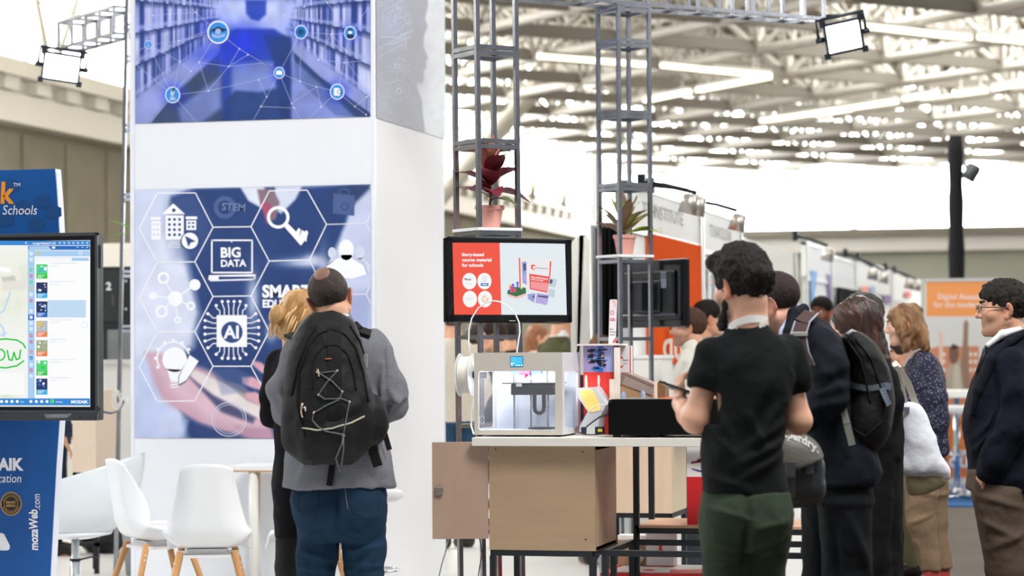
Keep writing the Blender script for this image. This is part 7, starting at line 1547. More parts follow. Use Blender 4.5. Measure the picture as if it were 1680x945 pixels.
for sx in (-1, 1): s.chain([(sx * .070, .005, -.03), (sx * .066, .012, -.06), (sx * .05, .045, -.098), (sx * .022, .085, -.118)], [.008, .014, .018, .02], .015)
s.cap((-.022, .088, -.116), (.022, .088, -.116), .019, None, .015); s.cap((-.024, .1, -.047), (.024, .1, -.047), .005, None, .005); me = disp(s.mesh('beard'), lambda P, N: .003 * fbm(P, 120)); o = f.add('beard', me, M('beard_dark', '#18120f', .8, bump=.6, bscale=300)); o.matrix_local = T @ Matrix.Scale(1.02, 4)
m_tee = fabric('black_cotton', '#17191a', .9, bscale=220, spec=.15)
s = f.grid(.88, 1.62, .36, .36, .0062)
s.prof(f.rows([(816, 1151, 1296, .0, .135), (770, 1149, 1288, .0, .13), (720, 1152, 1286, .0, .125), (670, 1160, 1296, .0, .13), (620, 1166, 1302, .0, .13), (585, 1166, 1300, .0, .115), (560, 1176, 1286, .0, .09), (545, 1190, 1268, .0, .075), (532, 1200, 1258, .005, .066)]), 0, 2.35)
s.chain([L(1166, 580, -.01), L(1156, 620, -.02), L(1151, 650, -.02)], [.058, .052, .048], .035); s.chain([L(1292, 576, .03), L(1304, 615, .05), L(1309, 650, .06)], [.056, .049, .045], .035)
nv = Vector(J['neck']); s.cap(nv + Vector((0, 0, -.015)), nv + Vector((-.01, .03, .1)), .058, .06, .004, True)
for el, w_, sd in ((L(1151, 640, -.02), L(1166, 580, -.01), -1), (L(1308, 640, .06), L(1292, 576, .03), 1)):
    n = (Vector(el) - Vector(w_)).normalized(); c = n.dot(Vector(el)); g_ = s.ax; pl = n.x * g_[0][:, None, None] + n.y * g_[1][None, :, None] + n.z * g_[2][None, None, :] - c; far = (g_[0][:, None, None] * sd > Vector(el).x * sd - .06) & (g_[2][None, None, :] > el[2] - .12); s.D = np.where(far, np.maximum(s.D, pl), s.D)
s.cut((-.06, 0, -1), -.93); me = relax(s.mesh('tee'), 2)
fl = [(L(x0, y0, -.12), L(x1, y1, -.12), w, a) for x0, y0, x1, y1, w, a in ((1290, 690, 1215, 740, .02, .012), (1288, 720, 1205, 765, .018, .012), (1285, 745, 1215, 785, .018, .01), (1230, 680, 1250, 730, .014, .008), (1160, 700, 1215, 760, .02, .008), (1180, 620, 1240, 560, .03, .006), (1270, 600, 1235, 680, .025, .008), (1165, 660, 1200, 720, .018, .007), (1280, 660, 1240, 720, .016, .009), (1155, 780, 1220, 800, .018, .008))]
wrinkle(me, .009, 7, 6, 4.0, [q[:3] + (q[3] * 1.8,) for q in fl]); f.add('t_shirt', me, m_tee)
b = MB(); bd = [o for o in f.root.children if o.name.startswith('body')][0]; Drape(f, bd.data).strip(b, [(1194, 543), (1199, 536), (1212, 528), (1230, 523), (1250, 523), (1263, 529), (1268, 537)], .026, 4, .003, .003); ly = b.build('lanyard', fabric('white_ribbon', '#e9e7e3', .7), f.root)
m = MB(); text_mesh(m, 'bett show', 0, 0, 7.5, Matrix.Identity(4), 0); dl = Drape(f, ly.data); q = MB(); q._add([dl.p(1228 + v[0], 525.5 - v[2], .0012)[0] for v in m.v], m.f); q.build('lettering', M('grey_lettering', '#8b8a88', .6), ly)
mg = fabric('green_twill', '#2e3a2c', .85, bscale=320)
trousers(f, f.rows([(806, 1153, 1293, .0, .13), (830, 1149, 1299, -.01, .15), (858, 1152, 1299, -.02, .15), (885, 1158, 1290, -.005, .125), (905, 1172, 1280, .0, .09)]), ([L(1192, 860, .0), L(1197, 950, .0), L(1195, 1060, .0), L(1190, 1190, .0)], [L(1258, 860, .02), L(1248, 950, .04), L(1250, 1060, .04), L(1252, 1190, .04)]), [.094, .082, .07, .062], mg, .08, 2.0, .008,
         [(L(x0, y0, -.13), L(x1, y1, -.13), w, a) for x0, y0, x1, y1, w, a in ((1225, 818, 1222, 925, .013, -.02), (1160, 880, 1215, 900, .013, .015), (1165, 905, 1215, 915, .012, .013), (1235, 900, 1290, 880, .013, .015), (1232, 925, 1280, 900, .012, .013), (1180, 930, 1225, 915, .012, .013), (1225, 850, 1165, 835, .012, .01), (1230, 870, 1290, 855, .012, .01))])
b = MB(); b.tube([L(1156, 822, -.06), L(1152, 845, -.05), L(1158, 872, -.07)], .006, 8); b.build('pocket_edge', M('pocket_dark', '#141a15', .9), f.root)
shoes(f, ((L(1190, 1190, .0), -.05, .13), (L(1252, 1190, .04), -.03, .16)), m_shoe)
t = thing('phone', 'black phone held out by the man in the black T-shirt', 'phone', f.o, YAW); b = MB(); a, c = Vector(L(1091, 631, .2)), Vector(L(1140, 648, .1)); b.bar(a, c, .075, .009, (.3, .2, 1)); b.build('body', m_blackg, t)

# ------------------------------------------------------------------ man in navy suit, profile to the left, with backpack and messenger bag
def suit_jacket(f, rows, arms, mat, cuts=(), folds=(), seed=1.0, amp=.007, z=(.7, 1.7), ext=(.42, .38), rad=(.066, .066, .06), name='jacket', p=2.3, h=.0066, cx=0):
    s = f.grid(z[0], z[1], ext[0], ext[1], h, cx); s.prof(f.rows(rows), 0, p)
    for a in arms: s.chain(a, [rad[0], rad[0], rad[1], rad[2], rad[2]][:len(a)], .03)
    for n, c in cuts: s.cut(n, c)
    me = relax(s.mesh(name), 2); wrinkle(me, amp, 9, 6, seed, folds); return f.add(name, me, mat), me
f = Fig('balding man in a dark navy suit bending forward, with a backpack strap over his shoulder', 1365, 9.35, .006); L = f.L
T = headT(Vector(L(1268, 500, .0)), -.30, 1.25, .0)
J = dict(neck=L(1300, 545, .0), chest=L(1345, 630, .0), pelvis=L(1375, 790, 0), sh_l=L(1330, 570, -.15), sh_r=L(1330, 560, .14), arm_l=[L(1362, 655, -.2), L(1300, 665, -.16)], arm_r=[L(1340, 660, .2), L(1290, 660, .16)], leg_l=[L(1375, 810, -.09), L(1378, 960, -.09), L(1395, 1170, -.09), L(1330, 1182, -.1)], leg_r=[L(1372, 810, .09), L(1345, 960, .09), L(1350, 1170, .09), L(1290, 1182, .09)],
         hand_l=dict(wrist=L(1300, 665, -.15), d=(-1, 0, .1), n=(0, -.5, 1), side=(0, 1, .3), curl=.5), hand_r=dict(wrist=L(1290, 660, .15), d=(-1, 0, .1), n=(0, .5, 1), side=(0, -1, .3), curl=.5))
build_body(f, J, '#d8a48c', T, 1.03, dict(ear='#dd8a70', stubble=('#4b3a31', .75), shaved=('#3a2c2a', .6), tor=.085))
hair_short(f, T, '#241a1b', '#352728', 1.03, .35, 0, .015, -.05, .0012, 70, fade=.003); brows(f, T, '#2a1f1c', 1.03); eyes(f, T, 1.03)
m_navy = fabric('navy_suiting', '#10151e', .85, bscale=330, spec=.2)
suit_jacket(f, [(795, 1318, 1438, 0, .19), (770, 1322, 1444, 0, .19), (720, 1318, 1425, 0, .17), (660, 1300, 1400, 0, .165), (610, 1294, 1396, 0, .17), (570, 1290, 1388, 0, .17), (545, 1285, 1368, 0, .14), (525, 1288, 1346, 0, .10), (512, 1292, 1324, 0, .075)],
            ([L(1345, 565, -.14), L(1362, 600, -.19), L(1360, 655, -.2), L(1325, 680, -.2), L(1295, 668, -.17)], [L(1330, 560, .14), L(1340, 650, .2), L(1295, 660, .16)]), m_navy, [((0, 0, -1), -(L(1380, 792)[2]))],
            [(L(x0, y0, -.2), L(x1, y1, -.2), w, a) for x0, y0, x1, y1, w, a in ((1330, 620, 1385, 600, .02, .014), (1330, 650, 1390, 630, .02, .014), (1320, 672, 1385, 655, .018, .012), (1340, 560, 1380, 600, .02, .01), (1335, 590, 1375, 640, .018, .01), (1400, 700, 1435, 765, .018, .01))], 3.0, .010, (.6, 1.62))
m_lap = fabric('navy_lapel', '#10151e', .8); s = f.grid(1.2, 1.65, .3, .3, .006, -.15); s.chain([L(1302, 514, -.07), L(1296, 545, -.12), L(1288, 590, -.16)], [.022, .026, .016], .01); s.chain([L(1302, 514, -.07), L(1318, 508, .0), L(1310, 514, .07)], [.022, .022, .02], .01); f.add('lapel', s.mesh('lapel'), m_lap)
s = f.grid(1.3, 1.65, .3, .3, .006, -.15); s.chain([L(1302, 512, -.045), L(1288, 545, -.085), L(1280, 575, -.1)], [.018, .022, .014], .01); s.chain([L(1302, 512, -.045), L(1314, 506, .02)], [.018, .02], .01); f.add('shirt_collar', s.mesh('shirtcollar'), fabric('light_blue_shirt', '#b9c3dd'))
m_trs = fabric('black_suiting', '#101216', .85, bscale=330)
trousers(f, f.rows([(770, 1325, 1425, 0, .15), (820, 1325, 1430, 0, .17)]), ([L(1385, 830, -.09), L(1390, 960, -.1), L(1397, 1165, -.09)], [L(1360, 830, .09), L(1350, 960, .09), L(1352, 1165, .09)]), [.105, .085, .066], m_trs, .08, 6.0, .009, [(L(1395, 850, -.2), L(1425, 940, -.2), .02, .018), (L(1370, 850, -.2), L(1375, 960, -.2), .02, -.02)], sz=4)
shoes(f, ((L(1397, 1168, -.09), -.15, 0), (L(1352, 1168, .09), -.15, 0)), m_shoe)
t = thing('backpack', 'black backpack with grey straps on the back of the man in the navy suit', 'backpack', f.o, YAW)
def ribbon(mb, pts, w, th=.004, nrm=(0, -1, .1)):
    P_ = [Vector(q) for q in pts]
    for a, c in zip(P_[:-1], P_[1:]): mb.bar(a, c + (c - a) * .12, w, th, nrm)
s = SDF((-.15, -.3, .95), (.4, .3, 1.56), .0062); s.prof(f.rows([(742, 1408, 1432, -.02, .08), (725, 1396, 1446, -.02, .13), (680, 1392, 1460, -.02, .155), (640, 1388, 1462, -.02, .16), (600, 1385, 1452, -.02, .155), (570, 1382, 1436, -.02, .14), (552, 1384, 1418, -.02, .11), (545, 1392, 1410, -.02, .07)]), 0, 2.6)
s.ell(L(1420, 690, -.14), (.055, .05, .1), .02); me = relax(s.mesh('pack'), 2); wrinkle(me, .006, 9, 8, 2.0); link('pack_body', me, m_bag, t); dr = Drape(f, me)
b = MB(); b.tube(dr.path([(1392, 560), (1412, 590), (1424, 640), (1428, 660)], 5, .002), .004, 6); b.tube(dr.path([(1404, 556), (1430, 590), (1446, 640)], 5, .002), .004, 6); b.tube(dr.path([(1395, 700), (1420, 716), (1448, 690), (1452, 665)], 5, .002), .004, 6); b.build('zip', m_bag2, t)
mgs = fabric('grey_webbing', '#5b6068', .7); b = MB(); dr.strip(b, [(1398, 632), (1425, 638), (1455, 632)], .022, 4, .005); b.build('compression_strap', mgs, t)
b = MB(); dr.strip(b, [(1446, 636), (1450, 650), (1455, 664)], .024, 3, .012); b.box(Vector(dr.p(1455, 634)[0]) - Vector((.012, .012, .012)), Vector(dr.p(1455, 634)[0]) + Vector((.012, .006, .012))); b.build('side_buckle', M('slate_webbing', '#6b7488', .6), t)
b = MB(); ribbon(b, [L(1379, 651, -.22), L(1388, 690, -.225), L(1397, 726, -.22)], .026); b.build('loose_strap', M('sage_webbing', '#81857d', .7), t)
mbs = fabric('brown_mesh', '#4a3b3a', .8); mpe = M('grey_edge', '#8e929c', .6); P_ = [L(1330, 514, -.10), L(1316, 528, -.18), L(1309, 550, -.225), L(1314, 578, -.24), L(1324, 600, -.25)]; b = MB(); ribbon(b, P_, .05, .014, (-.3, -1, .15)); b.build('shoulder_strap', mbs, t)
b = MB(); b.tube([Vector(q) + Vector((.028, -.006, .0)) for q in P_], .004, 6); b.tube([Vector(q) + Vector((-.028, -.004, 0)) for q in P_], .004, 6); b.build('strap_piping', mpe, t)
b = MB(); a = Vector(L(1312, 548, -.24)); b.box(a - Vector((.03, .006, .008)), a + Vector((.03, .004, .008)), bev=.002); b.build('strap_buckle', M('pale_buckle', '#c4c1be', .3, .6), t)
b = MB(); b.tube([L(1389, 549, -.1), L(1398, 543, -.08), L(1408, 548, -.06), L(1414, 556, -.08)], .008, 8); b.build('grab_handle', M('grey_handle', '#9a9aa0', .6), t)
# messenger bag
t = thing('messenger_bag', 'grey messenger bag with white lettering on its flap, hanging beside the green trousers', 'messenger bag', Vector(at(1318, 575, 8.95)) - ZV * at(1318, 575, 8.95).z, YAW); g = Fig.__new__(Fig); g.d = 8.95; g.pc = 1318; g.o = t.location.copy(); g.Ri = RY.transposed(); g.h = .006
s = SDF((-.22, -.2, .7), (.2, .2, 1.2), .006); s.prof(g.rows([(832, 1295, 1330, 0, .04), (818, 1272, 1346, 0, .07), (780, 1264, 1352, 0, .09), (740, 1264, 1344, 0, .085), (716, 1268, 1326, 0, .06)]), 0, 2.6); me = relax(s.mesh('bag'), 2); wrinkle(me, .006, 8, 8, 5.0); link('bag_body', me, M('grey_tarp', '#2a2d30', .45, noise=.1, nscale=15), t)
s = SDF((-.22, -.25, .7), (.2, .2, 1.2), .0055); s.prof(g.rows([(785, 1266, 1354, -.02, .10), (750, 1262, 1350, -.02, .10), (716, 1267, 1328, -.01, .075), (710, 1275, 1318, -.01, .06)]), 0, 2.6); zc_ = g.L(1300, 762, 0)[2]; s.cut((.42, 0, -1), -(zc_ - .0)); me = relax(s.mesh('flap'), 1); link('flap', me, M('grey_flap', '#56564f', .5, noise=.14, nscale=9, bump=.2, bscale=120), t); dr = Drape(g, me)
mb_ = MB(); m = MB(); text_mesh(m, 'superdry.', 0, 0, 1.0, Matrix.Identity(4), 0, bold=.03); W_ = max(v[0] for v in m.v)
vs = []
for v in m.v: u = v[0] / W_; px = 1276 + u * 66; py = 716 + 22 * u * u * 1.0 + u * 6 - v[2] * 19; vs.append(dr.p(px + 0, py, .003)[0])
mb_._add(vs, m.f); mb_.build('lettering', M('pale_lettering', '#b5b6b1', .6), t)
b = MB(); b.tube(dr.path([(1266, 752), (1300, 766), (1330, 778), (1350, 784)], 5, .002), .005, 6); b.build('flap_binding', m_black, t)
for x, y in ((1297, 770), (1338, 790)): b = MB(); q = Drape(g, me).p(x, y)[0]; b.box(q - Vector((.016, .02, .03)), q + Vector((.016, .004, .03)), bev=.004); b.bar(q + Vector((0, -.01, .03)), q + Vector((.002, .01, -.1)), .03, .006, (0, -1, 0)); b.build('buckle', M('dark_buckle', '#3b3e42', .3), t)
b = MB(); ribbon(b, [g.L(1284, 712, .05), g.L(1275, 650, .1), g.L(1268, 600, .16)], .04, .006, (0, -1, 0)); b.build('shoulder_strap', m_bag, t)

# ------------------------------------------------------------------ woman with long brown hair and black coat
f = Fig('woman with long brown hair and long black coat behind the black backpack', 1432, 10.25, .0065); L = f.L
T = headT(Vector(L(1403, 537, .0)), -.18, 1.2, .08)
J = dict(neck=L(1425, 575, 0), chest=L(1435, 640, 0), pelvis=L(1440, 790, 0), sh_l=L(1440, 605, -.12), sh_r=L(1430, 605, .12), arm_l=[L(1450, 690, -.13), L(1420, 720, -.1)], arm_r=[L(1440, 690, .15), L(1400, 720, .12)], leg_l=[L(1440, 800, -.08), L(1442, 950, -.08), L(1444, 1105, -.08), L(1415, 1115, -.08)], leg_r=[L(1440, 800, .08), L(1440, 950, .08), L(1440, 1105, .08), L(1405, 1115, .08)])
build_body(f, J, '#ddb09a', T, .97, dict(tor=.08))
suit_jacket(f, [(1090, 1398, 1482, 0, .22), (940, 1400, 1478, 0, .2), (800, 1404, 1478, 0, .18), (700, 1408, 1480, 0, .165), (640, 1412, 1474, 0, .165), (605, 1418, 1462, 0, .16), (588, 1418, 1450, 0, .10), (578, 1416, 1440, 0, .07)], ([L(1440, 605, -.11), L(1456, 660, -.14), L(1446, 720, -.13), L(1420, 724, -.1)],), fabric('black_coat', '#0f1013', .9), (), [(L(1470, 760, -.15), L(1466, 1000, -.18), .02, -.02)], 4.0, .01, (.1, 1.5), rad=(.055, .05, .045), name='coat')
s = SDF((-.17, -.22, -.42), (.17, .16, .17), .005); s.ell((0, -.016, .03), (.099, .106, .1), 0); s.cap((0, -.045, .0), (0, -.06, -.2), .072, .06, .03); s.cap((.05, -.03, -.02), (.055, -.05, -.24), .042, .034, .03); s.cap((-.05, -.03, -.02), (-.055, -.05, -.24), .042, .034, .03); s.cap((0, -.065, -.18), (0, -.10, -.34), .052, .036, .03); s.ell((0, .125, -.03), (.075, .065, .11), .01, None, True)
me = strands(relax(s.mesh('hair'), 1), .007, 55, 5); o = f.add('hair', me, M('brown_hair', '#1b100e', .45, noise=.7, nscale=22, col2='#48291d', bump=.5, bscale=110, stretch=(1, 1, .15), spec=.5)); o.matrix_local = T
shoes(f, ((L(1443, 1105, -.08), -.13, 0), (L(1440, 1105, .08), -.13, 0)), m_shoe)
# ------------------------------------------------------------------ man at the right edge: navy jacket, glasses
f = Fig('man with glasses in navy jacket and brown trousers in profile at the right edge', 1650, 11.0, .005); L = f.L
T = headT(Vector(L(1646, 507, .0)), -.02, PI / 2 - .06, .0)
J = dict(neck=L(1662, 555, 0), chest=L(1650, 640, 0), pelvis=L(1650, 770, 0), sh_l=L(1655, 590, -.17), sh_r=L(1655, 590, .17), arm_l=[L(1660, 690, -.2), L(1620, 760, -.17)], arm_r=[L(1660, 690, .2), L(1620, 755, .17)], leg_l=[L(1645, 790, -.09), L(1650, 935, -.1), L(1668, 1085, -.1), L(1640, 1100, -.1)], leg_r=[L(1650, 790, .09), L(1665, 935, .1), L(1690, 1085, .1), L(1660, 1100, .1)],
         hand_l=dict(wrist=L(1618, 762, -.16), d=(-.3, .3, -1), n=(-1, -.3, 0), side=(-.5, 1, 0), curl=.5), hand_r=dict(wrist=L(1618, 758, .16), d=(-.3, -.3, -1), n=(-1, .3, 0), side=(-.5, -1, 0), curl=.5))
build_body(f, J, '#d3a184', T, 1.04, dict(full=1.1, ear='#cf8a72', lip='#b06a5c', stubble=('#8a6c5d', .35), tor=.085)); eyes(f, T, 1.04); brows(f, T, '#191412', 1.04, .006)
hair_short(f, T, '#15120f', '#2a2521', 1.04, 1.1, .006, .055, -.062, .006, 60)
b = MB(); gl = lambda *q: T @ (Vector(q) * 1.04)
for sx in (-1, 1):
    b.tube([gl(sx * .034 + .024 * math.cos(a), .112 - .004 * abs(math.cos(a)), .002 + .018 * math.sin(a)) for a in [2 * PI * k / 18 for k in range(18)]], .0017, 6, closed=True)
    b.tube([gl(sx * .058, .108, .008), gl(sx * .074, .08, .008), gl(sx * .084, .0, .006), gl(sx * .084, -.015, -.008)], .0024, 6)
b.tube([gl(-.012, .113, .006), gl(.012, .113, .006)], .0018, 6); b.build('glasses', M('glasses_frame', '#1f2024', .25, .3), f.root)
fl = [(L(x0, y0, -.2), L(x1, y1, -.2), w, a) for x0, y0, x1, y1, w, a in ((1630, 620, 1600, 690, .02, .009), (1640, 680, 1610, 720, .02, .011), (1640, 705, 1605, 745, .018, .011), (1650, 640, 1625, 700, .02, .009), (1665, 600, 1660, 700, .02, -.008))]
suit_jacket(f, [(806, 1592, 1712, 0, .17), (770, 1590, 1712, 0, .18), (740, 1588, 1710, 0, .175), (700, 1581, 1706, 0, .17), (660, 1584, 1704, 0, .17), (620, 1598, 1702, 0, .17), (590, 1610, 1700, 0, .165), (570, 1618, 1694, 0, .13), (555, 1634, 1686, 0, .10), (545, 1648, 1682, 0, .07)], ([L(1660, 592, -.16), L(1668, 640, -.2), L(1662, 700, -.21), L(1632, 752, -.19), L(1622, 772, -.17)], [L(1660, 592, .16), L(1662, 700, .21), L(1625, 765, .17)]), fabric('navy_jacket', '#0e1420', .85, bscale=330, spec=.2), [((.25, 0, -1), -(L(1600, 800)[2] - .25 * L(1600, 800)[0] * -1 - .0) + .0)] if False else (), [q[:3] + (q[3] * 1.9,) for q in fl], 7.0, .009, (.72, 1.6))
s = f.grid(.95, 1.62, .3, .3, .006); s.chain([L(1680, 546, -.09), L(1655, 562, -.12), L(1628, 590, -.13), L(1606, 640, -.13), L(1594, 680, -.12)], [.016, .022, .028, .026, .012], .01); f.add('lapel', s.mesh('lapel'), fabric('navy_lapel', '#10151e'))
s = f.grid(1.3, 1.62, .2, .2, .005); s.chain([L(1672, 540, -.05), L(1645, 548, -.075), L(1622, 566, -.06)], [.014, .018, .012], .01); s.chain([L(1672, 540, .05), L(1622, 566, .03)], [.014, .016], .01); f.add('shirt_collar', s.mesh('shirtcollar'), M('white_shirt', '#f1f2f5', .7))
b = MB(); b.tube([L(1630, 566, -.02), L(1617, 600, -.03), L(1608, 640, -.03)], [.012, .02, .02], 10); b.build('shirt_front', M('white_shirt', '#f1f2f5', .7), f.root)
b = MB(); b.tube([L(1619, 570, -.035), L(1612, 590, -.04), L(1605, 612, -.04)], [.010, .014, .014], 8); b.build('tie', M('black_tie', '#0d0e12', .5), f.root)
trousers(f, f.rows([(770, 1588, 1700, 0, .15), (800, 1585, 1708, 0, .165)]), ([L(1640, 815, -.09), L(1653, 935, -.1), L(1667, 1080, -.1)], [L(1660, 815, .09), L(1668, 935, .1), L(1690, 1080, .1)]), [.118, .09, .068], fabric('brown_twill', '#574a3f', .85), .08, 9.0, .009, [(L(x0, y0, -.17), L(x1, y1, -.17), w, a) for x0, y0, x1, y1, w, a in ((1600, 810, 1680, 835, .018, .012), (1605, 850, 1660, 880, .018, .012), (1625, 900, 1690, 870, .018, .010))])
shoes(f, ((L(1667, 1080, -.1), -.15, 0), (L(1690, 1080, .1), -.15, 0)), m_shoe)

# ------------------------------------------------------------------ woman in speckled blouse, tote bag
f = Fig('smiling woman with wavy ginger hair in a dark speckled blouse and beige trousers', 1512, 14.3, .007); L = f.L
T = headT(Vector(L(1483, 533, .0)), -.12, PI / 2 - .1, .0)
J = dict(neck=L(1506, 578, 0), chest=L(1515, 640, 0), pelvis=L(1518, 750, 0), sh_l=L(1520, 598, -.15), sh_r=L(1515, 598, .15), arm_l=[L(1535, 680, -.17), L(1544, 742, -.15)], arm_r=[L(1505, 680, .17), L(1480, 720, .2)], leg_l=[L(1510, 770, -.08), L(1512, 860, -.09), L(1528, 945, -.09), L(1505, 955, -.09)], leg_r=[L(1522, 770, .08), L(1530, 860, .09), L(1545, 945, .09), L(1522, 955, .09)],
         hand_l=dict(wrist=L(1544, 744, -.15), d=(-.1, -.1, -1), n=(.9, -.5, 0), side=(-1, 0, 0), curl=.4, sz=.9), hand_r=dict(wrist=L(1480, 720, .2), d=(-1, .1, .2), n=(0, .2, 1), side=(0, -1, 0), curl=.5, sz=.9))
build_body(f, J, '#e6b9a2', T, .98, dict(lip='#c9505c', cheek='#e0907c', tor=.075)); eyes(f, T, .98); brows(f, T, '#6b4a33', .98)
s = SDF((-.16, -.19, -.24), (.16, .14, .17), .005); s.ell((0, -.018, .035), (.09, .108, .097), 0); s.ell((0, -.05, -.05), (.095, .085, .09), .03); s.ell((0, -.075, -.12), (.08, .06, .06), .03)
for sx in (-1, 1): s.cap((sx * .068, .02, .0), (sx * .066, .01, -.14), .032, .024, .02)
s.ell((0, .118, -.045), (.076, .062, .115), .01, None, True); s.ell((0, .07, -.12), (.05, .08, .08), .01, None, True)
me = strands(relax(s.mesh('hair'), 1), .010, 34, 12); o = f.add('hair', me, M('ginger_hair', '#6f4c33', .5, noise=.75, nscale=20, col2='#a37d57', bump=.5, bscale=100, stretch=(1, 1, .25), spec=.4)); o.matrix_local = T
m = M('speckled_blouse', '#1d2036', .8); N_ = m.node_tree.nodes; b_ = N_['Principled BSDF']; tc = N_.new('ShaderNodeTexCoord'); vz = N_.new('ShaderNodeTexVoronoi'); vz.inputs['Scale'].default_value = 75; mr = N_.new('ShaderNodeMapRange'); mr.inputs[1].default_value = .33; mr.inputs[2].default_value = .2; mx = N_.new('ShaderNodeMix'); mx.data_type = 'RGBA'; mx.inputs['A'].default_value = (*rgb('#23253f'), 1); mx.inputs['B'].default_value = (*rgb('#c9c9da'), 1)
nz = N_.new('ShaderNodeTexNoise'); nz.inputs['Scale'].default_value = 25; mu = N_.new('ShaderNodeMath'); mu.operation = 'MULTIPLY'; lk = m.node_tree.links.new
lk(tc.outputs['Object'], vz.inputs['Vector']); lk(tc.outputs['Object'], nz.inputs['Vector']); lk(vz.outputs['Distance'], mr.inputs[0]); lk(mr.outputs[0], mu.inputs[0]); lk(nz.outputs['Fac'], mu.inputs[1]); mu.inputs[1].default_value = .6; lk(mu.outputs[0], mx.inputs['Factor']); lk(mx.outputs['Result'], b_.inputs['Base Color'])
suit_jacket(f, [(752, 1482, 1548, 0, .15), (700, 1478, 1552, 0, .15), (650, 1478, 1550, 0, .145), (610, 1484, 1546, 0, .15), (590, 1490, 1536, 0, .13), (578, 1496, 1526, 0, .08)], ([L(1522, 600, -.14), L(1536, 650, -.18), L(1540, 690, -.18), L(1545, 738, -.155)], [L(1515, 600, .14), L(1505, 680, .17), L(1488, 715, .19)]), m, [((0, 0, -1), -L(1515, 752)[2])], [(L(1500, 640, -.2), L(1545, 625, -.2), .015, .01), (L(1520, 690, -.2), L(1550, 670, -.2), .015, .01)], 5.0, .009, (.7, 1.5), rad=(.062, .056, .043), name='blouse')
b = MB(); 
for dx in (0, .02): b.tube([L(1512, 572, -.07), L(1498, 578, -.075), L(1488, 592, -.07), L(1478, 612, -.06)], .006 + dx * .0, 6)
b.build('lanyard', M('white_ribbon', '#e9e7e3', .7), f.root)
trousers(f, f.rows([(735, 1486, 1550, 0, .13), (770, 1482, 1552, 0, .15)]), ([L(1510, 780, -.08), L(1512, 860, -.09), L(1527, 930, -.09)], [L(1528, 780, .08), L(1532, 860, .09), L(1546, 930, .09)]), [.105, .078, .06], fabric('beige_chino', '#86705a', .85), L(1520, 934)[2], 3.0, .012, [(L(1490, 800, -.2), L(1540, 815, -.2), .02, .012), (L(1495, 860, -.2), L(1530, 845, -.2), .015, .012)])
shoes(f, ((L(1528, 945, -.09), -.12, 0), (L(1545, 945, .09), -.12, 0)), M('red_flat', '#a03a34', .5))
t = thing('tote_bag', 'white canvas tote bag hanging from the shoulder of the woman in the black coat', 'tote bag', at(1512, 575, 10.45) - ZV * at(1512, 575, 10.45).z, YAW); g = Fig.__new__(Fig); g.d = 10.45; g.pc = 1512; g.o = t.location.copy(); g.Ri = RY.transposed(); g.h = .006
def sack(name, rows, mat, sd, amp=.008): s = SDF((-.3, -.2, .5), (.3, .2, 1.6), .0066); s.prof(g.rows(rows), 0, 2.2); me = relax(s.mesh(name), 2); wrinkle(me, amp, 6, 5, sd); return link(name, me, mat, t)
sack('bag_body', [(786, 1492, 1558, 0, .03), (776, 1478, 1560, 0, .05), (740, 1477, 1541, 0, .06), (700, 1478, 1526, 0, .055), (668, 1478, 1510, 0, .04), (662, 1479, 1505, 0, .03)], M('white_canvas', '#dfe1ea', .85, bump=.2, bscale=260), 3.0, .012)
ms_ = M('cream_webbing', '#d9d2c6', .8); b = MB()
for pts in ([(1484, 664, -.03), (1478, 630, -.05), (1470, 604, -.07), (1466, 596, .0)], [(1502, 662, -.03), (1490, 630, -.05), (1476, 606, -.07), (1467, 596, .0)]): ribbon(b, [g.L(*q) for q in pts], .028, .004, (-.3, -1, .1))
b.build('handle', ms_, t); p = MB(); a = Vector(g.L(1486, 672, -.06)); p.box(a - Vector((.016, .002, .01)), a + Vector((.016, .004, .01))); p.build('label_tag', M('slate_tag', '#5a6175', .6), t)
t2 = thing('plastic_bag', 'translucent yellowish plastic bag hanging half hidden behind the white tote bag', 'bag', t.location, YAW); tt = t; t = t2
g.d = 10.76; sack('bag_body', [(806, 1470, 1496, 0, .02), (796, 1467, 1520, 0, .03), (740, 1466, 1500, 0, .055), (690, 1466, 1492, 0, .045), (668, 1468, 1486, 0, .03)], M('yellow_film', '#8d8468', .4, alpha=.75), 6.0); b = MB(); ribbon(b, [g.L(1478, 670, 0), g.L(1474, 640, 0), g.L(1466, 606, 0)], .02); b.build('handle', M('yellow_film'), t2)

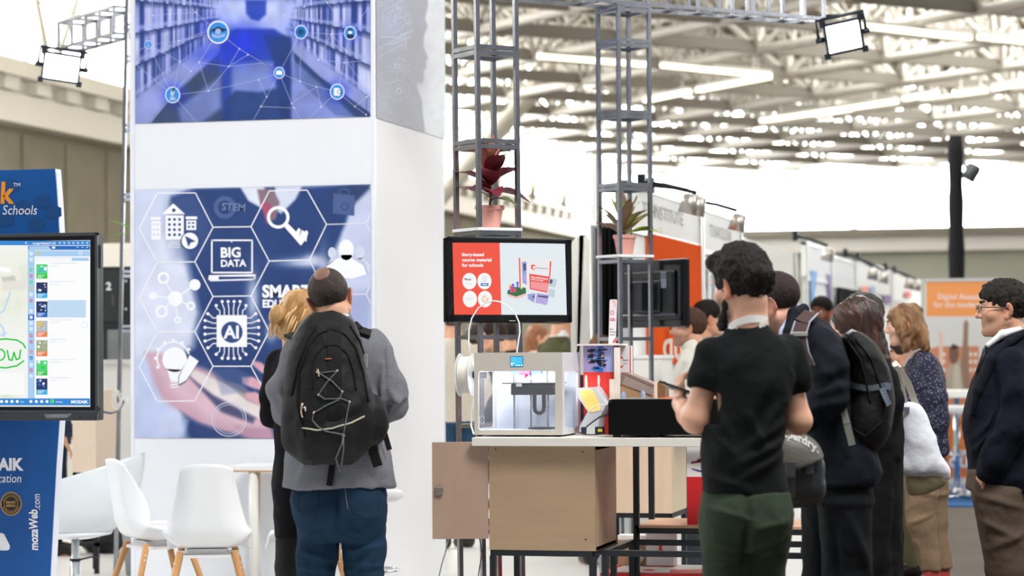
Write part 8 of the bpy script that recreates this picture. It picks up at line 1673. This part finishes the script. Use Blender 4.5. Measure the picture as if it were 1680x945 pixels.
# ------------------------------------------------------------------ people further back
def bg(label, px, py, d, face, skin, hair, top, legs=('#2a2c33'), style='short', pitch=0, glasses=False, stub=None, arms=None, hand=None, w=1.0, vox=.011, group=None, collar=None, turn=0.0):
    f = Fig(label, px, d, vox, group); f.root.rotation_euler.z = YAW + face; Hh = at(px, py, d).z; k = Hh / 1.755; f.k = k; X = lambda x, y, z: Vector((x * w, y, z)) * k
    T = headT(X(0, .03, 1.63), pitch, turn); f.T = T; al = arms or {}
    J = dict(neck=X(0, -.01, 1.49), chest=X(0, 0, 1.27), pelvis=X(0, 0, .95), sh_l=X(-.19, -.01, 1.42), sh_r=X(.19, -.01, 1.42), arm_l=[X(*v) for v in al.get('l', ((-.25, -.02, 1.13), (-.24, .12, .92)))], arm_r=[X(*v) for v in al.get('r', ((.25, -.02, 1.13), (.24, .12, .92)))], leg_l=[X(-.1, 0, .92), X(-.1, .01, .5), X(-.1, -.02, .1), X(-.12, .13, .03)], leg_r=[X(.1, 0, .92), X(.1, .01, .5), X(.1, -.02, .1), X(.12, .13, .03)])
    dn = dict(n=(0, 1, .2), side=(0, .3, 1), curl=.4, sz=k); J['hand_l'] = dict(wrist=J['arm_l'][1], d=J['arm_l'][1] - J['arm_l'][0], **dn); J['hand_r'] = dict(wrist=J['arm_r'][1], d=J['arm_r'][1] - J['arm_r'][0], **dn)
    if hand: J['hand_r'] = dict(wrist=J['arm_r'][1], sz=k, **hand)
    build_body(f, J, skin, T, k, dict(tor=.09, **({'stubble': stub} if stub else {})), ext=(.5, .45), h=vox * .62)
    if style == 'short': hair_short(f, T, hair, None, k, 1.0, .006, .05, -.05, .003, 60)
    elif style == 'long': s = SDF((-.15, -.2, -.3), (.15, .14, .17), .008); s.ell((0, -.018, .035), (.088, .108, .097), 0); s.cap((0, -.06, -.02), (0, -.08, -.2), .09, .07, .03); s.ell((0, .12, -.04), (.08, .065, .115), .01, None, True); o = f.add('hair', strands(s.mesh('hair'), .008, 40, 8), M('hair_' + hair[1:], hair, .5, noise=.3, nscale=25)); o.matrix_local = T @ Matrix.Scale(k, 4)
    s = f.grid(.8 * k, 1.58 * k, .46, .45, vox); R = [(.90, .0, .0, .185, .125), (1.05, 0, 0, .175, .125), (1.25, 0, 0, .19, .13), (1.38, 0, -.005, .195, .12), (1.45, 0, -.01, .14, .09), (1.5, 0, -.01, .075, .07)]; s.prof([(z * k, x * k, y * k, rx * k * w, ry * k) for z, x, y, rx, ry in R], 0)
    for sd in 'lr': s.chain([J['sh_' + sd] - Vector((0, 0, .02)), J['arm_' + sd][0], J['arm_' + sd][1] - (J['arm_' + sd][1] - J['arm_' + sd][0]) * .12], [.062 * k, .056 * k, .042 * k], .03)
    me = relax(s.mesh('top'), 1); wrinkle(me, .008, 9, 6, px * .1); f.add('top', me, fabric('cloth_' + top[1:], top))
    if collar: s = f.grid(1.4 * k, 1.58 * k, .2, .2, vox * .6); c = X(0, -.005, 1.475); s.cap(c, c + Vector((0, .02, .05)), .072 * k, .068 * k, 0); f.add('collar', s.mesh('collar'), M('collar_' + collar[1:], collar, .7))
    if legs: trousers(f, [(.98 * k, 0, 0, .17 * k, .12 * k), (.88 * k, 0, 0, .18 * k, .125 * k)], [[X(sx * .09, 0, .85), X(sx * .1, .01, .5), X(sx * .1, -.01, .1)] for sx in (-1, 1)], [.088 * k, .07 * k, .055 * k], fabric('cloth_' + legs[1:], legs), .05, px * .1)
    eyes(f, T, k); brows(f, T, hair, k)
    if glasses:
        b = MB()
        for sx in (-1, 1): b.tube([T @ (Vector((sx * .034 + .022 * math.cos(a), .112, .002 + .017 * math.sin(a))) * k) for a in [2 * PI * q / 14 for q in range(14)]], .0025, 5, closed=True); b.tube([T @ (Vector(q) * k) for q in ((sx * .056, .108, .008), (sx * .08, .06, .008), (sx * .085, -.01, .004))], .0035, 5)
        b.tube([T @ (Vector((-.012, .113, .006)) * k), T @ (Vector((.012, .113, .006)) * k)], .0025, 5); b.build('glasses', M('glasses_frame', '#1f2024', .25, .3), f.root)
    shoes(f, ((X(-.1, -.02, .1), -.01, .14), (X(.1, -.02, .1), .01, .14)), m_shoe); return f
H = PI / 2
fw = {'l': ((-.24, .02, 1.14), (-.12, .28, 1.12)), 'r': ((.24, .02, 1.14), (.12, .28, 1.12))}
bg('man with glasses and brown beard in a white jacket, right of the monitor back', 1138, 506, 14.9, H - .15, '#d9a88e', '#4a3326', '#dfddd3', '#33363d', glasses=True, stub=('#6b4a38', .7), arms=fw, vox=.009, collar='#e6e2d4', w=1.1)
bg('dark-haired man facing right behind the man in the white jacket', 1156, 493, 16.6, -H + .2, '#d8a588', '#1d1715', '#9aa0a8', '#2a2c33', vox=.01)
bg('young man with short black hair before the black curtain', 1351, 487, 20.5, PI - .55, '#7a4c38', '#15110f', '#20242c', vox=.01, stub=('#3a251d', .3))
bg('grey-haired man half hidden between the brown-haired and the ginger-haired woman', 1424, 482, 12.6, H - .1, '#d09a80', '#3b3936', '#161d2b', '#4f5140', vox=.008, arms=fw)
bg('person in olive trousers standing behind the white tote bag', 1489, 555, 15.2, H, '#d8a588', '#3a2a22', '#23262e', '#6b6a4e', vox=.012)
bf = bg('man in olive sweater holding a dark blue phone to his ear', 917, 500, 20.0, -H + .5, '#d5a386', '#2a211c', '#4a4c33', '#2a2c33', vox=.009, collar='#eeeef2', arms={'l': ((-.26, .0, 1.14), (-.2, .16, .95)), 'r': ((.3, .14, 1.2), (.155, .13, 1.5))}, hand=dict(d=(-.2, -.05, 1), n=(1, .1, .1), side=(0, 1, 0), curl=.5), pitch=-.15, w=1.08)
t = thing('phone', 'dark blue phone held to the ear of the man in the olive sweater', 'phone', bf.o, bf.root.rotation_euler.z); b = MB(); a = Vector((.105, .075, 1.66)) * bf.k; b.bar(a - Vector((-.02, -.05, .07)), a + Vector((.02, -.02, .06)), .075, .012, (1, .1, .2)); b.build('body', M('navy_phone', '#27314a', .3), t)
bg('bearded man with glasses standing far back right of the man on the phone', 957, 532, 27, H - .1, '#cf9a80', '#2d211b', '#b9b0a2', glasses=True, stub=('#3a2a22', .8), vox=.013)
bg('person with long ginger brown hair behind the man on the phone', 880, 532, 23, -H, '#d8a588', '#8a5a3a', '#d9c3b2', style='long', vox=.014)
bg('brown-haired person whose head shows just above the white lid of the red box', 986, 551, 16.2, .2, '#d8a588', '#7a5235', '#2c2f38', vox=.013)
bg('dark-haired man facing left between the bars of the left lattice post', 815, 527, 19, H, '#d9a58a', '#2a1d17', '#1a1c22', vox=.012)
bg('dark-haired person in black looking away behind the right bar of the left lattice post', 838, 528, 21, .4, '#d8a588', '#1e1512', '#17181c', vox=.014)
bg('person in purple black top at the left bar of the left lattice post', 781, 531, 22, -H, '#d8a588', '#241917', '#2b2632', style='long', vox=.014)
bg('person in a long cream coat and blue jeans between the tower and the filament spool', 744, 497, 17.6, .6, '#d8a588', '#4a3a2c', '#d9d0c0', '#2f4a66', vox=.012)
bg('person in a grey T-shirt with a green badge behind the white counter on the left', 190, 478, 19.9, PI + .3, '#dba98f', '#4a3326', '#8f9296', vox=.013)
bg('person in a dark blue top half hidden behind the touch display and totem', 88, 545, 17.2, -H, '#d8a588', '#3a2a22', '#1f2c44', '#1f2c44', vox=.014)
# ------------------------------------------------------------------ booth row along the aisle
BX = -3.0; m_bw = M('booth_white', '#eef0ee', .55); m_post = M('booth_post', '#cfd3d2', .4, .5); m_or2 = M('orange_banner', '#ee5a14', .9, spec=.05); m_lamp2 = M('spot_glow', '#fff4dc', .3, emit=6)
def bxX(mb, x0, y0, x1, y1, dx=.05, off=0.0): A, B = onX(x0, y1, BX + off), onX(x1, y0, BX + off); return mb.box((BX + off - dx, A.y, A.z), (BX + off, B.y, B.z))
def ybox(mb, ya, yb, z0, z1, dx=.05, off=0.0): mb.box((BX + off - dx, ya, z0), (BX + off, yb, z1))
YX_ = lambda px: onX(px, 500, BX).y
def booth(label, pa, pb, ztop, fas, panel, back=True, txt=None):
    ya, yb = YX_(pa), YX_(pb); t = thing('exhibition_booth', label, 'booth', (BX, (ya + yb) / 2, .0), group='booths along the aisle'); I = Matrix.Translation(-t.location)
    for y in (ya + .03, yb - .03): b = MB(); b.box((BX - .03, y - .025, 0), (BX + .015, y + .025, ztop)); b.build('post', m_post, t, M4=I)
    if fas: b = MB(); ybox(b, ya, yb, ztop - fas, ztop); b.build('fascia', m_bw, t, M4=I); b = MB(); ybox(b, ya, yb, ztop - .03, ztop + .01, .06, .006); ybox(b, ya, yb, ztop - fas - .02, ztop - fas + .012, .06, .006); b.build('rail', m_post, t, M4=I)
    b = MB(); ybox(b, ya + .02, yb - .02, 0, ztop - fas, .03, -.01); b.build('wall_panel', panel, t, M4=I)
    if txt:
        p = Print((BX + .001, 0, 0), (1, 0, 0)); m = MB(); text_mesh(m, txt, 0, 0, 1.0, Matrix.Identity(4), 0); W_ = max(v[0] for v in m.v); p.mb._add([Vector((BX + .004, ya + (yb - ya) * (.18 + .55 * v[0] / W_), ztop - fas * .62 + v[2] * .13)) for v in m.v], m.f); p.mb.build('lettering', M('pale_lettering', '#b5b6b1', .6), t, M4=I)
    return t, I, ya, yb
t, I, ya, yb = booth('nearest booth with big orange panel behind the black monitor back', 1030, 1150, 2.5, .30, m_bw, txt='TX INSTITUTE')
b = MB(); q = onX(1100, 590, BX).z; ybox(b, YX_(1062), yb - .04, 1.33, 2.2, .02, .015); b.build('orange_panel', m_or2, t, M4=I)
p = Print((BX + .0155, 0, 0), (1, 0, 0)); p.text('qu', 1087, 588, 70, 0, 0, .02, .5, ang=0); p.mb.build('lettering', [M('cream_letter', '#ffe9d8', .6)], t, M4=I)
t, I, ya, yb = booth('second booth of the row, white panels with a small coloured poster', 1152, 1217, 2.5, .33, m_bw, txt='TS BARCELONA')
b = MB(); ybox(b, ya + .25, ya + .29, 0, 2.1, .02, .012); ybox(b, ya + .55, ya + .58, 0, 2.1, .02, .012); b.build('mullion', m_post, t, M4=I)
p = Print((BX + .006, 0, 0), (1, 0, 0)); p.rect(1160, 440, 1168, 447, 0); p.rect(1160, 452, 1168, 458, 1); p.rect(1160, 459, 1168, 464, 2); p.rect(1160, 465, 1168, 470, 3); p.mb.build('poster', [M('grey_print', '#9b9b9f', .5), M('mint_print', '#9fd3c0', .5), M('peach_print', '#f0b79a', .5), M('lilac_small', '#b9a8d8', .5)], t, M4=I)
booth('plain cream booth wall, third of the row', 1219, 1306, 2.36, 0, M('cream_panel', '#ecebe2', .6))
t, I, ya, yb = booth('booth with blue, white and purple panel, fourth of the row', 1323, 1364, 2.5, .36, m_bw)
p = Print((BX + .006, 0, 0), (1, 0, 0)); p.poly([(1330, 443), (1341, 446), (1334, 506), (1330, 506)], 0); p.poly([(1356, 449), (1363, 452), (1364, 506), (1362, 506)], 1); p.mb.build('coloured_panel', [M('sky_blue_panel', '#3d9be0', .5), M('purple_panel', '#6a3fa0', .5)], t, M4=I)
t, I, ya, yb = booth('booth with ribbed top and black curtain, fifth of the row', 1365, 1403, 2.45, .32, m_bw)
b = MB(); n_ = 9; vs, fs = [], []; 
def curtain(ya, yb, z0, z1, x, amp=.03, n=60): 
    vs, fs = [], []
    for i in range(n + 1): y = ya + (yb - ya) * i / n; vs += [(x + amp * math.sin(i * 1.3) + amp * .4 * math.sin(i * 2.9), y, z) for z in (z0, z1)]
    for i in range(n): fs.append((2 * i, 2 * i + 2, 2 * i + 3, 2 * i + 1))
    return MB()._add(vs, fs, True)
curtain(ya + .05, yb - .05, .05, 2.1, BX + .06).build('curtain', M('black_curtain', '#0d0e10', .9), t, M4=I)
booth('booth with coral posters, sixth of the row', 1405, 1462, 2.5, .34, m_bw); booth('farthest booth of the row with a red panel', 1464, 1512, 2.5, .4, M('far_panel', '#e8d3cf', .6))
p = Print((BX + .006, 0, 0), (1, 0, 0)); 
for i, (x0, y0, x1, y1, c) in enumerate(((1412, 470, 1426, 486, '#f0907c'), (1428, 470, 1436, 486, '#8fa8d8'), (1450, 484, 1462, 498, '#6a3f90'), (1484, 478, 1494, 488, '#e0504a'))):
    q = Print((BX + .02, 0, 0), (1, 0, 0)); q.rect(x0, y0, x1, y1); A = onX((x0 + x1) / 2, y1, BX + .02); o = q.mb.build('poster', M('far_poster_%d' % i, c, .6)); tag(o, ('small coral poster', 'small pale blue poster', 'small purple poster', 'small red poster')[i] + ' on a far booth wall', 'poster', 'posters on the far booths')
for px, py, lb in ((1130, 338, 'nearest spotlight, above the orange panel'), (1143, 341, 'second spotlight, close behind the nearest one'), (1210, 368, 'spotlight above the white panels of the second booth'), (1358, 420, 'spotlight above the blue, white and purple panel'), (1432, 452, 'spotlight above the booth right of the black curtain'), (1450, 458, 'spotlight left of the roll-up banner, second of a close pair'), (1491, 468, 'spotlight of the farthest booth, left one'), (1504, 471, 'spotlight of the farthest booth, right one')):
    a = onX(px, py, BX + .32); y = a.y; t = thing('spotlight', lb, 'spotlight', (BX + .32, y, a.z), 0, 'booth spotlights'); e = Vector((-.31, -.02, max(2.52 - a.z, .06)))
    b = MB(); b.tube([(0, 0, .1), e * .5 + Vector((0, 0, .06)), e], .014, 8); b.box(e - Vector((.02, .03, .05)), e + Vector((.03, .03, .05))); b.build('arm', m_black, t)
    b = MB(); b.lathe([(.025, .08), (.05, .07), (.062, -.05), (.058, -.05)], n=18, mat=Matrix.Rotation(.25, 4, 'Y')); b.build('lamp_head', M('brushed_head', '#c9c3ba', .35, .7), t); b = MB(); b.lathe([(.055, -.047), (.055, -.042)], n=18, mat=Matrix.Rotation(.25, 4, 'Y')); b.build('lens', m_lamp2, t)
# booth end behind the right lattice post: white column, black curtain, white counter
ye = 16.9; A, B = onY(937, 620, ye), onY(985, 262, ye); t = thing('booth_column', 'tall white booth end panel left of the black curtain', 'booth panel', ((A.x + B.x) / 2, ye, 0)); I = Matrix.Translation(-t.location); C0 = onY(972, 262, ye); C1 = onY(960, 385, ye)
b = MB(); b.prism(rr_poly(A.x, 0, C0.x, C1.z, .1, .002), ye, ye + .12); b.build('rounded_panel', M('ivory_panel', '#e9e7df', .5), t, M4=I); b = MB(); b.box((C0.x, ye - .02, 0), (B.x, ye + .1, B.z)); b.build('post', m_bw, t, M4=I)
A, B = onY(978, 600, 16.2), onY(1064, 368, 16.2); t = thing('curtain', 'black booth curtain behind the right lattice post', 'curtain', ((A.x + B.x) / 2, 16.2, 0)); I = Matrix.Translation(-t.location)
vs, fs = [], []; n = 70
for i in range(n + 1): x = A.x + (B.x - A.x) * i / n; vs += [(x, 16.2 + .035 * math.sin(i * .9) + .015 * math.sin(i * 2.3), z) for z in (.02, B.z)]
MB()._add(vs, [(2 * i, 2 * i + 2, 2 * i + 3, 2 * i + 1) for i in range(n)], True).build('drape', M('black_curtain', '#0d0e10', .9), t, M4=I); b = MB(); b.tube([(A.x - .03, 16.2, B.z), (B.x + .03, 16.2, B.z)], .02, 8)
for x in (A.x - .02, B.x + .02): b.tube([(x, 16.2, 0), (x, 16.2, B.z)], .018, 8)
b.build('rail', m_post, t, M4=I)
A, B = onY(1036, 800, 15.2), onY(1084, 588, 15.2); t = thing('counter', 'white booth counter under the black curtain, right of the right lattice post', 'counter', ((A.x + B.x) / 2, 15.2, .012)); I = Matrix.Translation(-t.location); b = MB(); b.box((A.x, 15.2, .012), (B.x, 15.6, B.z)); b.build('body', M('white_laminate', '#efeee9', .5), t, M4=I); b = MB(); b.box((A.x - .01, 15.19, B.z), (B.x + .01, 15.62, B.z + .02)); b.build('top', m_bw, t, M4=I)
A, B = onY(1293, 700, 30), onY(1330, 442, 30); 
# black draped column with lamp
dC = 30.0; P_ = at(1571, 575, dC); t = thing('draped_column', 'tall black draped column rising behind the roll-up banner', 'column', (P_.x, P_.y, 0)); z1 = at(1571, 222, dC).z; r = .11
prof = [(r * .8 + r * .25 * (1 - k / 20) + .008 * math.sin(k * 2.1), z1 * k / 20) for k in range(21)]; b = MB(); b.lathe(prof, n=14); me = b.build('drape', M('black_curtain', '#0d0e10', .9), t)
b = MB(); b.bar((.02, 0, z1 - .2), (.22, -.05, z1 - .55), .03); b.lathe([(.05, .1), (.09, .08), (.09, -.12), (.08, -.12)], n=14, mat=Matrix.Translation((.2, -.05, z1 - .45)) @ Matrix.Rotation(.5, 4, 'Y')); b.build('lamp', M('dark_lamp', '#55585a', .4, .5), t)
# roll-up banner, cocktail tables, blue carpet
YB_ = 24.4; A, B = onY(1519, 826, YB_), onY(1652, 459, YB_); t = thing('roll_up_banner', 'orange roll-up banner about digital assessment with people raising their arms', 'banner', ((A.x + B.x) / 2, YB_, .0)); I = Matrix.Translation(-t.location); zb_0 = max(A.z, .09)
def paint_b(P):
    c = full(P, '#dcdcd8'); blend(c, P, [(1500, 440), (1680, 440), (1680, 519), (1500, 519)], '#f4a05c', .6); blend(c, P, [(1540, 568), (1606, 568), (1606, 700), (1500, 700), (1500, 580)], '#d08a64', 1); blend(c, P, [(1500, 645), (1660, 645), (1660, 790), (1500, 790)], '#d98a58', 4, .85)
    for x in (1546, 1566, 1590, 1598):
        for y in (578, 590, 604): blend(c, P, [(x, y), (x + 5, y), (x + 5, y + 6), (x, y + 6)], '#e9e3d8', .6)
    blend(c, P, [(1553, 605), (1566, 592), (1580, 592), (1584, 646), (1552, 646)], '#b7a792', 1); blend(c, P, [(1566, 596), (1573, 600), (1578, 646), (1562, 646)], '#cdc3ad', 1); blend(c, P, [(1557, 573), (1563, 566), (1571, 568), (1574, 580), (1570, 594), (1563, 598), (1557, 590)], '#7a5848', 1); blend(c, P, [(1557, 572), (1564, 564), (1573, 569), (1568, 573)], '#33231d', .8)
    blend(c, P, [(1576, 600), (1580, 560), (1581, 530), (1585, 524), (1589, 530), (1588, 560), (1590, 600), (1592, 645), (1582, 645)], '#9a7a66', 1); blend(c, P, [(1540, 545), (1543, 540), (1546, 548), (1548, 600), (1541, 600)], '#e8c6b8', 1); blend(c, P, [(1500, 690), (1660, 690), (1660, 800), (1500, 800)], '#ef8743', 2); blend(c, P, [(1500, 784), (1660, 784), (1660, 850), (1500, 850)], '#e7e4df', 1); return c
pb = paint_sheet('banner_print', 1520, 461, 1652, 826, 90, 180, paint_b, (0, YB_, 0), (0, -1, 0), t, m_print); pb.location = -t.location
p = Print((0, YB_ - .001, 0), (0, -1, 0)); wl = M('white_ink', '#f6f8ff', .5); p.text('Digital Assessment', 1538, 491, 13, 0, 0, .0, .95); p.text('for the modern school', 1532, 504, 13, 0, 0, 0, .95); p.text('quayn', 1556, 766, 34, 0, 0, .02, 1.0); p.mb.build('lettering', [wl], pb)
b = MB(); b.box((A.x, YB_ + .002, zb_0), (B.x, YB_ + .006, B.z)); b.build('backing', M('banner_back', '#d9d9d6', .6), t, M4=I); b = MB(); b.box((A.x - .01, YB_ - .012, B.z - .01), (B.x + .01, YB_ + .014, B.z + .02)); b.build('top_bar', M('silver_bar', '#dfe1e3', .3, .6), t, M4=I); b = MB(); b.box((A.x - .02, YB_ - .09, .013), (B.x + .02, YB_ + .1, .1)); b.tube([((A.x + B.x) / 2, YB_ + .02, .05), ((A.x + B.x) / 2, YB_ + .02, B.z)], .012, 8); b.build('base', M('silver_bar', '#dfe1e3'), t, M4=I)
for (px, d, py, lb) in ((1568, 23.3, 642, 'white cocktail table with chrome foot in front of the roll-up banner'), (1590, 22.8, 668, 'lower white cocktail table half hidden behind the man with glasses')):
    q = at(px, 575, d); t = thing('cocktail_table', lb, 'table', (q.x, q.y, .014), 0, 'cocktail tables by the banner'); z = at(px, py, d).z; b = MB(); b.lathe([(.30, z - .07), (.31, z - .065), (.31, z - .005), (.30, z)], n=36); b.build('top', m_bw, t); b = MB(); b.tube([(0, 0, .02), (0, 0, z - .07)], .03, 14); b.build('pole', m_chrome, t)
    b = MB(); b.lathe([(.06, .015), (.05, .05), (.032, .08)], n=20)
    for k in range(4): a = k * H + .4; b.tube([(0, 0, .05), (.28 * math.cos(a), .28 * math.sin(a), .012)], [.022, .012], 8)
    b.build('foot', m_chrome, t); b = MB(); b.tube([(.2 * math.cos(a), .2 * math.sin(a), .42) for a in [2 * PI * k / 24 for k in range(24)]], .008, 6, closed=True); b.bar((-.2, 0, .42), (.2, 0, .42), .012); b.build('foot_ring', m_chrome, t)
b = MB(); A = onZ(1480, 829, .012); B = onZ(1700, 829, .012); b.box((A.x - .6, A.y, 0), (B.x + 2, A.y + 6, .013)); o = b.build('floor_carpet', M('blue_carpet', '#1f5f9a', .9, noise=.1, nscale=60)); o['kind'] = 'structure'
